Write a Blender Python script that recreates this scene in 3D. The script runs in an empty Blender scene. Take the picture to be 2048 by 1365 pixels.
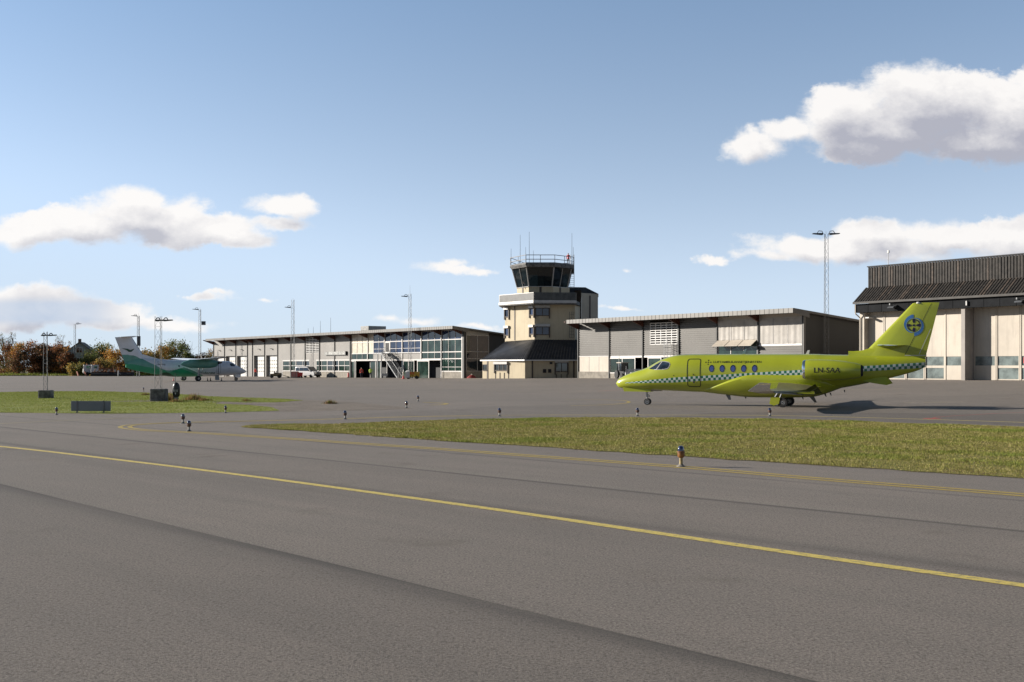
import bpy, bmesh, math, random
import numpy as np
from mathutils import Vector, Matrix, noise as mnoise
random.seed(7); rng = np.random.default_rng(11)
R = math.radians
sc = bpy.context.scene
# ------------------------------------------------------------ camera
H = 2.4; F = 2200.0; HY = 734.0; CX = 1024.0
cam = bpy.data.cameras.new('camera'); camo = bpy.data.objects.new('camera', cam)
sc.collection.objects.link(camo); sc.camera = camo
camo.location = (0, 0, H); camo.rotation_euler = (R(90), 0, 0)
cam.sensor_width = 36; cam.lens = F / 2048 * 36; cam.shift_y = (HY - 682.5) / 2048
cam.clip_start = 0.1; cam.clip_end = 9000
# ------------------------------------------------------------ light
SUN_EL = R(16.8); SUN_AZ = math.atan2(-.981, .194)     # clockwise from +Y
sd = Vector((math.sin(SUN_AZ) * math.cos(SUN_EL), math.cos(SUN_AZ) * math.cos(SUN_EL), math.sin(SUN_EL)))
sl = bpy.data.lights.new('sun', 'SUN'); sl.energy = 5.0; sl.angle = R(.5); sl.color = (1, .93, .83)
so = bpy.data.objects.new('sun', sl); sc.collection.objects.link(so)
so.rotation_euler = (-sd).to_track_quat('-Z', 'Y').to_euler(); so.location = (-40, 20, 60)
sc.view_settings.view_transform = 'Standard'; sc.view_settings.look = 'None'
sc.view_settings.exposure = 0.75; sc.view_settings.gamma = 1
w = bpy.data.worlds.new('World'); sc.world = w; w.use_nodes = True

class G:
    """tiny node helper"""
    def __init__(s, nt): s.nt = nt
    def n(s, typ, **kw):
        x = s.nt.nodes.new(typ)
        for k, v in kw.items(): setattr(x, k, v)
        return x
    def put(s, sock, v):
        if isinstance(v, bpy.types.NodeSocket): s.nt.links.new(v, sock)
        elif v is not None: sock.default_value = v
    def m(s, op, a, b=None, c=None, clamp=False):
        x = s.n('ShaderNodeMath', operation=op, use_clamp=clamp)
        for i, v in enumerate((a, b, c)): s.put(x.inputs[i], v)
        return x.outputs[0]
    def v(s, op, a, b=None, out=0):
        x = s.n('ShaderNodeVectorMath', operation=op)
        s.put(x.inputs[0], a); s.put(x.inputs[1], b)
        return x.outputs[out]
    def noise(s, vec, scale, detail=4, rough=.5, out='Fac', dist=0):
        x = s.n('ShaderNodeTexNoise'); s.put(x.inputs['Vector'], vec)
        x.inputs['Scale'].default_value = scale; x.inputs['Detail'].default_value = detail
        x.inputs['Roughness'].default_value = rough; x.inputs['Distortion'].default_value = dist
        return x.outputs[out]
    def mr(s, v, a, b, c=0, d=1, interp='SMOOTHSTEP'):
        x = s.n('ShaderNodeMapRange', interpolation_type=interp)
        s.put(x.inputs[0], v)
        for i, q in enumerate((a, b, c, d)): s.put(x.inputs[i + 1], q)
        return x.outputs[0]
    def mix(s, f, a, b):
        x = s.n('ShaderNodeMix', data_type='RGBA'); s.put(x.inputs[0], f)
        s.put(x.inputs[6], (*a, 1) if isinstance(a, tuple) and len(a) == 3 else a)
        s.put(x.inputs[7], (*b, 1) if isinstance(b, tuple) and len(b) == 3 else b)
        return x.outputs[2]
    def xyz(s, v):
        x = s.n('ShaderNodeSeparateXYZ'); s.put(x.inputs[0], v); return x.outputs
    def comb(s, a, b, c=0.0):
        x = s.n('ShaderNodeCombineXYZ')
        for i, q in enumerate((a, b, c)): s.put(x.inputs[i], q)
        return x.outputs[0]

def px2uv(px, py): return ((px - CX) / F, (HY - py) / F)
SKYP = 1.0
def world_nodes():
    nt = w.node_tree; nt.nodes.clear(); g = G(nt)
    grp = bpy.data.node_groups.new('cloud_density', 'ShaderNodeTree')
    grp.interface.new_socket('P', in_out='INPUT', socket_type='NodeSocketVector')
    grp.interface.new_socket('D', in_out='OUTPUT', socket_type='NodeSocketFloat')
    gg = G(grp); gi = gg.n('NodeGroupInput'); go = gg.n('NodeGroupOutput')
    P = gi.outputs[0]
    wn = gg.noise(P, 16, 5, .6, 'Color')
    Pw = gg.v('ADD', P, gg.v('MULTIPLY', gg.v('SUBTRACT', wn, (.5, .5, .5)), (.05, .03, 0)))
    blobs = [ # px, py, rx, ry, flat-bottom clouds built from overlapping puffs
        (1760, 265, 200, 60), (1860, 215, 190, 90), (1690, 222, 110, 66), (1845, 178, 120, 60), (1730, 300, 110, 42),
        (2040, 235, 170, 100), (2120, 200, 160, 90), (1510, 290, 78, 36), (1980, 290, 190, 44),
        (1720, 494, 260, 38), (1745, 460, 105, 34), (1900, 470, 160, 38), (2040, 480, 170, 54), (1610, 490, 100, 30), (1550, 512, 90, 16),
        (1420, 521, 40, 13),
        (150, 455, 190, 48), (285, 432, 165, 60), (270, 398, 90, 32), (390, 460, 150, 42), (60, 465, 100, 44), (470, 476, 90, 24),
        (570, 408, 90, 26), (590, 405, 55, 26), (550, 444, 80, 16),
        (1575, 262, 60, 30), (40, 622, 190, 44), (70, 604, 120, 34), (170, 628, 170, 34), (270, 644, 140, 18), (380, 650, 90, 12),
        (895, 540, 90, 17), (900, 528, 40, 14), (960, 545, 50, 10), (420, 592, 62, 11), (445, 584, 36, 10),
        (785, 637, 40, 11), (840, 640, 55, 8), (1255, 538, 14, 6), (540, 598, 22, 6),
        (1240, 618, 60, 5), (960, 655, 60, 9)]
    acc = None
    for (a, b, rx, ry) in blobs:
        u, v_ = px2uv(a, b)
        d = gg.v('LENGTH', gg.v('MULTIPLY', gg.v('SUBTRACT', Pw, (u, v_, 0)), (F / rx, F / ry, 0)), None, 1)
        wgt = min(1.0, .25 + min(rx, ry * 2) / 90.0)
        d = gg.m('MULTIPLY', gg.m('SUBTRACT', 1.0, d), wgt)
        acc = d if acc is None else gg.m('SMOOTH_MAX', acc, d, .14)
    f1 = gg.noise(gg.v('MULTIPLY', P, (1, 1.5, 1)), 34, 10, .66)
    f2 = gg.noise(gg.v('MULTIPLY', P, (1, 1.3, 1)), 11, 3, .5)
    dd = gg.m('ADD', acc, gg.m('MULTIPLY', gg.m('SUBTRACT', f1, .52), .95))
    dd = gg.m('ADD', dd, gg.m('MULTIPLY', gg.m('SUBTRACT', f2, .5), .35))
    grp.links.new(dd, go.inputs[0])
    tc = g.n('ShaderNodeTexCoord'); X, Y, Z = g.xyz(tc.outputs['Generated'])
    Ys = g.m('MAXIMUM', Y, .02)
    Pp = g.comb(g.m('DIVIDE', X, Ys), g.m('DIVIDE', Z, Ys))
    def dens(p):
        q = g.n('ShaderNodeGroup'); q.node_tree = grp; g.put(q.inputs[0], p); return q.outputs[0]
    D0 = dens(Pp)
    D1 = dens(g.v('ADD', Pp, (-.010, .016, 0)))
    D2 = dens(g.v('ADD', Pp, (-.004, .034, 0)))
    soft = g.noise(Pp, 9, 3, .6)
    alpha = g.mr(D0, g.mr(soft, .3, .7, .03, -.10), g.mr(soft, .3, .7, .20, .58))
    alpha = g.m('MULTIPLY', alpha, g.m('GREATER_THAN', Y, .05))
    D3 = dens(g.v('ADD', Pp, (-.004, .062, 0)))
    # optical depth towards the sun: tops and rims stay bright, bases go blue grey
    occ = g.m('ADD', g.m('ADD', g.m('MULTIPLY', g.m('MAXIMUM', D1, 0.0), .8), g.m('MULTIPLY', g.m('MAXIMUM', D2, 0.0), 1.3)), g.m('MULTIPLY', g.m('MAXIMUM', D3, 0.0), 1.1))
    dif = g.m('SUBTRACT', D0, D1)
    fine = g.noise(g.v('MULTIPLY', Pp, (1, 1.6, 1)), 26, 6, .62)
    lit = g.m('ADD', g.mr(occ, 1.55, .15, 0, .74, 'LINEAR'), g.mr(dif, -.45, .5, -.22, .28, 'LINEAR'))
    lit = g.m('ADD', lit, g.m('MULTIPLY', g.m('SUBTRACT', fine, .5), .55))
    lit = g.m('ADD', lit, g.mr(D0, .45, .0, 0, .38), clamp=True)
    # thick cores shade to blue grey, rims stay sunlit
    U, V_, _z = g.xyz(Pp)
    far = g.m('MULTIPLY', g.mr(U, -.335, -.385), g.m('MULTIPLY', g.mr(V_, .067, .056), g.mr(V_, .034, .044)))
    lit = g.m('MULTIPLY', lit, g.m('SUBTRACT', 1.0, g.m('MULTIPLY', far, .72)))
    ccol = g.mix(lit, g.mix(far, (.42, .43, .50), (.40, .50, .66)), (.90, .88, .865))
    left = g.mr(X, .3, -.45, 0, .16)
    ccol = g.mix(left, ccol, (1.0, 1.0, 1.0))
    sky = g.n('ShaderNodeTexSky', sky_type='NISHITA'); sky.sun_disc = False
    sky.sun_elevation = SUN_EL; sky.sun_rotation = SUN_AZ; sky.altitude = 0
    sky.air_density = 1.0; sky.dust_density = .25; sky.ozone_density = 1.6
    bwn = g.n('ShaderNodeRGBToBW'); g.put(bwn.inputs[0], sky.outputs[0])
    lum = g.m('SMOOTH_MIN', g.m('DIVIDE', bwn.outputs[0], 4.0), 1.18, .25)
    hue = g.mix(g.mr(Z, -.02, .34, 0, 1, 'LINEAR'), (.90, 1.02, 1.10), (.66, 1.04, 1.66))
    skc = g.v('MULTIPLY', hue, g.comb(lum, lum, lum)); skc = g.v('MULTIPLY', skc, (4.55, 4.55, 4.55))
    fall = g.m('MULTIPLY', g.mr(Z, .34, .8, 1, .42), g.mr(Y, .15, -.35, 1, .55))
    skc = g.v('MULTIPLY', skc, g.comb(fall, fall, fall))
    bg = g.n('ShaderNodeBackground'); g.put(bg.inputs[0], skc); bg.inputs[1].default_value = .085
    bc = g.n('ShaderNodeBackground'); g.put(bc.inputs[0], ccol); bc.inputs[1].default_value = .64
    mx = g.n('ShaderNodeMixShader'); g.put(mx.inputs[0], alpha)
    nt.links.new(bg.outputs[0], mx.inputs[1]); nt.links.new(bc.outputs[0], mx.inputs[2])
    out = g.n('ShaderNodeOutputWorld'); nt.links.new(mx.outputs[0], out.inputs[0])
    w.cycles.sampling_method = 'MANUAL'; w.cycles.sample_map_resolution = 512
world_nodes()

# ------------------------------------------------------------ site geometry
TH = math.atan2(.601, .799)
rv = (math.sin(TH), -math.cos(TH)); bv = (math.cos(TH), math.sin(TH))      # along the facades / into the buildings
P0 = (-26.3, 190.0)
P0b = P0[0] * bv[0] + P0[1] * bv[1]; P0r = P0[0] * rv[0] + P0[1] * rv[1]
def sm(t): t = min(1, max(0, t)); return t * t * (3 - 2 * t)
def zg(X, Y):
    dx, dy = X - P0[0], Y - P0[1]
    d = -(dx * bv[0] + dy * bv[1]); s = dx * rv[0] + dy * rv[1]
    rise = float(np.interp(s, [-90, -57, 0, 31, 58, 93, 130], [.2, .36, .5, .68, .92, 1.12, 1.22]))
    W = float(np.interp(s, [-57, -10, 30], [14, 16, 33]))
    fade = sm((s + 85) / 25)
    return rise * fade * (1 - sm((d - 2) / (W - 2)))
def gp(px, py, lift=0.0):
    """point of the ground seen at a pixel"""
    k = (px - CX) / F; t = (py - HY) / F
    Y = H / max(t, 1e-4)
    for _ in range(60):
        z = zg(k * Y, Y); Y = Y * .5 + .5 * (H - z) / t
    return (k * Y, Y, H - t * Y + lift)
def at(px, Y): return ((px - CX) / F * Y, Y)
def zat(py, Y): return H - (py - HY) / F * Y

def lay(s, y):  # facade coordinates -> world XY
    return (P0[0] + s * rv[0] + y * bv[0], P0[1] + s * rv[1] + y * bv[1])
ROT_F = math.atan2(rv[1], rv[0])
def fY(px, off=0.0): k = (px - CX) / F; return (P0b - off) / (k * bv[0] + bv[1])
def fx(px, off=0.0):
    Y = fY(px, off); k = (px - CX) / F
    return (k * Y - P0[0]) * rv[0] + (Y - P0[1]) * rv[1]
def fz(px, py, off=0.0): return H - (py - HY) / F * fY(px, off)
def sY(px, xe): k = (px - CX) / F; return (P0r + xe) / (k * rv[0] + rv[1])
def sy(px, xe):
    Y = sY(px, xe); k = (px - CX) / F
    return (k * Y - P0[0]) * bv[0] + (Y - P0[1]) * bv[1]
def sz(px, py, xe): return H - (py - HY) / F * sY(px, xe)

# ------------------------------------------------------------ materials
MATS = {}
def mat(name, col, rough=.6, metal=0, var=.12, vs=1.5, bump=0, bs=30, coat=0, ior=1.5, emis=None, col2=None, alpha=None, streak=0):
    if name in MATS: return MATS[name]
    m = bpy.data.materials.new(name); m.use_nodes = True; g = G(m.node_tree)
    b = m.node_tree.nodes['Principled BSDF']
    tc = g.n('ShaderNodeTexCoord'); o = tc.outputs['Object']
    nz = g.noise(o, vs, 5, .6)
    c2 = col2 or tuple(max(0, c * (1 - 2.2 * var)) for c in col)
    c1 = tuple(min(1, c * (1 + var)) for c in col) if not col2 else col
    cc = g.mix(g.mr(nz, .3, .7), c1, c2)
    if streak:
        sv = g.noise(g.v('MULTIPLY', o, (2.2, 2.2, .16)), 1.6, 5, .65)
        cc = g.mix(g.mr(sv, .48, .75, 0, streak), cc, tuple(q * .45 for q in c1))
        cc = g.mix(g.mr(g.noise(o, 6, 4, .7), .58, .72, 0, streak * .5), cc, tuple(q * .6 for q in c1))
    g.put(b.inputs['Base Color'], cc)
    b.inputs['Roughness'].default_value = rough; b.inputs['Metallic'].default_value = metal
    b.inputs['IOR'].default_value = ior; b.inputs['Coat Weight'].default_value = coat; b.inputs['Coat Roughness'].default_value = .08
    if bump:
        bn = g.n('ShaderNodeBump'); bn.inputs['Strength'].default_value = bump; bn.inputs['Distance'].default_value = .02
        g.put(bn.inputs['Height'], g.noise(o, bs, 4, .6)); g.put(b.inputs['Normal'], bn.outputs[0])
    if emis: b.inputs['Emission Color'].default_value = (*emis, 1); b.inputs['Emission Strength'].default_value = 1
    MATS[name] = m; return m
M = {}
M['steel'] = mat('galvanised_steel', (.17, .175, .18), .45, .7)
M['steeldark'] = mat('weathered_steel', (.10, .105, .11), .55, .5)
M['alu'] = mat('aluminium_frame', (.42, .40, .38), .4, .25, .06)
M['white'] = mat('white_paint', (.56, .55, .53), .45, 0, .05)
M['whitedirty'] = mat('dirty_white_panel', (.46, .405, .335), .6, 0, .06, .35, streak=.35)
M['black'] = mat('black_rubber', (.018, .018, .02), .7)
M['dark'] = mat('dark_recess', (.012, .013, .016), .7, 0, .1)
M['glass'] = mat('tinted_glass', (.012, .018, .022), .04, 0, .2, .4, ior=2.1)
M['glassgreen'] = mat('green_glass', (.022, .042, .034), .05, 0, .3, .5, ior=1.65)
M['glassblue'] = mat('blue_glass', (.02, .035, .085), .04, 0, .3, .4, ior=1.75)
M['curtain'] = mat('beige_curtain_behind_glass', (.55, .48, .38), .35, 0, .12, 2.0)
M['blind'] = mat('white_fabric_blind', (.40, .375, .345), .8, 0, .08, .8, bump=.5, bs=3)
M['corr'] = mat('grey_corrugated_cladding', (.105, .100, .093), .5, .25, .05, .2, streak=.3)
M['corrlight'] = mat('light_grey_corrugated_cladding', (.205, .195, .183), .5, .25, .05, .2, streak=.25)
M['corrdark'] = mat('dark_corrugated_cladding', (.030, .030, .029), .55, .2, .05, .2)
M['roofmetal'] = mat('roof_sheet_metal', (.26, .255, .245), .45, .4, .08, .5)
M['fascia'] = mat('ribbed_fascia', (.115, .110, .103), .5, .3, .06, .5)
M['glulam'] = mat('red_brown_glulam', (.09, .028, .016), .6, 0, .2)
M['soffit'] = mat('soffit_boards', (.11, .085, .06), .7, 0, .15)
M['concrete'] = mat('concrete', (.24, .215, .18), .85, 0, .12, 2, bump=.4)
M['concdark'] = mat('damp_concrete', (.16, .155, .15), .9, 0, .25, 3, bump=.6)
M['cream'] = mat('cream_rendered_wall', (.46, .385, .26), .7, 0, .05, .5, bump=.15, streak=.3)
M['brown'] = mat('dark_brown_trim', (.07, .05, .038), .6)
M['roofdark'] = mat('black_standing_seam_roof', (.055, .055, .058), .4, .3, .15)
M['hangwood'] = mat('dark_stained_boards', (.030, .025, .021), .75, 0, .3, 3)
M['orange'] = mat('orange_paint', (.62, .15, .03), .5)
M['red'] = mat('red_paint', (.50, .03, .025), .5)
M['yellow'] = mat('yellow_paint', (.70, .42, .03), .5)
M['hivis'] = mat('hi_vis_yellow', (.55, .80, .06), .7)
M['hired'] = mat('hi_vis_red', (.75, .07, .04), .7)
M['navy'] = mat('navy_cloth', (.02, .022, .04), .8)
M['skin'] = mat('skin', (.55, .32, .22), .6)
M['hair'] = mat('dark_hair', (.05, .03, .02), .7)
M['chrome'] = mat('polished_aluminium', (.85, .86, .87), .10, 1, .02)
M['tyre'] = mat('tyre_rubber', (.02, .02, .02), .75)
M['rim'] = mat('wheel_rim_metal', (.6, .6, .6), .3, .8)

# ------------------------------------------------------------ mesh builder
COL = sc.collection
class MB:
    def __init__(s): s.v = []; s.f = []; s.mi = []
    def add(s, vs, fs, mi=0):
        o = len(s.v); s.v += [tuple(map(float, p)) for p in vs]; s.f += [tuple(i + o for i in f) for f in fs]; s.mi += [mi] * len(fs); return s
    def box(s, x0, x1, y0, y1, z0, z1, mi=0):
        if x0 > x1: x0, x1 = x1, x0
        if y0 > y1: y0, y1 = y1, y0
        if z0 > z1: z0, z1 = z1, z0
        vs = [(x, y, z) for z in (z0, z1) for y in (y0, y1) for x in (x0, x1)]
        return s.add(vs, [(0, 2, 3, 1), (4, 5, 7, 6), (0, 1, 5, 4), (2, 6, 7, 3), (0, 4, 6, 2), (1, 3, 7, 5)], mi)
    def hexa(s, bot, top, mi=0):
        n = len(bot); vs = list(bot) + list(top)
        return s.add(vs, [tuple(range(n))[::-1], tuple(range(n, 2 * n))] + [(i, (i + 1) % n, n + (i + 1) % n, n + i) for i in range(n)], mi)
    def tube(s, a, b, r0, r1=None, n=8, mi=0, caps=True):
        r1 = r0 if r1 is None else r1
        a = Vector(a); b = Vector(b); d = (b - a)
        if d.length < 1e-6: return s
        d.normalize(); u = d.orthogonal().normalized(); v = d.cross(u)
        vs = [tuple(a + (u * math.cos(t) + v * math.sin(t)) * r0) for t in [2 * math.pi * i / n for i in range(n)]]
        vs += [tuple(b + (u * math.cos(t) + v * math.sin(t)) * r1) for t in [2 * math.pi * i / n for i in range(n)]]
        fs = [(i, (i + 1) % n, n + (i + 1) % n, n + i) for i in range(n)]
        if caps: fs += [tuple(range(n))[::-1], tuple(range(n, 2 * n))]
        return s.add(vs, fs, mi)
    def path(s, pts, r, n=8, mi=0):
        for a, b in zip(pts, pts[1:]): s.tube(a, b, r, r, n, mi)
        return s
    def rings(s, rings, mi=0, cap=True, fn=None):
        n = len(rings[0]); o = len(s.v)
        for q in rings: s.v += [tuple(map(float, p)) for p in q]
        for i in range(len(rings) - 1):
            for j in range(n):
                a = o + i * n + j; b = o + i * n + (j + 1) % n
                s.f.append((a, b, b + n, a + n))
                s.mi.append(fn(i, j) if fn else mi)
        if cap:
            s.f.append(tuple(o + j for j in range(n))[::-1]); s.mi.append(mi if not fn else fn(0, 0))
            s.f.append(tuple(o + (len(rings) - 1) * n + j for j in range(n))); s.mi.append(mi if not fn else fn(len(rings) - 2, 0))
        return s
    def lathe(s, prof, c=(0, 0, 0), n=16, axis='z', mi=0):
        rg = []
        for (r, h) in prof:
            q = []
            for i in range(n):
                t = 2 * math.pi * i / n; a, b = r * math.cos(t), r * math.sin(t)
                if axis == 'z': q.append((c[0] + a, c[1] + b, c[2] + h))
                elif axis == 'x': q.append((c[0] + h, c[1] + a, c[2] + b))
                else: q.append((c[0] + a, c[1] + h, c[2] + b))
            rg.append(q)
        return s.rings(rg, mi)
    def prism(s, poly, y0, y1, mi=0):   # poly in (x,z)
        return s.hexa([(x, y0, z) for x, z in poly], [(x, y1, z) for x, z in poly], mi)
    def corr(s, x0, x1, z0, z1, y, per=.2, dep=.035, side=False, mi=0):
        """horizontal trapezoid cladding; side=True: runs along y at x"""
        n = max(1, int(round((z1 - z0) / per))); p = (z1 - z0) / n
        prof = []
        for i in range(n):
            z = z0 + i * p
            prof += [(z, 0), (z + .35 * p, 0), (z + .5 * p, dep), (z + .85 * p, dep)]
        prof.append((z1, 0))
        vs = []
        for z, d in prof:
            if side: vs += [(y + d, x0, z), (y + d, x1, z)]
            else: vs += [(x0, y - d, z), (x1, y - d, z)]
        fs = [(2 * i, 2 * i + 1, 2 * i + 3, 2 * i + 2) for i in range(len(prof) - 1)]
        return s.add(vs, fs, mi)
    def build(s, name, m, parent=None, smooth=False, bevel=0):
        me = bpy.data.meshes.new(name); me.from_pydata(s.v, [], s.f)
        ms = m if isinstance(m, (list, tuple)) else [m]
        for q in ms: me.materials.append(q)
        if len(ms) > 1: me.polygons.foreach_set('material_index', s.mi)
        me.validate()
        bm = bmesh.new(); bm.from_mesh(me); bmesh.ops.recalc_face_normals(bm, faces=bm.faces); bm.to_mesh(me); bm.free()
        if smooth:
            me.polygons.foreach_set('use_smooth', [True] * len(me.polygons))
            try: me.set_sharp_from_angle(angle=R(38))
            except Exception: pass
        me.update()
        o = bpy.data.objects.new(name, me); COL.objects.link(o)
        if parent: o.parent = parent
        if bevel:
            b = o.modifiers.new('bevel', 'BEVEL'); b.width = bevel; b.segments = 2; b.limit_method = 'ANGLE'
        return o
def tag(o, label, cat, group=None, kind=None):
    o['label'] = label; o['category'] = cat
    if group: o['group'] = group
    if kind: o['kind'] = kind
    return o
def thing(name, label, cat, loc=(0, 0, 0), rz=0, group=None):
    o = bpy.data.objects.new(name, None); COL.objects.link(o)
    o.location = loc; o.rotation_euler = (0, 0, rz); o.empty_display_size = .2
    return tag(o, label, cat, group)
def children(o): return [c for c in bpy.data.objects if c.parent == o]
def dup(root, loc, rz=None, label=None, scale=None):
    kids = {}
    def cp(o, par):
        c = o.copy(); COL.objects.link(c); c.parent = par
        for ch in children(o):
            if ch != c: cp(ch, c)
        return c
    c = cp(root, None); c.location = loc
    if rz is not None: c.rotation_euler = (0, 0, rz)
    if label: c['label'] = label
    if scale: c.scale = scale if isinstance(scale, tuple) else (scale,) * 3
    return c
def text_mesh(s, size):
    cu = bpy.data.curves.new('lettering', 'FONT'); cu.body = s; cu.size = size; cu.align_x = 'LEFT'
    cu.offset = size * .012; cu.resolution_u = 3
    o = bpy.data.objects.new('lettering', cu); COL.objects.link(o)
    bpy.context.view_layer.update()
    me = bpy.data.meshes.new_from_object(o.evaluated_get(bpy.context.evaluated_depsgraph_get()))
    bpy.data.objects.remove(o); bpy.data.curves.remove(cu)
    vs = [tuple(v.co) for v in me.vertices]; fs = [tuple(p.vertices) for p in me.polygons]
    bpy.data.meshes.remove(me)
    return vs, fs

# ------------------------------------------------------------ ground
def struct(o): o['kind'] = 'structure'; return o
def grid_sheet(name, xs, ys, m, lift=0.0):
    mb = MB(); nx, ny = len(xs), len(ys)
    vs = [(x, y, zg(x, y) + lift) for y in ys for x in xs]
    fs = [(j * nx + i, j * nx + i + 1, (j + 1) * nx + i + 1, (j + 1) * nx + i) for j in range(ny - 1) for i in range(nx - 1)]
    mb.add(vs, fs); return struct(mb.build(name, m, smooth=True))
def asphalt(name='asphalt', tone=1.0):
    m = bpy.data.materials.new(name); m.use_nodes = True; g = G(m.node_tree); b = m.node_tree.nodes['Principled BSDF']
    tc = g.n('ShaderNodeTexCoord'); o = tc.outputs['Object']; X, Y, Z = g.xyz(o)
    c = g.m('MULTIPLY', g.m('ADD', X, Y), .7071); a = g.m('MULTIPLY', g.m('SUBTRACT', X, Y), .7071)
    lane = g.comb(g.m('MULTIPLY', a, .05), g.m('MULTIPLY', c, .9))
    base = g.mix(g.mr(g.noise(o, .12, 4, .6), .3, .7), (.290, .240, .198), (.245, .206, .172))
    base = g.mix(g.mr(g.noise(lane, 1.3, 4, .6), .35, .75, 0, .5), base, (.20, .170, .142))
    base = g.mix(g.mr(g.noise(o, .9, 5, .7), .5, .8, 0, .35), base, (.185, .158, .134))
    # aggregate
    ag = g.noise(o, 38, 5, .8); ag2 = g.noise(o, 16, 4, .7)
    base = g.mix(g.mr(ag, .50, .64, 0, .55), base, (.50, .43, .36))
    base = g.mix(g.mr(ag, .49, .37, 0, .92), base, (.075, .062, .052))
    base = g.mix(g.mr(ag2, .49, .34, 0, .68), base, (.12, .10, .083))
    # rusty stain patches in the foreground
    base = g.mix(g.mr(g.noise(o, .45, 3, .6), .60, .75, 0, .35), base, (.12, .085, .055))
    # paving seams and tar bands along the taxiway
    cw = g.m('ADD', c, g.m('MULTIPLY', g.m('SUBTRACT', g.noise(lane, .8, 3, .5), .5), .35))
    for (ci, wi, am) in ((16.6, .10, .7), (13.15, .22, .35), (12.15, .5, .18), (20.4, .12, .5)):
        d = g.m('ABSOLUTE', g.m('SUBTRACT', cw, ci))
        k = g.m('MULTIPLY', g.mr(d, wi * 1.6, wi * .3), g.mr(g.noise(lane, 2.2, 3, .6), .25, .6, .35, 1))
        base = g.mix(g.m('MULTIPLY', k, am), base, (.090, .078, .068))
    for (ci, wd_, am) in ((8.53, 1.0, .90), (16.65, 1.0, .35), (13.2, .7, .25)):
        dl = g.m('SUBTRACT', ci, cw if ci > 9 else g.m('ADD', cw, g.m('MULTIPLY', g.m('ADD', a, 23.4), .052))); on = g.m('GREATER_THAN', dl, 0.0); fall = g.m('POWER', g.mr(dl, 0, wd_, 1, 0, 'LINEAR'), 2.4)
        base = g.mix(g.m('MULTIPLY', g.m('MULTIPLY', on, fall), g.m('MULTIPLY', g.mr(g.noise(lane, 3.0, 4, .65), .25, .65, .45, 1), am)), base, (.085, .073, .062))
    base = g.mix(g.mr(g.noise(o, 2.6, 3, .5), .70, .78, 0, .30), base, (.10, .086, .074))
    near = g.m('MULTIPLY', g.mr(g.m('ADD', cw, g.m('MULTIPLY', g.m('ADD', a, 23.4), .052)), 8.50, 8.60, .74, .86), g.mr(g.m('ADD', cw, 0), 16.6, 16.8, 1.0, 1.07))   # tone steps between paving lanes, darker towards the near side
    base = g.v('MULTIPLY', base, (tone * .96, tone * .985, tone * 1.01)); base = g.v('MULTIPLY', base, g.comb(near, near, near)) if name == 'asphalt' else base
    g.put(b.inputs['Base Color'], base); b.inputs['Roughness'].default_value = .88; b.inputs['Specular IOR Level'].default_value = .35
    bn = g.n('ShaderNodeBump'); bn.inputs['Strength'].default_value = .8; bn.inputs['Distance'].default_value = .014
    hh = g.m('ADD', ag, g.m('MULTIPLY', g.noise(o, 130, 2, .6), .5)); g.put(bn.inputs['Height'], hh); g.put(b.inputs['Normal'], bn.outputs[0])
    return m
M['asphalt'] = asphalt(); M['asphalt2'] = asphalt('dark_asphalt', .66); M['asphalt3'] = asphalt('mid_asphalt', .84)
def simple_ground(name, cols, scales, rough=.95, bump=.5):
    m = bpy.data.materials.new(name); m.use_nodes = True; g = G(m.node_tree); b = m.node_tree.nodes['Principled BSDF']
    o = g.n('ShaderNodeTexCoord').outputs['Object']
    c = g.mix(g.mr(g.noise(o, scales[0], 5, .65), .35, .65), cols[0], cols[1])
    c = g.mix(g.mr(g.noise(o, scales[1], 4, .7), .45, .65), c, cols[2])
    if len(cols) > 3: c = g.mix(g.mr(g.noise(o, scales[2], 4, .7), .55, .7), c, cols[3])
    g.put(b.inputs['Base Color'], c); b.inputs['Roughness'].default_value = rough; b.inputs['Specular IOR Level'].default_value = .2
    bn = g.n('ShaderNodeBump'); bn.inputs['Strength'].default_value = bump; bn.inputs['Distance'].default_value = .05
    g.put(bn.inputs['Height'], g.noise(o, 12, 5, .7)); g.put(b.inputs['Normal'], bn.outputs[0]); return m
M['turf'] = simple_ground('turf_soil', [(.19, .185, .048), (.21, .17, .062), (.16, .17, .04), (.16, .10, .052)], [.3, 2.5, .5])
M['turfgreen'] = simple_ground('green_turf', [(.24, .26, .05), (.21, .25, .05), (.26, .23, .075)], [.3, 2.0])
M['earth'] = simple_ground('dark_gravel', [(.21, .18, .15), (.15, .125, .105), (.27, .225, .18)], [.6, 5])
M['field'] = simple_ground('field', [(.10, .11, .03), (.08, .085, .025), (.12, .09, .04)], [.02, .3])
xs = sorted(set(list(np.linspace(-150, 110, 105)) + [-4000, -1500, -500, -250, 200, 400, 1200, 4000]))
ys = sorted(set(list(np.linspace(60, 300, 97)) + [-300, -60, -10, 0, 10, 25, 40, 330, 450, 800, 2000, 6000]))
grid_sheet('ground', xs, ys, M['field'], -.02)
axs = sorted(set(list(np.linspace(-150, 110, 105)) + [-400, -200, 160]))
ays = sorted(set([-120, -40, 0, 20, 40] + list(np.linspace(55, 291, 95))))
grid_sheet('apron', axs, ays, M['asphalt'], 0.0)

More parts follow.
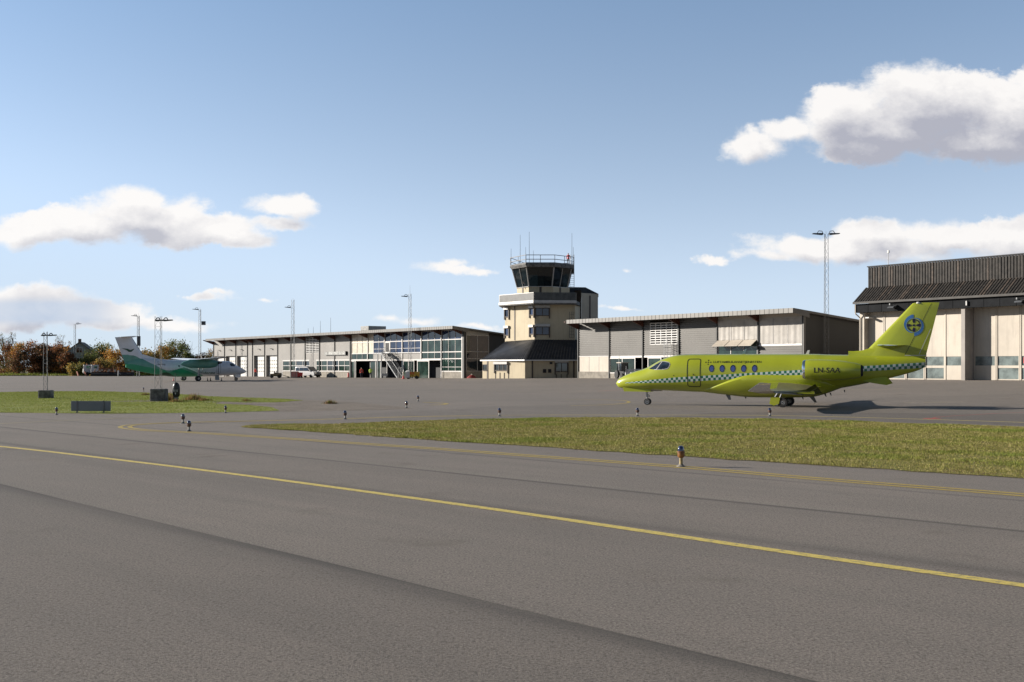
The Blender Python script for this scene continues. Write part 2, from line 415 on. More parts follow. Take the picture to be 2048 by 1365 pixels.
def poly_sheet(name, pts, m, lift, kind='structure', sub=0, jit=0):
    """ground polygon given in world XY"""
    bm = bmesh.new(); q = []
    n = len(pts)
    for i in range(n):
        a, b = pts[i], pts[(i + 1) % n]; L = math.dist(a, b); k = max(1, int(L / sub)) if sub else 1
        for j in range(k):
            t = j / k; x = a[0] + (b[0] - a[0]) * t; y = a[1] + (b[1] - a[1]) * t
            if jit:
                x += mnoise.noise(Vector((x * 1.7, y * 1.7, 3))) * jit * 2; y += mnoise.noise(Vector((x * 1.7, y * 1.7, 9))) * jit * 2
            q.append((x, y))
    vs = [bm.verts.new((x, y, zg(x, y) + lift)) for x, y in q]
    f = bm.faces.new(vs); bmesh.ops.triangulate(bm, faces=[f]); bmesh.ops.recalc_face_normals(bm, faces=bm.faces)
    me = bpy.data.meshes.new(name); bm.to_mesh(me); bm.free(); me.materials.append(m)
    o = bpy.data.objects.new(name, me); COL.objects.link(o); o['kind'] = kind
    return o, q
def smooth_line(pts, n=10):
    P = [Vector(p) for p in pts]; out = []
    for i in range(len(P) - 1):
        p0 = P[max(i - 1, 0)]; p1 = P[i]; p2 = P[i + 1]; p3 = P[min(i + 2, len(P) - 1)]
        for j in range(n):
            t = j / n
            out.append(.5 * ((2 * p1) + (p2 - p0) * t + (2 * p0 - 5 * p1 + 4 * p2 - p3) * t * t + (3 * p1 - p0 - 3 * p2 + p3) * t ** 3))
    out.append(P[-1]); return out
def paint(name, col, wear=.35, wcol=(.15, .13, .11)):
    m = bpy.data.materials.new(name); m.use_nodes = True; g = G(m.node_tree); b = m.node_tree.nodes['Principled BSDF']
    o = g.n('ShaderNodeTexCoord').outputs['Object']
    f = g.mr(g.noise(o, 9, 6, .75), .38 + wear * .4, .75 - wear * .1, 0, .9)
    c = g.mix(g.mr(g.noise(o, 50, 3, .7), .45, .65, 0, .5), col, tuple(q * .62 for q in col))
    g.put(b.inputs['Base Color'], g.mix(f, c, wcol)); b.inputs['Roughness'].default_value = .8
    return m
M['linebright'] = paint('yellow_line_paint', (.66, .51, .12), .14)
M['line'] = paint('worn_yellow_line_paint', (.44, .32, .06), .2)
M['linepale'] = paint('faded_line_paint', (.36, .30, .17), .3)
M['redline'] = paint('red_line_paint', (.42, .07, .05), .2)
def stripe(name, pix, wd, m, off=0.0, lift=.006, n=8, world=False):
    pts = [Vector(p if world else gp(*p)[:2]) for p in pix]; pts = smooth_line([(p.x, p.y) for p in pts], n)
    # resample so long spans follow the terrain
    res = [pts[0]]
    for a, b in zip(pts, pts[1:]):
        k = max(1, int((b - a).length / 3)); res += [a.lerp(b, (j + 1) / k) for j in range(k)]
    mb = MB(); L = []; N = len(res)
    for i in range(N):
        t = (res[min(i + 1, N - 1)] - res[max(i - 1, 0)]).normalized(); nn = Vector((-t.y, t.x))
        a = res[i] + nn * (off - wd / 2); b = res[i] + nn * (off + wd / 2)
        L += [(a.x, a.y, zg(a.x, a.y) + lift), (b.x, b.y, zg(b.x, b.y) + lift)]
    mb.add(L, [(2 * i, 2 * i + 1, 2 * i + 3, 2 * i + 2) for i in range(N - 1)])
    return struct(mb.build(name, m))
centre = [(-300, 866), (0, 893.5), (250, 922), (500, 953), (760, 988), (1024, 1024.5), (1300, 1065), (1600, 1109), (2048, 1172), (2500, 1236)]
stripe('taxiway_centre_line', centre, .22, M['linebright'])
loop = [(2400, 1022), (2048, 993), (1821, 975), (1614, 958.5), (1365, 936.5), (1200, 924), (1024, 911), (852, 898), (676, 886), (500, 874), (366, 865.4), (300, 862.5), (262, 859.5), (243, 856.5),
        (243, 853), (268, 849.6), (354, 845.4), (500, 842.3), (687, 837.8), (810, 834), (939, 831.8), (1100, 830.6)]
stripe('taxiway_edge_line', loop, .18, M['line'], 0)
stripe('taxiway_edge_line', loop[:-1], .18, M['line'], -.36)
stripe('taxiway_edge_line', [(1100, 830.6), (1200, 830.6), (1370, 830.8), (1540, 831.6), (1700, 835), (1862, 839.7), (2048, 845.5), (2400, 858)], .22, M['linebright'])
stripe('apron_lead_line', [(-100, 853), (0, 848), (120, 842), (200, 838.5), (300, 835)], .2, M['linepale'])
stripe('apron_lead_line', [(1140, 812), (1200, 810.5), (1246, 807.5), (1258, 804.6), (1246, 801.8), (1200, 800), (1130, 799)], .22, M['line'])
stripe('apron_lead_line', [(846, 805), (878, 806.6), (893, 807.8), (885, 809.8), (860, 810.5)], .3, M['line'])
stripe('apron_lead_line', [(300, 773), (420, 770.6), (600, 770), (760, 771)], .25, M['linepale'])
stripe('apron_lead_line', [(1260, 805), (1500, 808), (1800, 806), (2048, 803.5)], .18, M['linepale'])
stripe('apron_lead_line', [(1650, 780), (1760, 779.5), (1806, 777.6)], .18, M['linepale'])
stripe('apron_safety_line', [(1866, 837), (1880, 834.3), (1940, 830.5), (2048, 825.5), (2300, 820)], .1, M['redline'])
stripe('apron_safety_line', [(1195, 783), (1230, 780.8), (1270, 779)], .16, M['redline'])
mb = MB(); c_ = gp(1864, 838); mb.lathe([(.4, 0), (.4, .003)], (c_[0], c_[1], .008), 14); struct(mb.build('apron_safety_line', M['redline']))
def P2(L): return [gp(*p)[:2] for p in L]
isl = P2([(482, 855), (500, 851.5), (560, 850), (676, 849), (793, 844.5), (939, 839.5), (1100, 836.8), (1200, 835.8), (1366, 836.4), (1540, 839), (1700, 843), (1821, 848), (2048, 855), (2500, 872),
          (2500, 995), (2300, 980), (2048, 958.5), (1821, 943), (1614, 930), (1366, 914), (1200, 903.5), (1100, 895.7), (881, 882.5), (734, 872), (600, 862.5), (520, 858)])
_, islq = poly_sheet('grass_verge', isl, M['turf'], .012, sub=.5, jit=.16)
isl2 = P2([(-260, 786), (0, 785), (100, 783.5), (183, 783), (330, 787), (423, 793.5), (500, 796.2), (560, 798), (608, 801.5), (560, 805), (500, 807), (440, 805), (430, 808), (500, 811), (545, 816), (562, 822), (500, 824.3), (400, 826.3), (220, 828), (0, 826), (-260, 825)])
poly_sheet('taxiway_patch', P2([(700, 829), (880, 820), (1000, 813), (1200, 808.6), (1400, 806), (1600, 802), (1800, 795), (2048, 787.5), (2500, 779), (2600, 890), (2048, 856), (1821, 849), (1540, 840), (1366, 837.4), (1100, 838), (939, 841), (793, 846), (676, 850), (560, 851), (500, 852), (500, 846), (560, 838)]), M['asphalt3'], .004, sub=2, jit=.15)
poly_sheet('taxiway_patch', P2([(1330, 833), (1420, 827), (1560, 824.5), (1750, 826), (2048, 829), (2500, 836), (2600, 886), (2048, 852), (1821, 845.5), (1540, 836.5), (1366, 835)]), M['asphalt2'], .005, sub=2, jit=.2)
_, isl2q = poly_sheet('grass_verge', isl2, M['turfgreen'], .012, sub=1.0, jit=.12)
poly_sheet('gravel_patch', P2([(425, 800), (520, 799), (600, 800.5), (680, 803), (740, 808), (800, 814), (822, 818), (760, 820.5), (690, 821.5), (560, 824.2), (480, 824), (430, 812)]), M['earth'], .006, sub=1.2, jit=.25)
poly_sheet('bare_soil_strip', P2([(205, 803.5), (250, 801.8), (305, 800.6), (345, 802), (345, 804.6), (300, 804.3), (250, 804.6)]), M['earth'], .018, sub=.5, jit=.15)
poly_sheet('bare_soil_strip', P2([(400, 805), (430, 803.6), (500, 804.4), (560, 806.5), (562, 811), (520, 810), (440, 807)]), M['earth'], .016, sub=.6, jit=.18)
poly_sheet('far_verge', [(-150, 291), (-62, 291), (-64, 330), (-200, 330), (-260, 291)], M['turfgreen'], .02, sub=6, jit=.5)

# grass blades -------------------------------------------------
def inside(px, py, poly):
    P = np.array(poly); x0, y0 = P[:, 0], P[:, 1]; x1, y1 = np.roll(x0, -1), np.roll(y0, -1)
    c = np.zeros(len(px), bool)
    for a, b, d, e in zip(x0, y0, x1, y1):
        if b == e: continue
        h = ((b > py) != (e > py)) & (px < (d - a) * (py - b) / (e - b) + a); c ^= h
    return c
def grass(name, poly, n, hgt, cols, lift=0.0, clump=.55, xlim=None, wdt=.012):
    P = np.array(poly); lo, hi = P.min(0), P.max(0)
    if xlim: lo[0] = max(lo[0], xlim[0]); hi[0] = min(hi[0], xlim[1])
    x = rng.uniform(lo[0], hi[0], n * 3); y = rng.uniform(lo[1], hi[1], n * 3)
    k = inside(x, y, poly) & (np.abs(x) < y * .50 + 1.5); x, y = x[k][:n], y[k][:n]; N = len(x)
    nz = np.array([mnoise.fractal(Vector((a * clump, b * clump, 0)), 1.0, 2.0, 4) for a, b in zip(x, y)])
    nz2 = np.array([mnoise.noise(Vector((a * .35, b * .35, 7))) for a, b in zip(x, y)])
    hh = hgt * (.55 + rng.random(N) * .8) * (1 + .7 * nz); hh = np.maximum(hh, .02)
    wd = wdt * (y / 30.0) * (.7 + rng.random(N) * .9)
    an = rng.uniform(0, math.pi, N); lean = rng.normal(0, .5, (N, 2)) * hh[:, None]
    ca, sa = np.cos(an) * wd, np.sin(an) * wd
    z = np.array([zg(a, b) for a, b in zip(x, y)]) + lift
    V = np.empty((N, 3, 3)); V[:, 0] = np.c_[x - ca, y - sa, z]; V[:, 1] = np.c_[x + ca, y + sa, z]; V[:, 2] = np.c_[x + lean[:, 0], y + lean[:, 1], z + hh]
    me = bpy.data.meshes.new(name); me.vertices.add(N * 3); me.vertices.foreach_set('co', V.ravel())
    me.loops.add(N * 3); me.loops.foreach_set('vertex_index', np.arange(N * 3))
    me.polygons.add(N); me.polygons.foreach_set('loop_start', np.arange(N) * 3)
    sel = np.clip(((nz * .9 + nz2 * 1.1) * 1.6 + rng.normal(0, .5, N) + len(cols) / 2), 0, len(cols) - 1).astype(int)
    for c in cols: me.materials.append(c)
    me.polygons.foreach_set('material_index', sel); me.update(); me.validate()
    o = bpy.data.objects.new(name, me); COL.objects.link(o); return o
def leafm(name, c, t=.25):
    m = bpy.data.materials.new(name); m.use_nodes = True; g = G(m.node_tree); nt = m.node_tree
    b = nt.nodes['Principled BSDF']; b.inputs['Roughness'].default_value = .7; b.inputs['Specular IOR Level'].default_value = .25
    o = g.n('ShaderNodeTexCoord').outputs['Object']; col = g.mix(g.mr(g.noise(o, 3.0, 3, .6), .3, .7), tuple(q * 1.15 for q in c), tuple(q * .7 for q in c))
    g.put(b.inputs['Base Color'], col)
    tr = g.n('ShaderNodeBsdfTranslucent'); g.put(tr.inputs[0], col); mx = g.n('ShaderNodeMixShader'); mx.inputs[0].default_value = t
    out = nt.nodes['Material Output']; nt.links.new(b.outputs[0], mx.inputs[1]); nt.links.new(tr.outputs[0], mx.inputs[2]); nt.links.new(mx.outputs[0], out.inputs[0])
    return m
gc = [leafm('blade_brown', (.21, .125, .062)), leafm('blade_straw', (.33, .28, .105)), leafm('blade_olive', (.25, .245, .052)), leafm('blade_green', (.20, .235, .043)), leafm('blade_bright', (.26, .30, .055))]
o = grass('grass', islq, 290000, .042, [gc[0], gc[2], gc[1], gc[2], gc[3], gc[3]], .01, .5, wdt=.008)
tag(o, 'mown autumn grass, green with brown patches, on the wedge beside the taxiway', 'grass', kind='stuff')
o = grass('grass', isl2q, 130000, .038, [gc[2], gc[4], gc[3], gc[4], gc[2]], .01, .4, wdt=.0045)
tag(o, 'bright green grass around the concrete mast blocks', 'grass', kind='stuff')
o = grass('grass', [(-175, 291), (-60, 291), (-64, 302), (-180, 302)], 14000, .55, [gc[2], gc[3], gc[4], gc[1]], 0, .2, wdt=.018)
tag(o, 'rough grass strip below the far hedge', 'grass', kind='stuff')
dry = [leafm('dry_weed', (.30, .17, .07)), leafm('dry_weed_dark', (.10, .07, .03)), gc[3]]
def weed(label, px, py, w_, h_, n=260):
    x, y, z = gp(px, py); mb = MB()
    for i in range(n):
        a = random.gauss(0, w_ * .4); b = random.gauss(0, .25); hh = h_ * random.uniform(.4, 1) * math.exp(-(a / w_) ** 2)
        ww = random.uniform(.012, .03); dx = random.gauss(0, .12); an = random.uniform(0, 3.1)
        mb.add([(a - ww * math.cos(an), b - ww * math.sin(an), 0), (a + ww * math.cos(an), b + ww * math.sin(an), 0), (a + dx, b + random.gauss(0, .1), hh)], [(0, 1, 2)], random.choice((0, 0, 1, 2)))
    o = mb.build('weed_clump', dry); o.location = (x, y, z); tag(o, label, 'plant', 'dry weeds on the verge')
weed('dry tan weeds between the concrete block and the black sign', 340, 802, .7, .75)
weed('reddish weeds just right of the black sign', 388, 800.5, .9, .6)
weed('tiny dark weed tuft on the green grass left of the concrete block', 290, 791, .45, .3, 160)
weed('pale dry tuft on the bare gravel patch', 660, 808, .5, .33, 200)
weed('low dark green weeds right of the reddish weeds', 408, 802, .6, .3, 200)
weed('small green weed at the right of the far verge', 493, 803, .35, .25, 140)
weed('dark weeds at the foot of the black sign', 352, 804.5, .6, .3, 200)
# ============================================================ long sheds
def T7(x, y): return (400 + x / 6.206, 590 + y / 6.206)
def T6(x, y): return (690 + x / 6.206, 590 + y / 6.206)
def T5(x, y): return (1120 + x / 3.3032, 590 + y / 3.3032)
def T4(x, y): return (1640 + x / 3.9, 430 + y / 3.9)
def wloc(T, x, y, off=0.0):
    px, py = T(x, y); return fx(px, off), fz(px, py, off)
def window(root, x0, x1, z0, z1, y=0.0, nx=1, nz=1, glass='glass', fw=.07, frame='alu', sill=False, side=False, rows=None, cols=None, name='window', dep=.06):
    """window part (frame with bars) with a pane sub-part. side: spans y0..y1 at plane x"""
    f = MB(); p = MB()
    def bx(mb, a, b, c, d, q0, q1):
        if side: mb.box(y - q1, y - q0, a, b, c, d) if False else mb.box(y + q0 * -1, y + q1 * -1, a, b, c, d)
        else: mb.box(a, b, y + q0, y + q1, c, d)
    if x0 > x1: x0, x1 = x1, x0
    bx(f, x0, x1, z0, z0 + fw, -dep, .04); bx(f, x0, x1, z1 - fw, z1, -dep, .04)
    bx(f, x0, x0 + fw, z0 + fw, z1 - fw, -dep, .04); bx(f, x1 - fw, x1, z0 + fw, z1 - fw, -dep, .04)
    cs = cols if cols is not None else [x0 + (x1 - x0) * i / nx for i in range(1, nx)]
    rs = rows if rows is not None else [z0 + (z1 - z0) * i / nz for i in range(1, nz)]
    for c in cs: bx(f, c - fw * .45, c + fw * .45, z0 + fw, z1 - fw, -dep * .9, .035)
    for r in rs: bx(f, x0 + fw, x1 - fw, r - fw * .45, r + fw * .45, -dep * .8, .03)
    if sill: bx(f, x0 - .05, x1 + .05, z0 - .08, z0 - .003, -.14, .0)
    bx(p, x0 + fw * .5, x1 - fw * .5, z0 + fw * .5, z1 - fw * .5, .0, .025)
    o = f.build(name, M[frame], root); p.build('pane', M[glass], o); return o

def shed(name, label, cat, xl, xr, zt, zback_slope, oh, depth, fasc_h, beams, endbeam=True):
    t = thing(name, label, cat, (*lay(0, 0), 0), ROT_F)
    zr = lambda y: zt - zback_slope * (y + oh)
    mb = MB(); th = .16
    mb.hexa([(xl, -oh + .06, zr(-oh) - th), (xr, -oh + .06, zr(-oh) - th), (xr, depth, zr(depth) - th), (xl, depth, zr(depth) - th)],
            [(xl, -oh + .06, zr(-oh) - .01), (xr, -oh + .06, zr(-oh) - .01), (xr, depth, zr(depth) - .01), (xl, depth, zr(depth) - .01)])
    for i in range(int((xr - xl) / .6)):
        x = xl + .3 + i * .6; mb.hexa([(x, -oh + .07, zr(-oh) - .01), (x + .05, -oh + .07, zr(-oh) - .01), (x + .05, depth, zr(depth) - .01), (x, depth, zr(depth) - .01)],
                                      [(x, -oh + .07, zr(-oh) + .04), (x + .05, -oh + .07, zr(-oh) + .04), (x + .05, depth, zr(depth) + .04), (x, depth, zr(depth) + .04)])
    mb.build('roof', M['roofmetal'], t)
    fa = MB(); fa.box(xl, xr, -oh - .02, -oh + .05, zt - fasc_h, zt + .03)
    n = int((xr - xl) / .62)
    for i in range(n + 1):
        x = xl + (xr - xl) * i / n; fa.box(x - .03, x + .03, -oh - .045, -oh - .02, zt - fasc_h + .004, zt + .034)
    fa.build('fascia', M['fascia'], t)
    ef = MB(); ef.hexa([(xr + .003, -oh + .06, zt - fasc_h), (xr + .06, -oh + .06, zt - fasc_h), (xr + .06, .1, zr(.1) - fasc_h * 1.5), (xr + .003, .1, zr(.1) - fasc_h * 1.5)],
                       [(xr + .003, -oh + .06, zt + .03), (xr + .06, -oh + .06, zt + .03), (xr + .06, .1, zr(.1) + .03), (xr + .003, .1, zr(.1) + .03)])
    ef.hexa([(xr + .003, .1, zr(.1) - .2), (xr + .06, .1, zr(.1) - .2), (xr + .06, depth, zr(depth) - .2), (xr + .003, depth, zr(depth) - .2)],
            [(xr + .003, .1, zr(.1) + .03), (xr + .06, .1, zr(.1) + .03), (xr + .06, depth, zr(depth) + .03), (xr + .003, depth, zr(depth) + .03)])
    ef.build('verge_board', M['fascia'], t)
    for x in beams:
        b = MB(); zw = zr(0) - th
        b.hexa([(x - .10, -oh + .12, zr(-oh) - th - .12), (x - .10, .0, zw - .80), (x - .10, .0, zw - .004), (x - .10, -oh + .12, zr(-oh) - th - .004)],
               [(x + .10, -oh + .12, zr(-oh) - th - .12), (x + .10, .0, zw - .80), (x + .10, .0, zw - .004), (x + .10, -oh + .12, zr(-oh) - th - .004)])
        b.build('roof_beam', M['glulam'], t)
    return t, zr
def clad(t, x0, x1, z0, z1, m='corr', y=0.0, per=.2, name='wall_cladding', dep=.035):
    return MB().corr(min(x0, x1), max(x0, x1), z0, z1, y, per, dep).build(name, M[m], t)
def panel(t, x0, x1, z0, z1, y0, y1, m, name): return MB().box(x0, x1, y0, y1, z0, z1).build(name, M[m], t)
def post(t, x, z0, z1, m='steeldark', wd=.16, y0=-.16, y1=.1): return MB().box(x - wd / 2, x + wd / 2, y0, y1, z0, z1).build('facade_post', M[m], t)

# ------------------------------------------------------------ terminal
OH = 2.6
tXL = fx(411.5, OH); tXR = fx(905, OH)
tZT = .5 * (fz(905, 652.8, OH) + fz(650, 665.6, OH))
xeT = fx(929)
yb = sy(1005, xeT); zb = sz(1005, 668, xeT); tS = (tZT - zb) / (yb + OH); tD = 30
tS = max(.03, min(.2, tS))
pill7 = [172, 307, 447, 592, 655, 805, 967, 1130, 1308, 1487, 1675, 1875]
pil = [fx(T7(x, 0)[0]) for x in pill7]
pil6 = [fx(T6(x, 0)[0]) for x in (285, 495, 715, 950, 1200, 1455)]
term, tzr = shed('terminal_building', 'long low grey airport terminal with an overhanging roof, glazed right half, left of the tower', 'building', tXL, tXR + .0, tZT, tS, OH, tD, .42, pil + pil6)
WT = tzr(0) - .16
x0 = pil[0]
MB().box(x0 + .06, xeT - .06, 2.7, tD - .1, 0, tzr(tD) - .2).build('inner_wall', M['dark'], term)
MB().hexa([(x0 + .07, .2, WT - .02), (xeT - .07, .2, WT - .02), (xeT - .07, tD - .2, tzr(tD) - .22), (x0 + .07, tD - .2, tzr(tD) - .22)],
          [(x0 + .07, .2, WT + .1), (xeT - .07, .2, WT + .1), (xeT - .07, tD - .2, tzr(tD) - .17), (x0 + .07, tD - .2, tzr(tD) - .17)]).build('ceiling', M['soffit'], term)
# left gable wall and dark right gable wall
MB().prism([(0, 0), (0, 0)], 0, 0) if False else None
def gable(t, x, y0, y1, zr_, m, zb_=0.0, name='gable_wall', per=.2, thick=.12):
    mb = MB(); n = max(2, int((y1 - y0) / 3))
    a = MB(); d = .02
    mb.hexa([(x - thick, y0, zb_), (x, y0, zb_), (x, y1, zb_), (x - thick, y1, zb_)], [(x - thick, y0, zr_(y0) - .2), (x, y0, zr_(y0) - .2), (x, y1, zr_(y1) - .2), (x - thick, y1, zr_(y1) - .2)])
    # horizontal ribs standing proud
    z = zb_ + per
    while z < zr_(y0) - .25:
        ye = y1
        if z > zr_(y1) - .25: ye = min(y1, y0 + (zr_(y0) - .25 - z) / max(1e-4, (zr_(y0) - zr_(y1))) * (y1 - y0))
        if ye > y0 + .1: mb.box(x + .002, x + .035, y0, ye, z - per * .3, z + per * .12)
        z += per
    return mb.build(name, M[m], t)
gable(term, x0 + .06, .1, tD, tzr, 'corrlight', name='gable_wall')
# cladding + doors on the left half
zdoor = wloc(T7, 750, 757)[1]; zdoor = .5 * (zdoor + wloc(T7, 1000, 745)[1])
GZ = 0.0
for a, b in zip(pil, pil[1:]): pass
for x in pil[:-1]: post(term, x, GZ, WT, 'corrdark', .17)
doors = [(0, 180, 305), (1, 322, 440), (2, 460, 585), (4, 670, 800), (5, 822, 960)]
edges = []
for i, a7, b7 in doors:
    xa, xb = fx(T7(a7, 0)[0]), fx(T7(b7, 0)[0]); zd = fz(T7(b7, 0)[0], T7(0, 742)[1] if i > 3 else T7(0, 752)[1])
    zd = zdoor
    clad(term, pil[i] + .09, pil[i + 1] - .09, zd, WT, 'corrlight')
    for (u, v_) in ((pil[i] + .09, xa), (xb, pil[i + 1] - .09)):
        if v_ - u > .03: panel(term, u, v_, GZ, zd, -.02, 1.0, 'corrlight', 'door_jamb')
    panel(term, xa, xb, zd, zd + .1, .03, 1.0, 'corrdark', 'door_lintel')
    d = MB(); gz = zg(*lay((xa + xb) / 2, 0)); n = 6
    hh = (zd - gz) / n
    for k in range(n):
        d.box(xa, xb, .57, .62, gz + k * hh + .012, gz + (k + 1) * hh - .012)
    d.box(xa, xb, .59, .64, gz, zd)
    dr = d.build('garage_door', M['white'], term)
    for k in range(1, n - 1):
        pn = MB(); m_ = 5; wx = (xb - xa) / m_
        for j in range(m_): pn.box(xa + j * wx + wx * .18, xa + (j + 1) * wx - wx * .18,   .555, .569, gz + k * hh + hh * .32, gz + k * hh + hh * .68)
        pn.build('pane', mat('door_light_strip', (.30, .29, .25), .3, 0, .2, 3), dr)
    lm = MB(); xc = (xa + xb) / 2 + .2; lm.box(xc - .25, xc + .25, -.55, -.1, zd + 1.25, zd + 1.33); lm.box(xc - .03, xc + .03, -.2, .0, zd + 1.3, zd + 1.36); lm.build('wall_lamp', M['steeldark'], term)
clad(term, pil[3] + .09, pil[4] - .09, GZ, WT, 'corrlight')
# bays 6..10
def bay(i, z0, z1, m='corrlight'): clad(term, pil[i] + .09, pil[i + 1] - .09, z0, z1, m)
zw1 = wloc(T7, 1200, 818)[1]; zw0 = wloc(T7, 1200, 943)[1]; zmid = wloc(T7, 1200, 880)[1]
for i in (6, 7, 8, 9, 10):
    bay(i, zw1 + .12, WT) if i != 8 else bay(i, zw1 + .12, wloc(T7, 1400, 722)[1])
xa = fx(T7(1030, 0)[0]); xb = fx(T7(1362, 0)[0]); xc = fx(T7(1445, 0)[0]); xd = fx(T7(1868, 0)[0])
clad(term, pil[6] + .09, xa, GZ, zw1 + .12, 'corrlight'); clad(term, xb, xc, GZ, zw1 + .12, 'corrlight')
for (u, v_, n) in ((xa, xb, 4), (xc, xd, 6)):
    panel(term, u, v_, GZ, zw0 - .06, -.03, .15, 'concrete', 'plinth')
    panel(term, u, v_, zw1 + .0, zw1 + .12, -.08, .1, 'white', 'head_flashing')
    wdt = (v_ - u) / (n / 2)
    for k in range(n // 2):
        window(term, u + k * wdt, u + (k + 1) * wdt, zw0 - .05, zw1, .02, 2, rows=[zmid], glass='glassgreen' if k % 2 == 0 else 'glass', fw=.11, sill=True)
# louvre of white slats
la, lb = fx(T7(1318, 0)[0]), fx(T7(1480, 0)[0]); lz0 = wloc(T7, 1400, 722)[1]; lz1 = wloc(T7, 1400, 535)[1]
def louvre(t, a, b, z0, z1, nslat, ncol):
    panel(t, a, b, z0, z1, .25, .3, 'dark', 'louvre_backing')
    mb = MB()
    for k in range(nslat + 1):
        z = z0 + (z1 - z0) * k / nslat; mb.box(a, b, -.02, .1, z - .055, z + .055)
    for k in range(ncol + 1):
        x = a + (b - a) * k / ncol; mb.box(x - .05, x + .05, -.035, .08, z0 - .05, z1 + .05)
    mb.build('louvre_grille', M['white'], t)
louvre(term, la, lb, lz0, min(lz1, WT - .05), 9, 4)
for (u, v_) in ((pil[8] + .09, la - .02), (lb + .02, pil[9] - .09)):
    if v_ - u > .05: clad(term, u, v_, lz0, WT, 'corrlight')
# name board
sa, sb = fx(T7(1545, 0)[0], .3), fx(T7(1805, 0)[0], .3); s0 = wloc(T7, 1675, 750, .3)[1]; s1 = wloc(T7, 1675, 706, .3)[1]
sgn = MB().box(sa, sb, -.32, -.06, s0, s1).build('name_board', mat('sign_grey', (.20, .20, .19), .6), term)
MB().box(sb + .002, sb + .12, -.34, -.04, s0 - .03, s1 + .03).build('board_cap', M['dark'], sgn)
MB().box(sa + (sb - sa) * .17, sa + (sb - sa) * .185, -.335, -.322, s0, s1).build('board_divider', M['dark'], sgn)
vs, fs = text_mesh('BRØNNØYSUND', .62)
mxx = max(v[0] for v in vs); L0 = sa + (sb - sa) * .21; L1 = sb - .2; sxx = (L1 - L0) / mxx
MB().add([(L0 + v[0] * sxx, -.335, s0 + .2 + v[1]) for v in vs], fs).build('sign_lettering', mat('pale_letters', (.55, .55, .52), .6), sgn)
mb = MB(); cx_ = sa + (sb - sa) * .09; cz_ = (s0 + s1) / 2
mb.hexa([(cx_ - .45, -.335, cz_ - .12), (cx_ + .1, -.335, cz_ + .02), (cx_ + .45, -.335, cz_ + .18), (cx_ + .05, -.335, cz_ + .12)], [(cx_ - .45, -.322, cz_ - .12), (cx_ + .1, -.322, cz_ + .02), (cx_ + .45, -.322, cz_ + .18), (cx_ + .05, -.322, cz_ + .12)])
mb.build('sign_symbol', MATS['pale_letters'], sgn)
# glazed half -------------------------------------------------
zB = wloc(T6, 1410, 551)[1]; zC = wloc(T6, 1410, 707)[1]; zD = wloc(T6, 1410, 793)[1]; zE = wloc(T6, 1410, 950)[1]
print('levels', WT, zB, zC, zD, zE, tZT, tS)
X6 = lambda c: fx(T6(c, 0)[0])
post(term, X6(70), GZ, WT, 'corrdark', .35)
bays = [(87, 283, 3, 'curtain'), (289, 492, 3, 'mixed'), (498, 712, 3, 'glassblue'), (718, 947, 3, 'glassblue'), (953, 1197, 3, 'glassblue'), (1203, 1457, 3, 'glassblue')]
for k, (a, b, n, gl) in enumerate(bays):
    A, B_ = X6(a), X6(b)
    if gl == 'mixed':
        mdl = A + (B_ - A) / 3
        window(term, A, mdl, zB, WT - .02, 0, 1, glass='curtain'); window(term, A, mdl, zC, zB, 0, 1, glass='curtain')
        window(term, mdl, B_, zB, WT - .02, 0, 2, glass='glassblue'); window(term, mdl, B_, zC, zB, 0, 2, glass='glassblue', rows=[zC + (zB - zC) * .38])
    else:
        window(term, A, B_, zB, WT - .02, 0, n, glass='curtain' if gl == 'curtain' else 'glassblue')
        if k == 2:
            dd = A + (B_ - A) * .30
            window(term, A + .05, dd, zC, zB, 0, 1, glass='dark', fw=.2, frame='white', name='balcony_door')
            window(term, dd + .02, B_, zC, zB, 0, 2, glass='glassblue', rows=[zC + (zB - zC) * .38])
        elif k == 3: window(term, A, B_, zC, zB, 0, n, glass='glassblue', rows=[zC + (zB - zC) * .38])
        else: window(term, A, B_, zC, zB, 0, n, glass=gl if gl == 'curtain' else 'glassgreen')
    if k in (0,): window(term, A, B_, zD, zC, 0, n, glass='glassgreen')
    if k == 1:
        mdl = A + (B_ - A) / 3; window(term, A, mdl, zD, zC, 0, 1, glass='glassgreen'); clad(term, mdl, X6(945), zD, zC, 'corrlight', -.01)
    if k >= 4: window(term, A, B_, zD, zC, 0, n, glass='glassgreen')
    post(term, X6((283, 492, 712, 947, 1197, 1457)[k] + 3), zD if k < 4 else GZ, WT, 'alu', .22, -.14)
panel(term, X6(350), X6(950), zC - .06, zC + .06, -.2, -.002, 'white', 'balcony_flashing')
# ground storey
panel(term, X6(75), X6(1197), zD - .22, zD - .004, -.06, .3, 'alu', 'entrance_lintel')
window(term, X6(75), X6(135), GZ, zD - .22, .05, 1, glass='glassgreen', fw=.12)
window(term, X6(283), X6(415), GZ, zD - .22, .5, 2, glass='glassgreen', fw=.1)
window(term, X6(722), X6(858), GZ, zD - .22, .05, 2, glass='glassgreen', fw=.12)
window(term, X6(922), X6(1070), GZ, zD - .22, -.35, 1, glass='glassgreen', fw=.16)
for c in (140, 410, 432, 545): MB().box(X6(c) - .06, X6(c) + .06, -.4, -.28, GZ, zD - .22).build('canopy_post', M['alu'], term)
window(term, X6(1203), X6(1457), zE, zD, 0, 3, glass='glassgreen', rows=[zE + (zD - zE) * .34], sill=True)
panel(term, X6(1203), X6(1462), GZ, zE - .08, -.12, .2, 'concrete', 'plinth')
panel(term, X6(1195), X6(1203), GZ, zD, -.1, .3, 'alu', 'corner_trim')
panel(term, X6(75), X6(1197), GZ, zD, 2.4, 2.65, 'dark', 'entrance_back_wall')
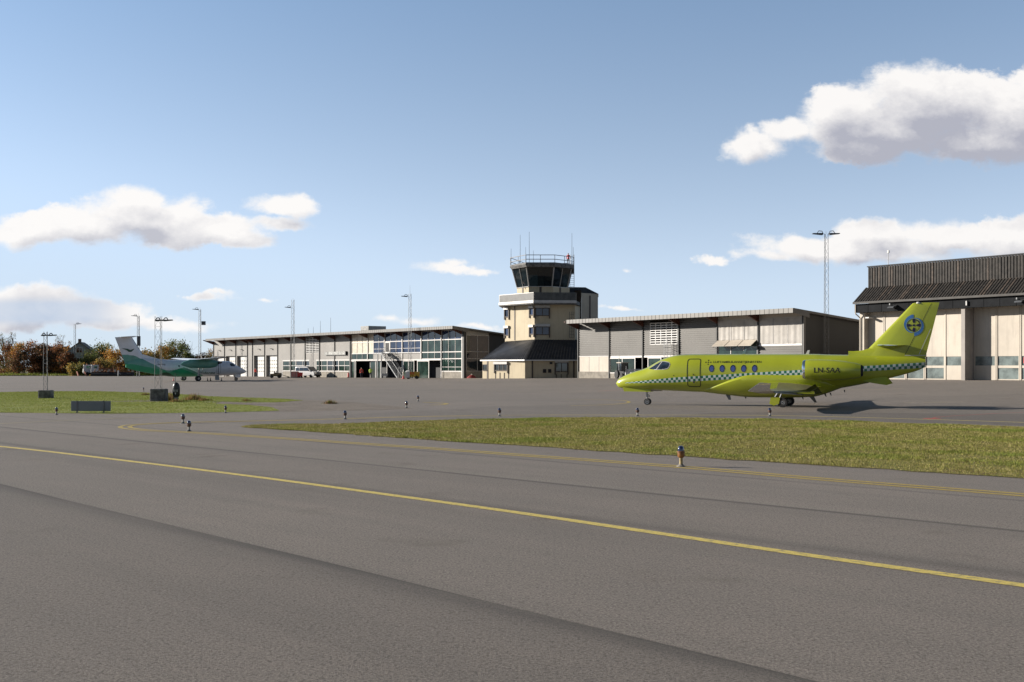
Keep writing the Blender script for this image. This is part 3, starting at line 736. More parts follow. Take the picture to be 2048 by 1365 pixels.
for c in (600, 1078): MB().box(X6(c), X6(c + 100), 1.6, 1.66, GZ, zD - .25).build('entrance_glazing', M['glass'], term)
# right gable: dark post, glass, grey header, dark wall
yg0, yg1 = sy(T6(1505, 0)[0], xeT), sy(T6(1785, 0)[0], xeT)
MB().box(xeT - .3, xeT + .01, -.12, yg0, GZ, WT).build('corner_pier', M['corrdark'], term)
MB().box(X6(1460), xeT - .302, -.1, .2, GZ, WT).build('corner_pier', M['corrdark'], term)
zgt = sz(T6(1500, 0)[0], T6(0, 497)[1], xeT)
window(term, yg0, yg1, zE, zgt, xeT - .02, 1, glass='glass', cols=[sy(T6(1643, 0)[0], xeT)], rows=[zC, zD], side=True, fw=.08, name='gable_window')
MB().hexa([(xeT - .08, yg0, zgt + .003), (xeT, yg0, zgt + .003), (xeT, yg1, zgt + .003), (xeT - .08, yg1, zgt + .003)], [(xeT - .08, yg0, tzr(yg0) - .2), (xeT, yg0, tzr(yg0) - .2), (xeT, yg1, max(zgt + .05, tzr(yg1) - .2)), (xeT - .08, yg1, max(zgt + .05, tzr(yg1) - .2))]).build('gable_header', M['roofmetal'], term)
MB().box(xeT - .1, xeT + .02, yg0, yg1, GZ, zE - .004).build('plinth', M['concrete'], term)
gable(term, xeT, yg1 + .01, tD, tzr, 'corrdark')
# rooftop plant box and aerials
bxx = fx(T7(1745, 0)[0], OH)
mb = MB(); mb.corr(bxx - 1.2, bxx + 1.6, tZT + .0, tZT + 1.1, 2.0, .18, .02); mb.box(bxx - 1.2, bxx + 1.6, 2.0, 5.5, tZT - .6, tZT + 1.1); mb.build('roof_plant_box', M['roofmetal'], term)
for c, top in ((1343, 415), (1407, 398), (1494, 325), (1622, 285)):
    px, py = T7(c, top); x = fx(px, 1.0); MB().tube((x, -1, tZT - .3), (x, -1, fz(px, py, 1.0)), .035, .02, 6).build('roof_aerial', M['steeldark'], term)
# outdoor stair ------------------------------------------------
sx0, sx1 = fx(T6(480, 0)[0], 1.0), fx(T6(715, 0)[0], 1.0); gz = zg(*lay(sx1, -1)); top = zC - .05
st = thing('outdoor_stair', 'grey steel stair rising along the glazed terminal front to the balcony door', 'stair', (*lay(0, 0), 0), ROT_F)
def stp(t): return (sx0 + 1.0 + (sx1 - sx0 - 1.0) * t, top + (gz - top) * t)
for y in (-2.0, -.9):
    a, b = stp(0), stp(1); mb = MB(); mb.hexa([(a[0], y, a[1] - .28), (b[0], y, b[1] - .1), (b[0], y, b[1] + .12), (a[0], y, a[1])], [(a[0], y + .06, a[1] - .28), (b[0], y + .06, b[1] - .1), (b[0], y + .06, b[1] + .12), (a[0], y + .06, a[1])]); mb.build('stringer', M['steel'], st)
    r = MB()
    for hh in (.35, .65, .95): r.tube((a[0], y, a[1] + hh), (b[0], y, b[1] + hh), .025, n=6)
    for k in range(9): q = stp(k / 8); r.tube((q[0], y, q[1]), (q[0], y, q[1] + .95), .02, n=6)
    for hh in (.35, .65, .95): r.tube((sx0 - .6, y, top + hh), (a[0], y, top + hh), .025, n=6)
    for k in range(3): r.tube((sx0 - .6 + k * .8, y, top), (sx0 - .6 + k * .8, y, top + .95), .02, n=6)
    r.build('handrail', M['steel'], st)
mb = MB()
for k in range(20): q = stp((k + .5) / 20); mb.box(q[0] - .14, q[0] + .14, -1.94, -.9, q[1], q[1] + .04)
mb.build('treads', M['steel'], st)
MB().box(sx0 - .6, stp(0)[0], -2.0, -.22, top - .12, top).build('landing', M['steel'], st)
for x in (sx0 - .4, sx0 + .8): MB().box(x - .06, x + .06, -1.95, -1.83, GZ, top - .12).build('leg', M['steel'], st)

# ------------------------------------------------------------ east building
OE = 2.5
eXL = fx(1133, OE); eXR = fx(1586, OE); eZT = .5 * (fz(1588, 616.8, OE) + fz(1300, 632.0, OE))
xeE = fx(1609); yb = sy(1706, xeE); zb = sz(1706, 640, xeE); eS = max(.03, min(.22, (eZT - zb) / (yb + OE)))
print('east', eZT, eS, yb)
ep = [fx(T5(c, 0)[0]) for c in (123, 328, 549, 788, 1040, 1312, 1608)]
east, ezr = shed('terminal_annex', 'grey corrugated shed with white blinds and a white slat grille, between tower and hangar', 'building', eXL, eXR, eZT, eS, OE, 24, .46, ep[:-1])
WE = ezr(0) - .16
MB().box(ep[0] + .06, xeE - .15, 3.2, 23.8, 0, ezr(24) - .2).build('inner_wall', M['dark'], east)
MB().hexa([(ep[0] + .07, .2, WE - .02), (xeE - .07, .2, WE - .02), (xeE - .07, 23.8, ezr(24) - .22), (ep[0] + .07, 23.8, ezr(24) - .22)],
          [(ep[0] + .07, .2, WE + .1), (xeE - .07, .2, WE + .1), (xeE - .07, 23.8, ezr(24) - .17), (ep[0] + .07, 23.8, ezr(24) - .17)]).build('ceiling', M['soffit'], east)
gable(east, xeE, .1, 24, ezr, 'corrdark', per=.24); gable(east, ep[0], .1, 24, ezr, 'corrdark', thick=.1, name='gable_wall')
X5 = lambda c: fx(T5(c, 0)[0]); Z5 = lambda x, y: wloc(T5, x, y)[1]
for x in ep: post(east, x, GZ, WE, 'corrdark', .15)
MB().box(xeE - .02, xeE + .06, -.2, .12, GZ, WE).build('corner_trim', M['fascia'], east)
zl = Z5(225, 406)
clad(east, ep[0] + .08, ep[1] - .08, zl, WE, 'corr', per=.24, dep=.05); clad(east, ep[1] + .08, ep[2] - .08, zl, WE, 'corr', per=.24, dep=.05)
lzb = Z5(680, 326); lzt = Z5(680, 186); lA, lB = X5(597), X5(775)
clad(east, ep[2] + .08, ep[3] - .08, zl, lzb - .06, 'corr', per=.24, dep=.05); clad(east, ep[2] + .08, lA - .02, lzb - .06, WE, 'corr', per=.24, dep=.05)
clad(east, lB + .02, ep[3] - .08, lzb - .06, WE, 'corr', per=.24, dep=.05); louvre(east, lA, lB, lzb, min(lzt, WE - .1), 9, 5)
clad(east, ep[3] + .08, ep[4] - .08, zl, WE, 'corr', per=.24, dep=.05)
# white lower panel + concrete plinth in bay 0
panel(east, ep[0] + .08, ep[1] - .08, Z5(225, 508), zl - .05, -.02, .1, 'whitedirty', 'white_panel')
panel(east, ep[0] + .08, ep[1] - .08, zl - .05, zl + .03, -.07, .0, 'white', 'panel_flashing')
for q in (193, 258): MB().box(X5(q) - .02, X5(q) + .02, -.04, -.022, Z5(225, 508), zl - .05).build('panel_joint', M['steel'], east)
panel(east, ep[0] + .08, ep[1] - .08, GZ, Z5(225, 508) - .004, -.12, .1, 'concrete', 'plinth')
# green glazed lobby, dark opening
zlo = Z5(420, 416)
panel(east, ep[1] + .02, ep[3], zlo, zl, -.04, .12, 'alu', 'entrance_lintel')
window(east, X5(330), X5(500), Z5(410, 520), zlo, -.02, 2, glass='glassgreen', fw=.12); panel(east, X5(330), X5(500), GZ, Z5(410, 520), -.05, .1, 'concrete', 'plinth')
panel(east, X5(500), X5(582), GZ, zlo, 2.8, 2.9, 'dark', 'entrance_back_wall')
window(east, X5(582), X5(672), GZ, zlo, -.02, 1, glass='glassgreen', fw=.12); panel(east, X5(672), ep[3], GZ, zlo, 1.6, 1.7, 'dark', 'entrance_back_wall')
clad(east, ep[3] + .08, ep[4] - .08, GZ, zl, 'corr', per=.24, dep=.05)
# blinds, awnings
zt4 = Z5(1180, 163); zm4 = Z5(1180, 303); zb4 = Z5(1180, 390)
panel(east, ep[4] + .08, ep[6] - .08, zt4 + .0, WE, -.02, .1, 'whitedirty', 'header_panel')
def blinds(a, b, z0, z1, n):
    window(east, a, b, z0, z1, 0, n, glass='blind', fw=.06, name='window')
    mb = MB(); wx = (b - a) / n; k = 26
    for j in range(n):
        vs = []
        for i in range(k + 1):
            x = a + j * wx + .08 + (wx - .16) * i / k; yy = -.035 - .035 * mnoise.noise(Vector((x * 2.4, 1, 0))) - .012 * math.sin(x * 9)
            vs += [(x, yy, z1 - .08), (x, yy - .015 * math.sin(x * 5 + j), z0 + .1 + .06 * mnoise.noise(Vector((x * 1.2, 5, 0))))]
        mb.add(vs, [(2 * i, 2 * i + 1, 2 * i + 3, 2 * i + 2) for i in range(k)])
    mb.build('blind', M['blind'], east, smooth=True)
blinds(ep[4] + .1, ep[5] - .1, zm4, zt4, 3)
zm5 = Z5(1450, 328); blinds(ep[5] + .1, ep[6] - .1, zm5, zt4, 3)
panel(east, ep[5] + .1, ep[6] - .1, zm5 - .16, zm5 - .004, -.12, .05, 'white', 'sill')
clad(east, ep[5] + .08, ep[6] - .08, GZ, zm5 - .17, 'corr', per=.24, dep=.05)
window(east, ep[4] + .1, ep[5] - .1, zm4 - 2.2, zm4 - .01, 0, 3, glass='glassgreen', fw=.09)
clad(east, ep[4] + .08, ep[5] - .08, GZ, zm4 - 2.21, 'corr', per=.24, dep=.05)
wx = (ep[5] - ep[4] - .2) / 3
for j in range(3):
    a = ep[4] + .1 + j * wx + .05; b = a + wx - .1
    mb = MB(); mb.hexa([(a, -.12, zm4 + .02), (b, -.12, zm4 + .02), (b, -1.1, zm4 - .62), (a, -1.1, zm4 - .62)], [(a, -.12, zm4 + .06), (b, -.12, zm4 + .06), (b, -1.1, zm4 - .58), (a, -1.1, zm4 - .58)])
    mb.tube((a, -1.05, zm4 - .63), (a, -.06, zm4 - .9), .02, n=5); mb.tube((b, -1.05, zm4 - .63), (b, -.06, zm4 - .9), .02, n=5)
    mb.build('awning', M['whitedirty'], east)
for c in (400, 930, 1145):
    x = X5(c); MB().box(x - .3, x + .3, -1.4, -1.1, ezr(-1.3) - .42, ezr(-1.3) - .18).build('soffit_lamp', M['steeldark'], east)
# caged ladder standing against the slat grille
ld = thing('caged_ladder', 'white caged steel ladder standing against the annex wall right of the slat grille', 'ladder', (*lay(X5(740), -.5), 0), ROT_F)
zt_ = Z5(760, 290)
mb = MB(); mb.tube((-.28, 0, GZ), (-.28, 0, zt_), .03, n=6); mb.tube((.28, 0, GZ), (.28, 0, zt_), .03, n=6)
z = GZ + .3
while z < zt_: mb.tube((-.28, 0, z), (.28, 0, z), .018, n=5); z += .3
mb.build('rails', M['white'], ld)
mb = MB(); z = 3.0
while z < zt_ + .1:
    pts = [(.42 * math.cos(t), -.02 - .75 * math.sin(t), z) for t in np.linspace(0, math.pi, 9)]; mb.path(pts, .02, 4); z += .55
for t in np.linspace(0.3, math.pi - .3, 5): mb.tube((.42 * math.cos(t), -.02 - .75 * math.sin(t), 3.0), (.42 * math.cos(t), -.02 - .75 * math.sin(t), zt_), .015, n=4)
mb.build('cage', M['steel'], ld)

# ------------------------------------------------------------ hangar
OHg = .8
hXL = fx(1706.5, OHg); hXR = hXL + 44
hzE = .5 * (fz(T4(258, 0)[0], T4(0, 688)[1], OHg) + fz(T4(1591, 0)[0], T4(0, 608)[1], OHg))
ycl = sy(1737, hXL + .3); hzC0 = sz(1737, 576, hXL + .3); hzC1 = sz(1737, 535, hXL + .3)
print('hangar', hXL, hzE, ycl, hzC0, hzC1)
hang = thing('hangar', 'large pale hangar with dark board upper storey and black roof band at the right edge', 'hangar', (*lay(0, 0), 0), ROT_F)
xw0 = hXL + .25; zwt = fz(1780, T4(0, 745)[1], 0)
# lower pitched roof made of boards
def boards(mb, xa, xb, p0, p1, n, wob=.0):
    """ribbed boards running from edge p0=(y,z) to p1=(y,z)"""
    st_ = (xb - xa) / n; (y0, z0), (y1, z1) = p0, p1
    L = math.hypot(y1 - y0, z1 - z0); ny, nz = (z1 - z0) / L, -(y1 - y0) / L
    if nz < 0: ny, nz = -ny, -nz
    if abs(nz) < .2: ny, nz = -1, 0
    for i in range(n):
        a = xa + i * st_; b = a + st_ * .52; h = .045 + random.random() * .02
        mb.hexa([(a, y0, z0), (b, y0, z0), (b, y1, z1), (a, y1, z1)], [(a, y0 + ny * h, z0 + nz * h), (b, y0 + ny * h, z0 + nz * h), (b, y1 + ny * h, z1 + nz * h), (a, y1 + ny * h, z1 + nz * h)], 1 if random.random() < .22 else 0)
M['hangwood2'] = mat('weathered_boards', (.070, .052, .040), .75, 0, .3, 3)
mb = MB(); mb.hexa([(hXL, -OHg, hzE - .12), (hXR, -OHg, hzE - .12), (hXR, ycl, hzC0 - .12), (hXL, ycl, hzC0 - .12)], [(hXL, -OHg, hzE), (hXR, -OHg, hzE), (hXR, ycl, hzC0), (hXL, ycl, hzC0)])
boards(mb, hXL + .02, hXR, (-OHg, hzE), (ycl, hzC0), 150); mb.build('lower_roof', [M['hangwood'], M['hangwood2']], hang)
mb = MB(); mb.box(hXL + .3, hXR, ycl, 38, hzC0 - 3, hzC1 - .05); boards(mb, hXL + .3, hXR, (ycl, hzC0 - .02), (ycl, hzC1), 150); mb.build('upper_wall', [M['hangwood'], M['hangwood2']], hang)
MB().box(hXL + .2, hXR, ycl - .12, ycl + .3, hzC1, hzC1 + .1).build('roof_edge', M['dark'], hang)
MB().box(hXL - .02, hXR, -OHg - .08, -OHg - .003, hzE - .16, hzE + .04).build('gutter', mat('dark_gutter', (.06, .055, .05), .7), hang)
zf0 = fz(1712, T4(0, 765)[1], .5)
mb = MB(); mb.box(hXL + .05, hXR, -.55, -.1, zf0, hzE - .16)
for i in range(30): mb.box(hXL + i * 1.5, hXL + i * 1.5 + .03, -.575, -.551, zf0, hzE - .16)
mb.build('black_fascia', mat('charcoal_panels', (.011, .012, .014), .8, 0, .15, ior=1.25), hang)
xd1 = fx(T4(1117, 0)[0]); xd2 = fx(T4(1147, 0)[0])
MB().box(xw0, hXR, 1.5, 38, 0, hzC0 - .3).build('wall', M['whitedirty'], hang)
MB().box(xw0 - .02, xw0 + .5, -.09, 1.5, 0, zf0 + .3).build('corner_column', M['whitedirty'], hang)
MB().box(xd1, xd2, -.35, 1.1, 0, zf0 + .3).build('door_column', mat('column_rusty_white', (.30, .27, .245), .7, 0, .08, .6), hang)
# downpipe
MB().path([(hXL + .12, -.6, hzE - .2), (hXL + .12, -.6, zf0 - .1), (xw0 + .1, -.2, zf0 - .5), (xw0 + .1, -.2, 0)], .06, 8).build('downpipe', M['whitedirty'], hang)
# sliding door leaves
Z4 = lambda y: fz(1850, T4(0, y)[1]);
zw_t = fz(T4(1040, 0)[0], T4(0, 1105)[1]); zw_b = fz(T4(1040, 0)[0], T4(0, 1176)[1]); zl_t = fz(T4(870, 0)[0], T4(0, 1195)[1]); zl_b = fz(T4(870, 0)[0], T4(0, 1278)[1])
M['dirtyglass'] = mat('dusty_glass', (.15, .18, .175), .15, 0, .22, 1.2, ior=1.6)
def leaf(c0, c1, y, upper=True, lower=True, redg=False):
    a, b = fx(T4(c0, 0)[0]), fx(T4(c1, 0)[0]); gzz = zg(*lay((a + b) / 2, 0)) + .02
    d = MB()
    d.box(a + .02, b - .02, y, y + .12, zw_t, zf0 + .25)
    d.box(a + .02, b - .02, y, y + .12, zl_t + .0, zw_b)
    d.box(a + .02, b - .02, y, y + .12, gzz, zl_b)
    for x in (a + .02, b - .12): d.box(x, x + .10, y - .05, y, gzz, zf0 + .25)
    for x in (a + .02, b - .12): d.box(x, x + .10, y + .001, y + .12, zl_b, zl_t); d.box(x, x + .10, y + .001, y + .12, zw_b, zw_t)
    if not lower: d.box(a + .12, b - .12, y, y + .12, zl_b, zl_t)
    o = d.build('sliding_door', M['whitedirty'], hang)
    p = MB().box(a + .12, b - .12, y + .05, y + .07, zw_b, zw_t).build('pane', M['dirtyglass' if not redg else 'glass'], o)
    if lower: MB().box(a + .12, b - .12, y + .05, y + .07, zl_b, zl_t).build('pane', M['dirtyglass'], o)
leaf(318, 470, .62); leaf(470, 640, .62); leaf(640, 788, .62); leaf(788, 948, .62); leaf(948, 1117, .55, lower=False)
leaf(1147, 1322, 1.15, lower=False); leaf(1322, 1508, 1.15); leaf(1508, 1700, 1.15); leaf(1700, 1880, 1.15); leaf(1880, 2100, 1.15)
MB().box(fx(T4(1532, 0)[0]), fx(T4(1600, 0)[0]), 1.17, 1.19, zw_b + .2, zw_t - .1).build('red_equipment_behind_glass', M['red'], hang)
def flood(px, py, big=True):
    x = fx(px, 1.0); z = fz(px, py, 1.0)
    mb = MB(); mb.tube((x - .1, -.55, z + .05), (x - .1, -1.0, z + .02), .04, n=6); mb.hexa([(x - .15, -1.3, z - .28), (x + .5, -1.3, z - .28), (x + .5, -.62, z - .16), (x - .15, -.62, z - .16)], [(x - .15, -1.2, z - .15), (x + .5, -1.2, z - .15), (x + .5, -.6, z + .02), (x - .15, -.6, z + .02)])
    mb.box(x - .16, x - .06, -.95, -.85, z, z + .16); mb.build('flood_lamp', M['steel'], hang)
flood(*T4(548, 705)); flood(*T4(1540, 660)); 
x = fx(T4(1147, 0)[0], .6); z = fz(*T4(1147, 690), .6); MB().box(x - .05, x + .05, -.75, -.57, z - .2, z + .2).build('wall_bracket', M['white'], hang)
x = fx(T4(380, 0)[0], .1); z = fz(*T4(380, 803), .1); MB().box(x - .25, x + .15, -.3, .6, z - .06, z + .06).build('wall_bracket', M['white'], hang)
x = fx(1770.6, -ycl); MB().tube((x, ycl + .5, hzC1), (x, ycl + .5, hzC1 + 1.3), .03, n=6).box(x - .08, x + .08, ycl + .42, ycl + .58, hzC1 + 1.3, hzC1 + 1.55).build('roof_beacon', M['white'], hang)

# ------------------------------------------------------------ control tower (level coordinates: world, origin at front corner)
TW = (2.5, 147.0); tg = zg(2, 149)
tw = thing('control_tower', 'cream control tower with slanted black cab windows and railed roof', 'tower', (TW[0], TW[1], 0), 0)
def tp(px, Y): return ((px - CX) / F * Y - TW[0], Y - TW[1])
def tz(py, Y): return H - (py - HY) / F * Y
C3 = lambda x, y: (960 + x / 4.264, 450 + y / 4.264)
def poly_wall(mb, bot, top, z0, z1): return mb.hexa([(x, y, z0) for x, y in bot], [(x, y, z1) for x, y in top])
# base
Bf = tp(1050, 147); Br = tp(1156, 147.6); Al = tp(965, 152.6); Bb = [tp(1156, 160), tp(985, 160)]
zE_ = tz(720.5, 147)
poly_wall(MB(), [Bf, Br, *Bb, Al], [Bf, Br, *Bb, Al], 0, zE_).build('base_wall', M['cream'], tw)
# roof skirt
ez = .35
Ro = [tp(1049.5, 146.4), tp(1160, 147.0), tp(1160, 158), tp(1010, 158), tp(961, 153.0)]
Sf = tp(1069, 150); Sr = tp(1150, 150.3); Sa = tp(1010, 154.9); Sb = tp(1160, 155); Sc = tp(1160, 160); Sd = tp(1020, 160)
zr0 = tz(719.5, 146.4); zr1 = tz(679.7, 150)
Ri = [Sf, tp(1160, 150.4), tp(1160, 157.9), tp(1030, 157.9), tp(1014, 154.9)]
rb = MB(); rb.hexa([(x, y, zr0 - .02) for x, y in Ro], [(x, y, zr1) for x, y in Ri]); 
def lerp2(a, b, t): return (a[0] + (b[0] - a[0]) * t, a[1] + (b[1] - a[1]) * t)
for i, n in ((4, 22), (0, 18)):     # standing seams on the two visible slopes
    o0, o1 = Ro[i], Ro[(i + 1) % 5]; i0, i1 = Ri[i], Ri[(i + 1) % 5]
    for k in range(n):
        a = lerp2(o0, o1, (k + .5) / n); b = lerp2(i0, i1, (k + .5) / n); rb.tube((a[0], a[1], zr0 + .02), (b[0], b[1], zr1 + .02), .035, n=4)
rb.build('skirt_roof', M['roofdark'], tw)
ev = MB(); 
for i in (4, 0): a, b = Ro[i], Ro[(i + 1) % 5]; ev.tube((a[0], a[1], zr0 - .1), (b[0], b[1], zr0 - .1), .11, n=4)
ev.build('eaves_gutter', M['white'], tw)
# trims and windows of the base
def on_edge(A, B_, t): return lerp2(A, B_, t)
def edge_box(mb, A, B_, t0, t1, z0, z1, out0, out1):
    a = on_edge(A, B_, t0); b = on_edge(A, B_, t1); dx, dy = B_[0] - A[0], B_[1] - A[1]; L = math.hypot(dx, dy); n = (dy / L, -dx / L)
    q = [(a[0] + n[0] * out0, a[1] + n[1] * out0), (b[0] + n[0] * out0, b[1] + n[1] * out0), (b[0] + n[0] * out1, b[1] + n[1] * out1), (a[0] + n[0] * out1, a[1] + n[1] * out1)]
    return mb.hexa([(x, y, z0) for x, y in q], [(x, y, z1) for x, y in q])
def tparam(A, B_, px):   # edge parameter seen at a pixel column
    k = (px - CX) / F; ax, ay = A[0] + TW[0], A[1] + TW[1]; bx_, by_ = B_[0] + TW[0], B_[1] + TW[1]
    return (k * ay - ax) / ((bx_ - ax) - k * (by_ - ay))
def ez_at(A, B_, t, py): Y = A[1] + TW[1] + (B_[1] - A[1]) * t; return tz(py, Y)
def twin(A, B_, c0, c1, y0, y1, nx=2, frame='brown', glass='glass', shutter=True, C=C3):
    (p0, q0), (p1, q1) = C(c0, y0), C(c1, y1); t0, t1 = sorted((tparam(A, B_, p0), tparam(A, B_, p1)))
    za, zb_ = sorted((ez_at(A, B_, t0, q0), ez_at(A, B_, t1, q1))); L = math.dist(A, B_); dt = .09 / L
    f = MB()
    edge_box(f, A, B_, t0, t1, zb_ - .09, zb_, -.02, .09); edge_box(f, A, B_, t0, t1, za, za + .09, -.02, .12)
    for i in range(nx + 1):
        t = t0 + (t1 - t0) * i / nx; edge_box(f, A, B_, max(t0, t - dt / 2), min(t1, t + dt / 2), za + .09, zb_ - .09, -.02, .08)
    o = f.build('window', M[frame], tw)
    p = MB(); edge_box(p, A, B_, t0 + dt / 2, t1 - dt / 2, za + .05, zb_ - .05, -.02, .02); p.build('pane', M[glass], o)
    if shutter:
        s = MB(); edge_box(s, A, B_, t0 - .12 / L, t1 + .12 / L, zb_ + .004, zb_ + .34, -.02, .30); s.build('shutter_box', M['alu'], o)
        s = MB(); edge_box(s, A, B_, t0 - .14 / L, t0 - .01 / L, za - .35, zb_, .0, .16); edge_box(s, A, B_, t1 + .01 / L, t1 + .14 / L, za - .35, zb_, .0, .16); s.build('window_trim', M['brown'], o)
    return o
def trim(A, B_, c, z0, z1, wd=.22, C=C3, m='brown'):
    t = tparam(A, B_, C(c, 0)[0]); L = math.dist(A, B_); mb = MB(); edge_box(mb, A, B_, t - wd / 2 / L, t + wd / 2 / L, z0, z1, -.02, .05); mb.build('brown_batten', M[m], tw)
twin(Al, Bf, 25, 62, 1190, 1245, 1, shutter=False); twin(Al, Bf, 130, 235, 1190, 1245, 3)
for c in (65,): trim(Al, Bf, c, 0, zE_)
for c in (132, 170, 207, 243): trim(Al, Bf, c, 0, zE_ - 1.7, .12)
twin(Bf, Br, 645, 745, 1175, 1255, 2, frame='brown'); twin(Bf, Br, 536, 565, 1230, 1263, 1, shutter=False, glass='dark'); twin(Bf, Br, 580, 608, 1230, 1263, 1, shutter=False, glass='dark')
for c in (447, 800): trim(Bf, Br, c, 0, zE_)
for c in (650, 692, 742): trim(Bf, Br, c, 0, zE_ - 1.9, .1)
mb = MB(); mb.lathe([(.16, 0), (.2, .1), (.2, .28), (.05, .3)], (tp(1102, 146.7)[0], tp(1102, 146.7)[1], tz(729, 146.7)), 10); mb.build('wall_lamp', M['dark'], tw)
# shaft
zs1 = tz(603, 150)
poly_wall(MB(), [Sf, Sr, Sb, Sc, Sd, Sa], [Sf, Sr, Sb, Sc, Sd, Sa], zr1 - 1.5, zs1).build('shaft_wall', M['cream'], tw)
for (c0, c1, y0, y1) in ((216, 246, 725, 788), (216, 246, 883, 945)): twin(Sa, Sf, c0, c1, y0, y1, 1, glass='glassblue')
for (c0, c1, y0, y1) in ((428, 458, 713, 772), (428, 458, 875, 935)): twin(Sa, Sf, c0, c1, y0, y1, 1, glass='glassblue')
for (c0, c1, y0, y1) in ((476, 588, 708, 778), (476, 588, 868, 940)): twin(Sf, Sr, c0, c1, y0, y1, 2, glass='glassblue', frame='brown')
trim(Sa, Sf, 297, zr1, zs1, .2)
# balcony deck
zb0 = tz(606.5, 148); zb1 = tz(602.5, 148)
Kf = tp(1067, 148); Kr = tp(1153, 148.6); Ka = tp(998, 153.9); Kb = tp(1160, 152.5); Kc = tp(1160, 159); Kd = tp(1005, 159)
poly_wall(MB(), [Kf, Kr, Kb, Kc, Kd, Ka], [Kf, Kr, Kb, Kc, Kd, Ka], zb0 - .12, zb1 + .05).build('balcony_deck', M['concdark'], tw)
MBk = MB(); 
for A, B_ in ((Ka, Kf), (Kf, Kr)): edge_box(MBk, A, B_, 0, 1, zb0 + .04, zb1 + .12, .0, .05)
MBk.build('balcony_edge', M['alu'], tw)
rz = zb1 + .12
for A, B_, n, m_ in ((Ka, Kf, 5, 'steel'), (Kf, Kr, 4, 'steeldark')):
    mb = MB(); edge_box(mb, A, B_, 0, 1, rz + 1.0, rz + 1.07, -.1, -.02)
    edge_box(mb, A, B_, 0, 1, rz + .55, rz + .6, -.08, -.04)
    for i in range(n + 1): edge_box(mb, A, B_, max(0, i / n - .008), min(1, i / n + .008), rz - .05, rz + 1.0, -.09, -.03)
    mb.build('balcony_rail', M['alu' if m_ == 'steel' else 'steeldark'], tw)
    p = MB(); edge_box(p, A, B_, .01, .99, rz, rz + .98, -.03, -.015); p.build('rail_panel', mat('smoked_rail_panel', (.055, .054, .05), .35, 0, .2), tw)
# neck (cream band) and cab
Nf = tp(1057.5, 151.2); Nr = tp(1106, 151.2); Ne = tp(1139, 153.6); Na = tp(1034, 154.0); Nb_ = [tp(1139, 159.5), tp(1034, 159.5)]
zn0 = zb1; zn1 = tz(574, 151.2)
NP = [Nf, Nr, Ne, *Nb_, Na]
poly_wall(MB(), NP, NP, zn0, zn1).build('neck_wall', M['cream'], tw)
for A, B_, cs in ((Na, Nf, (366,)), (Nf, Nr, (516,)), (Nr, Ne, (683,))):
    for c in cs: trim(A, B_, c, zn0, zn1, .3)
C8 = lambda x, y: (1000 + x / 9.75, 500 + y / 9.75)
zc0 = zn1 + .05; zc1 = tz(535.5, 150.3)
def expand(P, k, c): return [(c[0] + (x - c[0]) * k, c[1] + (y - c[1]) * k) for x, y in P]
cb = [tp(1058, 151.1), tp(1104, 151.1), tp(1134.5, 153.4), tp(1134.5, 158.8), tp(1058, 161), tp(1034.5, 154.0)]
ct = [tp(1053, 149.9), tp(1108, 149.9), tp(1142.5, 152.6), tp(1142.5, 160), tp(1055, 162), tp(1024.5, 153.2)]
s = MB(); poly_wall(s, [(x * 1.0, y) for x, y in expand(cb, 1.03, (4, 8))], expand(cb, 1.03, (4, 8)), zn1, zc0); s.build('cab_sill', M['white'], tw)
g_ = MB(); n6 = 6
g_.hexa([(x, y, zc0) for x, y in expand(cb, .985, (4, 8))], [(x, y, zc1) for x, y in expand(ct, .985, (4, 8))])
cabglass = bpy.data.materials.new('cab_glass'); cabglass.use_nodes = True
b_ = cabglass.node_tree.nodes['Principled BSDF']; b_.inputs['Base Color'].default_value = (.012, .017, .02, 1); b_.inputs['Roughness'].default_value = .03; b_.inputs['IOR'].default_value = 1.6
tr_ = cabglass.node_tree.nodes.new('ShaderNodeBsdfTransparent'); tr_.inputs[0].default_value = (.35, .42, .42, 1)
mx_ = cabglass.node_tree.nodes.new('ShaderNodeMixShader'); mx_.inputs[0].default_value = .80
cabglass.node_tree.links.new(b_.outputs[0], mx_.inputs[2]); cabglass.node_tree.links.new(tr_.outputs[0], mx_.inputs[1]); cabglass.node_tree.links.new(mx_.outputs[0], cabglass.node_tree.nodes['Material Output'].inputs[0])
g_.build('cab_glazing', cabglass, tw)
MB().hexa([(x, y, zc0 + .01) for x, y in expand(cb, .5, (4, 8))], [(x, y, zc1 - .01) for x, y in expand(ct, .45, (4, 8))]).build('cab_core', M['dark'], tw)
for i in range(6):
    a, b = cb[i], ct[i]; MB().tube((a[0], a[1], zc0), (b[0], b[1], zc1), .09, n=6).build('cab_mullion', M['alu'], tw)
for i, ts in ((5, (.5,)), (1, (.5,))):
    for t in ts: a = lerp2(cb[i], cb[(i + 1) % 6], t); b = lerp2(ct[i], ct[(i + 1) % 6], t); MB().tube((a[0], a[1], zc0), (b[0], b[1], zc1), .055, n=6).build('cab_mullion', M['alu'], tw)
rt = [tp(1051, 149.1), tp(1109.5, 149.1), tp(1148.5, 152.2), tp(1148.5, 161), tp(1055, 163), tp(1019.5, 153.2)]
rt2 = expand(rt, .97, (4, 8))
zrf = tz(525.5, 149.5)
m_ = MB(); m_.hexa([(x, y, zc1 + .01) for x, y in rt2], [(x, y, zc1 + .35) for x, y in rt]); m_.hexa([(x, y, zc1 + .352) for x, y in rt], [(x, y, zrf) for x, y in expand(rt, .985, (4, 8))]); m_.build('cab_roof', M['concdark'], tw)
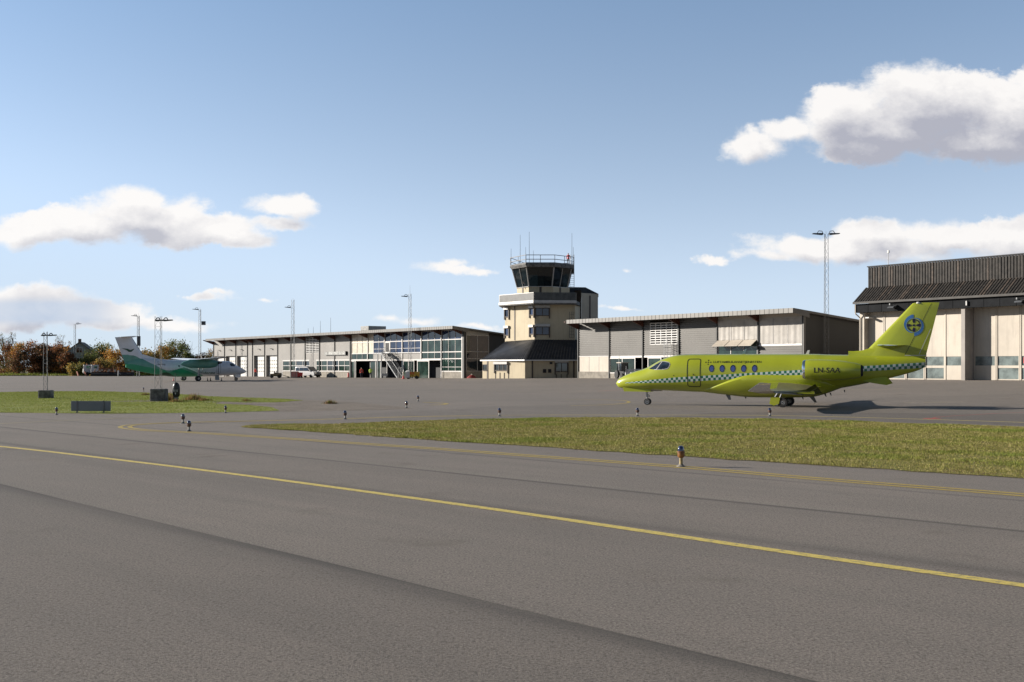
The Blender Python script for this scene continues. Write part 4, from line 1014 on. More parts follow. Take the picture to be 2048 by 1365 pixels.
for i in (5, 0, 1, 2, 3, 4):
    A, B_ = expand(rt, .985, (4, 8))[i], expand(rt, .985, (4, 8))[(i + 1) % 6]; mb = MB()
    for hh in (.42, 1.0): mb.tube((*A, zrf + hh), (*B_, zrf + hh), .045, n=6)
    for t in (0, .5): a = lerp2(A, B_, t); mb.tube((*a, zrf), (*a, zrf + 1.0), .04, n=6)
    mb.build('roof_rail', M['alu'] if i in (5,) else M['steel'], tw)
for c, y, Y in ((265, 203, 155), (343, 85, 154), (390, 190, 156), (420, 60, 152), (455, 220, 155), (784, 70, 155), (796, 190, 156)):
    px, py = C3(c, y); a = tp(px, Y); MB().tube((*a, zrf), (*a, tz(py, Y)), .035, .018, 6).build('aerial', M['steeldark'], tw)
# lattice aerial frame and external ladder at the right of the cab
def lattice(mb, cx_, cy_, z0, z1, wd, step, r=.02, rb_=.012, taper=1.0, tri=False, n=5):
    cor = [(-.5, -.5), (.5, -.5), (.5, .5), (-.5, .5)] if not tri else [(-.5, -.29), (.5, -.29), (0, .58)]
    k = len(cor); N = max(1, int((z1 - z0) / step))
    def P(j, z): f = (z - z0) / (z1 - z0); s_ = wd * (1 + (taper - 1) * f); return (cx_ + cor[j][0] * s_, cy_ + cor[j][1] * s_, z)
    for j in range(k): mb.tube(P(j, z0), P(j, z1), r, n=n)
    for i in range(N):
        za = z0 + (z1 - z0) * i / N; zb_ = z0 + (z1 - z0) * (i + 1) / N
        for j in range(k):
            a, b = (j, (j + 1) % k) if i % 2 else ((j + 1) % k, j)
            mb.tube(P(a, za), P(b, zb_), rb_, n=4, caps=False); mb.tube(P(j, za), P((j + 1) % k, za), rb_ * .8, n=4, caps=False)
a = tp(1144.5, 154); mb = MB(); lattice(mb, a[0], a[1], zrf - .3, tz(510, 154), .5, .4); mb.build('aerial_frame', M['steel'], tw)
a = tp(1144, 155); mb = MB()
for dx in (-.3, .3): mb.tube((a[0] + dx, a[1], tz(577, 155)), (a[0] + dx, a[1], tz(536, 155)), .035, n=5)
z = tz(577, 155)
while z < tz(536, 155): mb.tube((a[0] - .3, a[1], z), (a[0] + .3, a[1], z), .03, n=4); z += .28
mb.build('ladder', M['steel'], tw)
a = tp(1143.5, 149.9); mb = MB()
for dx in (-.3, 0, .3): mb.tube((a[0] + dx, a[1], tz(676, 149.9)), (a[0] + dx, a[1], tz(624, 149.9)), .03, n=5)
z = tz(676, 149.9)
while z < tz(624, 149.9): mb.tube((a[0] - .3, a[1], z), (a[0] + .3, a[1], z), .025, n=4); z += .45
mb.build('ladder', M['steeldark'], tw)
# stair turret behind right
zt0 = tz(588, 157)
ta, tb, tcx, td = tp(1150, 156), tp(1163, 156), tp(1196, 157.5), tp(1198, 164)
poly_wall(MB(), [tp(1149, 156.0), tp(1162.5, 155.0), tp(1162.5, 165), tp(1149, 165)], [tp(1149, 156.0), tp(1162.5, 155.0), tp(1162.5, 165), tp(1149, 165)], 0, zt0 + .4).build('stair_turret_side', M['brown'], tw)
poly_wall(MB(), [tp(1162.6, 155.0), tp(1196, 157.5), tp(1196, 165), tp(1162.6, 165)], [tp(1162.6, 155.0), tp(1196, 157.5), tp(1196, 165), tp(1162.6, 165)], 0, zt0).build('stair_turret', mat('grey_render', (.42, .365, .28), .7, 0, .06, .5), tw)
A_, B2 = tp(1162.6, 155.0), tp(1196, 157.5)
trim(A_, B2, 937, zt0 - 8.5, zt0 - .3, .28)
mb = MB(); mb.hexa([(*tp(1137, 155.5), zt0 - .05), (*tp(1197, 157.2), zt0 + .01), (*tp(1197, 165), zt0 + .01), (*tp(1137, 165), zt0)],
                   [(*tp(1137, 156.5), tz(575, 157)), (*tp(1171, 157), tz(575, 157)), (*tp(1171.5, 165), tz(573, 157)), (*tp(1137, 165), tz(575, 157))]); mb.build('stair_turret_roof', M['roofdark'], tw)
# ============================================================ ambulance jet
def pchip(xk, yk):
    xk = np.array(xk, float); yk = np.array(yk, float); h = np.diff(xk); d = np.diff(yk) / h
    m = np.zeros(len(xk)); m[0], m[-1] = d[0], d[-1]
    for i in range(1, len(xk) - 1):
        if d[i - 1] * d[i] > 0:
            w1, w2 = 2 * h[i] + h[i - 1], h[i] + 2 * h[i - 1]; m[i] = (w1 + w2) / (w1 / d[i - 1] + w2 / d[i])
    def f(x):
        x = min(max(x, xk[0]), xk[-1]); i = min(len(h) - 1, max(0, int(np.searchsorted(xk, x) - 1))); t = (x - xk[i]) / h[i]
        return float((2 * t ** 3 - 3 * t ** 2 + 1) * yk[i] + (t ** 3 - 2 * t ** 2 + t) * h[i] * m[i] + (-2 * t ** 3 + 3 * t ** 2) * yk[i + 1] + (t ** 3 - t ** 2) * h[i] * m[i + 1])
    return f
PSI = R(21.5); jc, js = math.cos(PSI), math.sin(PSI); JN = (6.67, 70.2)
def J(px, py, y=0.0):
    k = (px - CX) / F; x = (k * (JN[1] + y * jc) - JN[0] - y * js) / (jc + k * js)
    return x, H - (py - HY) / F * (JN[1] - x * js + y * jc)
A1 = lambda x, y: (1220 + x / 4.876, 580 + y / 4.876)
A2 = lambda x, y: (1580 + x / 4.876, 580 + y / 4.876)
JA = lambda C, x, y, yy=0.0: J(*C(x, y), yy)
jet = thing('business_jet', 'yellow green twin engine ambulance jet with a green and white checker band', 'jet', (JN[0], JN[1], 0), -PSI)
top = [JA(A1, *p) for p in ((66, 905), (78, 880), (100, 862), (150, 834), (250, 796), (330, 772), (380, 752), (440, 716), (500, 684), (560, 660), (620, 644), (700, 633), (850, 628), (1100, 627), (1600, 626), (2040, 627))] + \
      [JA(A2, *p) for p in ((300, 629), (600, 636), (800, 642), (1100, 650), (1322, 664))]
bot = [JA(A1, *p) for p in ((66, 920), (80, 945), (110, 958), (200, 966), (400, 976), (560, 984), (700, 990), (900, 998), (1200, 1004), (1700, 1006))] + \
      [JA(A2, *p) for p in ((0, 1008), (200, 1000), (300, 990), (400, 974), (550, 950), (700, 922), (900, 880), (1100, 830), (1250, 786), (1322, 752))]
x0j = 0.0; top = [(max(x, x0j), z) for x, z in top]; bot = [(max(x, x0j), z) for x, z in bot]
ft = pchip(*zip(*top)); fb = pchip(*zip(*bot)); xEnd = top[-1][0]
hwk = pchip([0, .15, .5, 1.2, 2.2, 3.2, 4.2, 5.2, 11.5, 13, 15, 17, xEnd], [.10, .24, .40, .60, .80, .95, 1.03, 1.07, 1.07, 1.0, .72, .42, .20])
print('jet', xEnd, ft(5), fb(5), ft(0), fb(0))
def jsec(x): t, b = ft(x), fb(x); return (t + b) / 2, hwk(x), max(.02, (t - b) / 2)
def jsurf(x, z, side=-1, off=0.0):
    zc, hw, hh = jsec(x); u = max(-.999, min(.999, (z - zc) / hh)); return side * (hw * (1 - abs(u) ** 2.15) ** (1 / 2.15) + off)
def jring(x, n=40, f=1.0):
    zc, hw, hh = jsec(x); q = []
    for i in range(n):
        t = 2 * math.pi * i / n; c, s_ = math.cos(t), math.sin(t); e = 2 / 2.15
        q.append((x, hw * f * math.copysign(abs(c) ** e, c), zc + hh * f * math.copysign(abs(s_) ** e, s_)))
    return q
bx1, bz1 = JA(A1, 180, 907, -.4); bx2, bz2 = JA(A2, 1320, 735, -.5)
def jetpaint(checker=True):
    m = bpy.data.materials.new('lime_paint'); m.use_nodes = True; g = G(m.node_tree); b = m.node_tree.nodes['Principled BSDF']
    o = g.n('ShaderNodeTexCoord').outputs['Object']; X, Y, Z = g.xyz(o)
    c = g.mix(g.mr(g.noise(o, .8, 3, .5), .3, .7), (.35, .39, .026), (.325, .36, .023))
    if checker:
        k = (bz2 - bz1) / (bx2 - bx1)
        v = g.m('SUBTRACT', Z, g.m('ADD', g.m('MULTIPLY', X, k), bz1 - k * bx1))
        hw_ = g.mr(X, .5, 4.0, .015, .155, 'LINEAR')
        inb = g.m('LESS_THAN', g.m('ABSOLUTE', v), hw_)
        inb = g.m('MULTIPLY', inb, g.m('GREATER_THAN', X, .7))
        row = g.m('GREATER_THAN', v, 0.0); ck = g.m('MODULO', g.m('ADD', g.m('FLOOR', g.m('DIVIDE', X, .156)), row), 2.0)
        cc = g.mix(g.m('GREATER_THAN', ck, .5), (.52, .58, .56), (.008, .13, .07))
        c = g.mix(inb, c, cc)
    g.put(b.inputs['Base Color'], c); b.inputs['Roughness'].default_value = .3; b.inputs['Coat Weight'].default_value = .6; b.inputs['Coat Roughness'].default_value = .06
    return m
M['lime'] = jetpaint(True); M['limeplain'] = jetpaint(False)
xsj = [0.0, .02, .06, .12, .2] + list(np.linspace(.3, xEnd, 110))
rg = [jring(x) for x in xsj]; zc0_, _, _ = jsec(0)
rg = [[(-.015, p[1] * .35, zc0_ + (p[2] - zc0_) * .35) for p in rg[0]]] + rg
fus = MB().rings(rg).build('fuselage', M['lime'], jet, smooth=True)
def fine_poly(poly, cuts=3):
    bm = bmesh.new(); f = bm.faces.new([bm.verts.new((p[0], 0, p[1])) for p in poly]); bmesh.ops.triangulate(bm, faces=[f])
    bmesh.ops.subdivide_edges(bm, edges=bm.edges[:], cuts=cuts, use_grid_fill=True)
    bm.verts.index_update(); vs = [(v.co.x, v.co.z) for v in bm.verts]; fs = [tuple(v.index for v in f.verts) for f in bm.faces]; bm.free(); return vs, fs
def jdecal(name, poly, m, off=.006, side=-1, cuts=3, parent=None, smooth=True, surf=jsurf):
    vs, fs = fine_poly(poly, cuts)
    return MB().add([(x, surf(x, z, side, off), z) for x, z in vs], fs).build(name, m, parent or fus, smooth)
def jstrip(name, poly, wd, m, off=.008, side=-1, parent=None, surf=jsurf, closed=True):
    mb = MB(); n = len(poly); V = []
    for i in range(n):
        a = Vector(poly[(i - 1) % n] if closed or i else poly[0]); b = Vector(poly[i]); c = Vector(poly[(i + 1) % n] if closed or i < n - 1 else poly[-1])
        t = (c - a).normalized(); nn = Vector((-t.y, t.x))
        for s_ in (-1, 1): p = b + nn * s_ * wd / 2; V.append((p.x, surf(p.x, p.y, side, off), p.y))
    k = n if closed else n - 1
    mb.add(V, [(2 * i, 2 * i + 1, (2 * i + 3) % (2 * n), (2 * i + 2) % (2 * n)) for i in range(k)]); return mb.build(name, m, parent or fus, True)
def rrect(a, b, c, d, r, n=5, dens=4):
    pts = []
    for (cx_, cy_, t0) in ((b - r, d - r, 0), (a + r, d - r, 90), (a + r, c + r, 180), (b - r, c + r, 270)):
        for i in range(n + 1): t = R(t0 + 90 * i / n); pts.append((cx_ + r * math.cos(t), cy_ + r * math.sin(t)))
    out = []
    for i in range(len(pts)):
        p, q = pts[i], pts[(i + 1) % len(pts)]; k = max(1, int(math.dist(p, q) / .12))
        for j in range(k): out.append((p[0] + (q[0] - p[0]) * j / k, p[1] + (q[1] - p[1]) * j / k))
    return out
def ell(cx_, cz_, a, b, n=28): return [(cx_ + a * math.cos(2 * math.pi * i / n), cz_ + b * math.sin(2 * math.pi * i / n)) for i in range(n)]
# door outline
p = JA(A1, 754, 945, -1); q = JA(A1, 880, 675, -1)
M['blackline'] = mat('black_line', (.012, .012, .012), .5)
dr = jstrip('cabin_door', rrect(p[0], q[0], p[1], q[1], .13), .045, M['blackline'], parent=jet)
hx, hz = JA(A1, 815, 828, -1); jdecal('door_handle', rrect(hx - .03, hx + .03, hz - .05, hz + .05, .02), M['blackline'], .012, parent=dr)
hx, hz = JA(A1, 818, 900, -1); jdecal('door_latch', rrect(hx - .05, hx + .05, hz - .07, hz + .07, .02), M['steeldark'], .012, parent=dr)
# cabin windows
wm = bpy.data.materials.new('cabin_pane'); wm.use_nodes = True; b_ = wm.node_tree.nodes['Principled BSDF']; b_.inputs['Base Color'].default_value = (.05, .07, .24, 1); b_.inputs['Roughness'].default_value = .05; b_.inputs['IOR'].default_value = 1.9
for c in (992, 1095, 1200, 1305, 1411):
    for sd_ in (-1, 1):
        cx_, cz_ = JA(A1, c, 768, -1.0); o = jdecal('cabin_window', ell(cx_, cz_, .158, .215), M['glass'], .004, sd_, 2, parent=jet)
        jdecal('pane', ell(cx_, cz_ - .01, .115, .165), wm, .010, sd_, 2, parent=o); jstrip('window_rim', ell(cx_, cz_, .16, .218), .014, M['steel'], .008, sd_, parent=o)
# windshield and side window
ws = [(378, 772), (430, 738), (500, 698), (540, 699), (585, 708), (597, 726), (590, 750), (575, 768), (540, 776), (450, 778)]
M['shield'] = mat('windshield_glass', (.03, .045, .07), .04, 0, .4, 1.5, ior=2.0)
wsp = [JA(A1, a, b, -.55) for a, b in ws]
for sd_ in (-1, 1):
    o = jdecal('windshield', wsp, M['shield'], .008, sd_, 4, parent=jet); jstrip('windshield_frame', wsp, .04, M['alu'], .014, sd_, parent=o)
    a, b = JA(A1, 462, 776, -.6), JA(A1, 508, 700, -.6); L_ = [(a[0] + (b[0] - a[0]) * i / 6, a[1] + (b[1] - a[1]) * i / 6) for i in range(7)]
    jstrip('windshield_post', L_, .05, M['alu'], .015, sd_, parent=o, closed=False)
# lettering
def jtext(s, x0, z0, x1, hgt, m, parent, surf, off=.004, name='lettering'):
    vs, fs = text_mesh(s, 1.0); mx_ = max(v[0] for v in vs); mn = min(v[0] for v in vs); my = max(v[1] for v in vs)
    bm = bmesh.new(); bv_ = [bm.verts.new(v) for v in vs]
    for f in fs:
        try: bm.faces.new([bv_[i] for i in f])
        except ValueError: pass
    bmesh.ops.remove_doubles(bm, verts=bm.verts, dist=1e-5); bmesh.ops.triangulate(bm, faces=bm.faces[:]); bmesh.ops.subdivide_edges(bm, edges=[e for e in bm.edges if e.calc_length() > .12], cuts=4)
    bmesh.ops.triangulate(bm, faces=bm.faces[:]); bm.verts.index_update(); vs = [tuple(v.co) for v in bm.verts]; fs = [tuple(v.index for v in f.verts) for f in bm.faces]; bm.free()
    V = []
    for v in vs: x = x0 + (v[0] - mn) * (x1 - x0) / (mx_ - mn); z = z0 + v[1] * hgt / .72; V.append((x, surf(x, z, -1, off), z))
    return MB().add(V, fs).build(name, m, parent)
a, b = JA(A1, 1006, 712, -1), JA(A1, 1474, 712, -1); jtext('LUFTAMBULANSETJENESTEN', a[0], a[1] - .01, b[0], .125, M['blackline'], jet, jsurf)
cx_, cz_ = JA(A1, 956, 707, -1)
mb = MB()
for dx, dz in ((0, .12), (0, -.12), (.15, 0), (-.15, 0)):
    vs, fs = fine_poly([(cx_ + dx - .034, cz_ + dz - .032), (cx_ + dx + .034, cz_ + dz - .032), (cx_ + dx + .034, cz_ + dz + .032), (cx_ + dx - .034, cz_ + dz + .032)], 1); mb.add([(x, jsurf(x, z, -1, .004), z) for x, z in vs], fs)
vs, fs = fine_poly(ell(cx_, cz_, .042, .042, 12), 1); mb.add([(x, jsurf(x, z, -1, .004), z) for x, z in vs], fs)
mb.build('cross_emblem', M['blackline'], jet)
for c, r_ in (((620, 836), .03), ((1127, 935), .035), ((640, 905), .015)):
    x, z = JA(A1, *c, -1); jdecal('fuselage_port', ell(x, z, r_, r_, 10), M['blackline'], .012, parent=jet)
# belly fairing
fx0, fx1 = JA(A1, 800, 990)[0], JA(A2, 560, 970)[0]
fbk = pchip([fx0, JA(A1, 1100, 0)[0], JA(A1, 1400, 0)[0], JA(A1, 1700, 0)[0], JA(A2, 200, 0)[0], fx1], [fb(fx0) + .08, JA(A1, 1100, 1022)[1], JA(A1, 1400, 1049)[1], JA(A1, 1700, 1052)[1], JA(A2, 200, 1046)[1], fb(fx1) + .06])
ftk = pchip([fx0, fx0 + 1.0, fx0 + 2.2, fx1 - 2.5, fx1], [fb(fx0) + .3, fb(fx0) + .75, fb(fx0) + .95, fb(fx0) + 1.0, fb(fx1) + .35])
rgs = []
for i in range(60):
    u = i / 59; x = fx0 + (fx1 - fx0) * u; bl = .13 * math.sin(math.pi * min(1, u * 1.15)) ** .7 if u * 1.15 < 1 else 0.0
    bl = .14 * (sm(u / .35) * sm((1 - u) / .3)); zc_, hw_, hh = jsec(x); zb0 = zc_ - hh; zb1 = min(zb0 + .004, fbk(x)); ztp = zb0 + .02 + (zc_ - .10 - zb0) * sm(u / .42) * sm((1 - u) / .25)
    q = []
    for k in range(29):
        t = math.pi + math.pi * k / 28; e_ = 2 / 2.15; yb_ = hw_ * math.copysign(abs(math.cos(t)) ** e_, math.cos(t)); z0_ = zc_ - hh * abs(math.sin(t)) ** e_
        f_ = (zc_ - z0_) / hh                                   # 0 at the waterline, 1 at the keel
        z_ = ztp + (zb1 - ztp) * f_; yy_ = abs(jsurf(x, max(zb0 + .001, min(ztp, zb0 + (ztp - zb0) * (1 - f_))), 1)) + bl * (min(1, f_ * 6)) ** .5 - .012 * (1 - min(1, f_ * 6))
        if f_ > .9: yy_ = yy_ * max(0, (1 - f_) / .1) ** .5
        q.append((x, math.copysign(yy_, yb_), z_))
    rgs.append(q)
MB().rings(rgs).build('belly_fairing', M['limeplain'], jet, smooth=True)
# aerofoil lofts ------------------------------------------------
AF = [(0, 0), (.012, .30), (.05, .62), (.15, .92), (.3, 1.0), (.5, .86), (.7, .58), (.88, .26), (1, .02), (.88, -.12), (.7, -.26), (.5, -.44), (.3, -.56), (.15, -.52), (.05, -.34), (.012, -.18)]
AS = [(0, 0), (.02, .4), (.08, .75), (.3, 1), (.6, .72), (.85, .3), (1, .02), (.85, -.3), (.6, -.72), (.3, -1), (.08, -.75), (.02, -.4)]
def wing(name, secs, m, parent, af=AF, vertical=False, mats=None, fn=None):
    """secs: (xle, chord, y, z, thick)"""
    rgs = []
    for xl_, ch, y, z, th_ in secs:
        rgs.append([(xl_ + u * ch, y + v * th_, z) if vertical else (xl_ + u * ch, y, z + v * th_) for u, v in af])
    return MB().rings(rgs, fn=fn).build(name, mats or m, parent, smooth=True)
kx, kz = JA(A1, 1650, 965, -2.9); tx, tz_ = JA(A1, 1345, 990, -10.6); rx, rz_ = JA(A1, 1785, 893, -1.15)
print('wing', (rx, rz_), (kx, kz), (tx, tz_))
for sd_ in (-1, 1):
    secs = [(9.3, 3.5, sd_ * .6, 1.26, .27), (9.35, 3.35, sd_ * 1.5, 1.22, .25), (9.55, 2.9, sd_ * 2.9, .98, .18), (9.8, 2.1, sd_ * 6.8, 1.01, .13), (tx, 1.25, sd_ * 10.6, tz_ + .02, .06)]
    mb = MB(); mb.rings([[(12.45, sd_ * 1.5, 1.40), (12.85, sd_ * 1.5, .86), (12.70, sd_ * 1.5, .84), (12.2, sd_ * 1.5, 1.0)], [(12.1, sd_ * 3.1, 1.10), (12.5, sd_ * 3.1, .80), (12.42, sd_ * 3.1, .78), (11.9, sd_ * 3.1, .92)], [(11.9, sd_ * 5.2, 1.08), (12.15, sd_ * 5.2, .84), (12.1, sd_ * 5.2, .82), (11.7, sd_ * 5.2, .95)]])
    mb.build('inner_flap', mat('flap_shade_olive', (.075, .068, .02), .4, .2, .25, 2), jet)  # dark olive paints shadow and brown reflections into the inner flap
    mb = MB(); mb.rings([[(11.9, sd_ * 5.25, 1.08), (12.15, sd_ * 5.25, .84), (12.1, sd_ * 5.25, .82), (11.7, sd_ * 5.25, .95)], [(11.32, sd_ * 10.4, 1.14), (11.42, sd_ * 10.4, 1.06), (11.4, sd_ * 10.4, 1.05), (11.3, sd_ * 10.4, 1.10)]])
    mb.build('outer_flap', mat('flap_ground_reflection', (.20, .165, .12), .45, .3, .08), jet)  # tan colour stands in for ground mirrored in the polished flap
    wn_ = wing('wing', secs, M['limeplain'], jet, mats=[M['limeplain'], M['chrome'], mat('bare_metal_ground_tint', (.22, .19, .13), .38, .5, .08)], fn=lambda i, j: 1 if (j in (0, 1, 2, 3, 15, 14) and i > 0) else (2 if i > 0 else 0))  # tan tint of the bare metal skin paints in the mirrored ground
    wing('winglet', [(tx + .02, 1.2, sd_ * 10.605, tz_ + .02, .055), (tx + .2, .95, sd_ * 10.85, tz_ + .14, .05), (tx + .62, .6, sd_ * 11.02, tz_ + .42, .035)], M['chrome'], wn_)
    fl = MB()
    for yy in (3.4, 6.0): x_ = (9.6 if yy < 4 else 9.9); fl.rings([[(x_ + u * 1.9 + 1.1, sd_ * yy + v * .07, kz - .13 - w_ * .09) for v, w_ in ((-1, 0), (1, 0), (.6, 1), (-.6, 1))] for u in (0, .3, .8, 1)])
    fl.build('flap_track_fairing', M['limeplain'], wn_)
# nacelles
for sd_ in (-1, 1):
    yy = sd_ * 1.98; n0 = J(1606, 738, -1.98)[0]; n1 = J(1722, 738, -1.98)[0]; zt_ = J(1625, 719, -1.98)[1]; zb_ = J(1650, 760.5, -1.98)[1]; zc_ = (zt_ + zb_) / 2; rr = (zt_ - zb_) / 2; L_ = n1 - n0
    prof = [(.80, .0), (.90, .012), (.955, .05), (.99, .12), (1.0, .3), (.98, .5), (.90, .7), (.76, .88), (.60, 1.0)]
    rgs = [[(n0 + L_ * u, yy + rr * r_ * math.cos(t) * .95, zc_ + (0.06 * u * -1) + rr * r_ * math.sin(t)) for t in np.linspace(0, 2 * math.pi, 65)[:-1]] for r_, u in [(float(np.interp(uu, [p[1] for p in prof], [p[0] for p in prof])), uu) for uu in (.05, .08, .12, .18, .24, .3, .4, .5, .6, .7, .79, .88, .94, 1.0)]]
    na = MB().rings(rgs, cap=False).build('engine_nacelle', M['limeplain'], jet, smooth=True)
    lip = [(.66, .06), (.72, .01), (.78, -.004), (.86, .0), (.92, .02), (.957, .0505)]
    MB().rings([[(n0 + L_ * u, yy + rr * r_ * math.cos(t) * .95, zc_ + rr * r_ * math.sin(t)) for t in np.linspace(0, 2 * math.pi, 29)[:-1]] for r_, u in lip], cap=False).build('intake_lip', M['chrome'], na, smooth=True)
    MB().lathe([(.01, -.25), (.12 * rr, -.12), (.22 * rr, 0), (.70 * rr, .01), (.70 * rr, .05)], (n0 + .42, yy, zc_), 20, 'x').build('fan', M['steeldark'], na, smooth=True)
    MB().lathe([(.575 * rr, -.02), (.50 * rr, .10), (.40 * rr, .02), (.30 * rr, -.1)], (n1, yy, zc_ - .06), 20, 'x').build('exhaust', M['dark'], na, smooth=True)
    def nsurf(x, z, side=-1, off=0.0, yy=yy, n0=n0, L_=L_, rr=rr, zc_=zc_, prof=prof):
        u = (x - n0) / L_; r_ = float(np.interp(u, [p[1] for p in prof], [p[0] for p in prof])) * rr; d = (z - zc_ + .06 * u)
        return yy + side * (math.sqrt(max(1e-4, r_ * r_ - d * d)) * .95 + off)
    if sd_ < 0:
        a = J(1628, 745, -2.5); b = J(1681, 745, -2.5); jtext('LN-SAA', a[0], a[1] - .02, b[0], .30, M['blackline'], na, nsurf, .010)
        px_ = J(1722, 738, -1.98)
    rgs = []
    for y_ in (.75, 1.45): rgs.append([(n0 + .7 + u * 2.5, sd_ * y_, zc_ + .02 + v * .14) for u, v in AS])
    MB().rings(rgs).build('pylon', M['limeplain'], jet, smooth=True)
# fin
a0 = JA(A2, 750, 590); a1 = JA(A2, 1195, 133); a2 = JA(A2, 1455, 133); a3 = JA(A2, 1325, 645)
zlo = a3[1] - .30
def lerp1(p, q, z): return p[0] + (q[0] - p[0]) * (z - p[1]) / (q[1] - p[1])
secs = []
for z in (zlo, a3[1], a0[1] + .3, (a0[1] + a1[1]) / 2, a1[1] - .25, a1[1]):
    xl_ = lerp1(a0, a1, z); xt_ = lerp1(a3, a2, z); secs.append((xl_, xt_ - xl_, 0, z, .15 - .08 * (z - zlo) / (a1[1] - zlo)))
secs.append((secs[-1][0] + .12, secs[-1][1] - .14, 0, a1[1] + .03, .03))
fin = wing('fin', secs, M['limeplain'], jet, AS, True)
def fsurf(x, z, side=-1, off=0.0): 
    xl_ = lerp1(a0, a1, z); ch = lerp1(a3, a2, z) - xl_; th_ = .15 - .08 * (z - zlo) / (a1[1] - zlo); u = (x - xl_) / ch
    return side * (float(np.interp(u, [0, .02, .08, .3, .6, .85, 1], [0, .4, .75, 1, .72, .3, .02])) * th_ + off)
r1, r2 = JA(A2, 1380, 133), JA(A2, 1120, 640)
jstrip('rudder_gap', [(r1[0] + (r2[0] - r1[0]) * i / 12, r1[1] + (r2[1] - r1[1]) * i / 12) for i in range(13)], .025, M['blackline'], .006, parent=fin, surf=fsurf, closed=False)
r3, r4 = JA(A2, 1372, 382), JA(A2, 1258, 632)
jstrip('trim_tab_gap', [(r3[0] + (r4[0] - r3[0]) * i / 12, r3[1] + (r4[1] - r3[1]) * i / 12) for i in range(13)], .03, M['white'], .006, parent=fin, surf=fsurf, closed=False)
r5, r6 = JA(A2, 1120, 640), JA(A2, 1322, 640)
jstrip('rudder_lower_gap', [(r5[0] + (r6[0] - r5[0]) * i / 12, r5[1] + (r6[1] - r5[1]) * i / 12) for i in range(13)], .035, M['white'], .006, parent=fin, surf=fsurf, closed=False)
d0, d1 = JA(A2, 570, 598), JA(A2, 750, 590)
df = [(d0[0], .04, d0[1] + .0, .02), ]
rgs = []
for x, zt_, hw_ in ((d0[0], d0[1], .14), (d0[0] + .3, d0[1] - .01, .13), (d1[0] - .3, d1[1] - .02, .12), (d1[0] + .1, d1[1] + .10, .12), (d1[0] + .9, d1[1] + .2, .12)):
    zb_ = min(zt_ - .1, ft(x) - .12); rgs.append([(x, -hw_, zb_), (x, -hw_ * .9, zt_ - .06), (x, -hw_ * .5, zt_), (x, hw_ * .5, zt_), (x, hw_ * .9, zt_ - .06), (x, hw_, zb_)])
dm = MB().rings(rgs).build('dorsal_scoop', M['limeplain'], jet, smooth=True); MB().box(d0[0] - .01, d0[0] - .003, -.09, .09, d0[1] - .2, d0[1] - .05).build('scoop_opening', M['dark'], dm)
# emblem on the fin
ex, ezz = (lambda p: J(*p, -.1))((1790 + 735 / 19.5, 620 + 605 / 19.5)); S = 1 / 19.5 / 34.6
def epoly(pts): return [(ex + (x - 735) * S, ezz - (y - 605) * S) for x, y in pts]
mb = MB()
def edec(mb, pts, cuts=1, off=.010):
    vs, fs = fine_poly(epoly(pts), cuts); mb.add([(x, fsurf(x, z, -1, off), z) for x, z in vs], fs)
def arcband(t0, t1, r0a, r0b, r1, n=26):
    out = []; inn = []
    for i in range(n + 1):
        t = R(t0 + (t1 - t0) * i / n); ro = r0a + (r0b - r0a) * i / n
        out.append((735 + ro * math.cos(t), 605 - ro * math.sin(t))); inn.append((735 + r1 * math.cos(t), 605 - r1 * math.sin(t)))
    return out, inn
def addband(mb, t0, t1, ra, rb_, r1, off=.01):
    o_, i_ = arcband(t0, t1, ra, rb_, r1); P_ = epoly(o_ + i_); n = len(o_); mb.add([(x, fsurf(x, z, -1, off), z) for x, z in P_], [(k, k + 1, n + k + 1, n + k) for k in range(n - 1)])
addband(mb, 92, 260, 425, 300, 268); addband(mb, 272, 440, 425, 300, 268)
mb.build('emblem_ring', mat('emblem_blue', (.05, .16, .42), .4, 0, .05), fin)
mb = MB(); addband(mb, 0, 359.9, 283, 283, 268, .013); mb.build('emblem_circle', mat('emblem_pale', (.30, .42, .35), .4), fin)
mb = MB()
for k in range(4):
    a = R(90 * k); ca, sa = math.cos(a), math.sin(a)
    edec(mb, [(735 + (dx * ca - dy * sa), 605 + (dx * sa + dy * ca)) for dx, dy in ((65, 0), (150, -52), (250, -52), (258, 0), (250, 52), (150, 52))], 1)
addband(mb, 15, 72, 238, 238, 205); addband(mb, 195, 252, 238, 238, 205)
edec(mb, [(735 + 45 * math.cos(R(t)), 605 + 45 * math.sin(R(t))) for t in range(0, 360, 30)])
mb.build('emblem_rotor', mat('emblem_navy', (.015, .01, .05), .4), fin)
# tailplane
st_x, st_z = JA(A2, 893, 545, -4.05)
for sd_ in (-1, 1):
    rxl = st_x - .62
    o = wing('tailplane', [(rxl + .1, 1.7, sd_ * .05, st_z + .10, .085), (st_x, 1.0, sd_ * 4.0, st_z + .02, .045), (st_x + .12, .75, sd_ * 4.1, st_z + .02, .02)], M['limeplain'], jet, AS, mats=[M['limeplain'], M['chrome']], fn=lambda i, j: 1 if j in (0, 11) else 0)
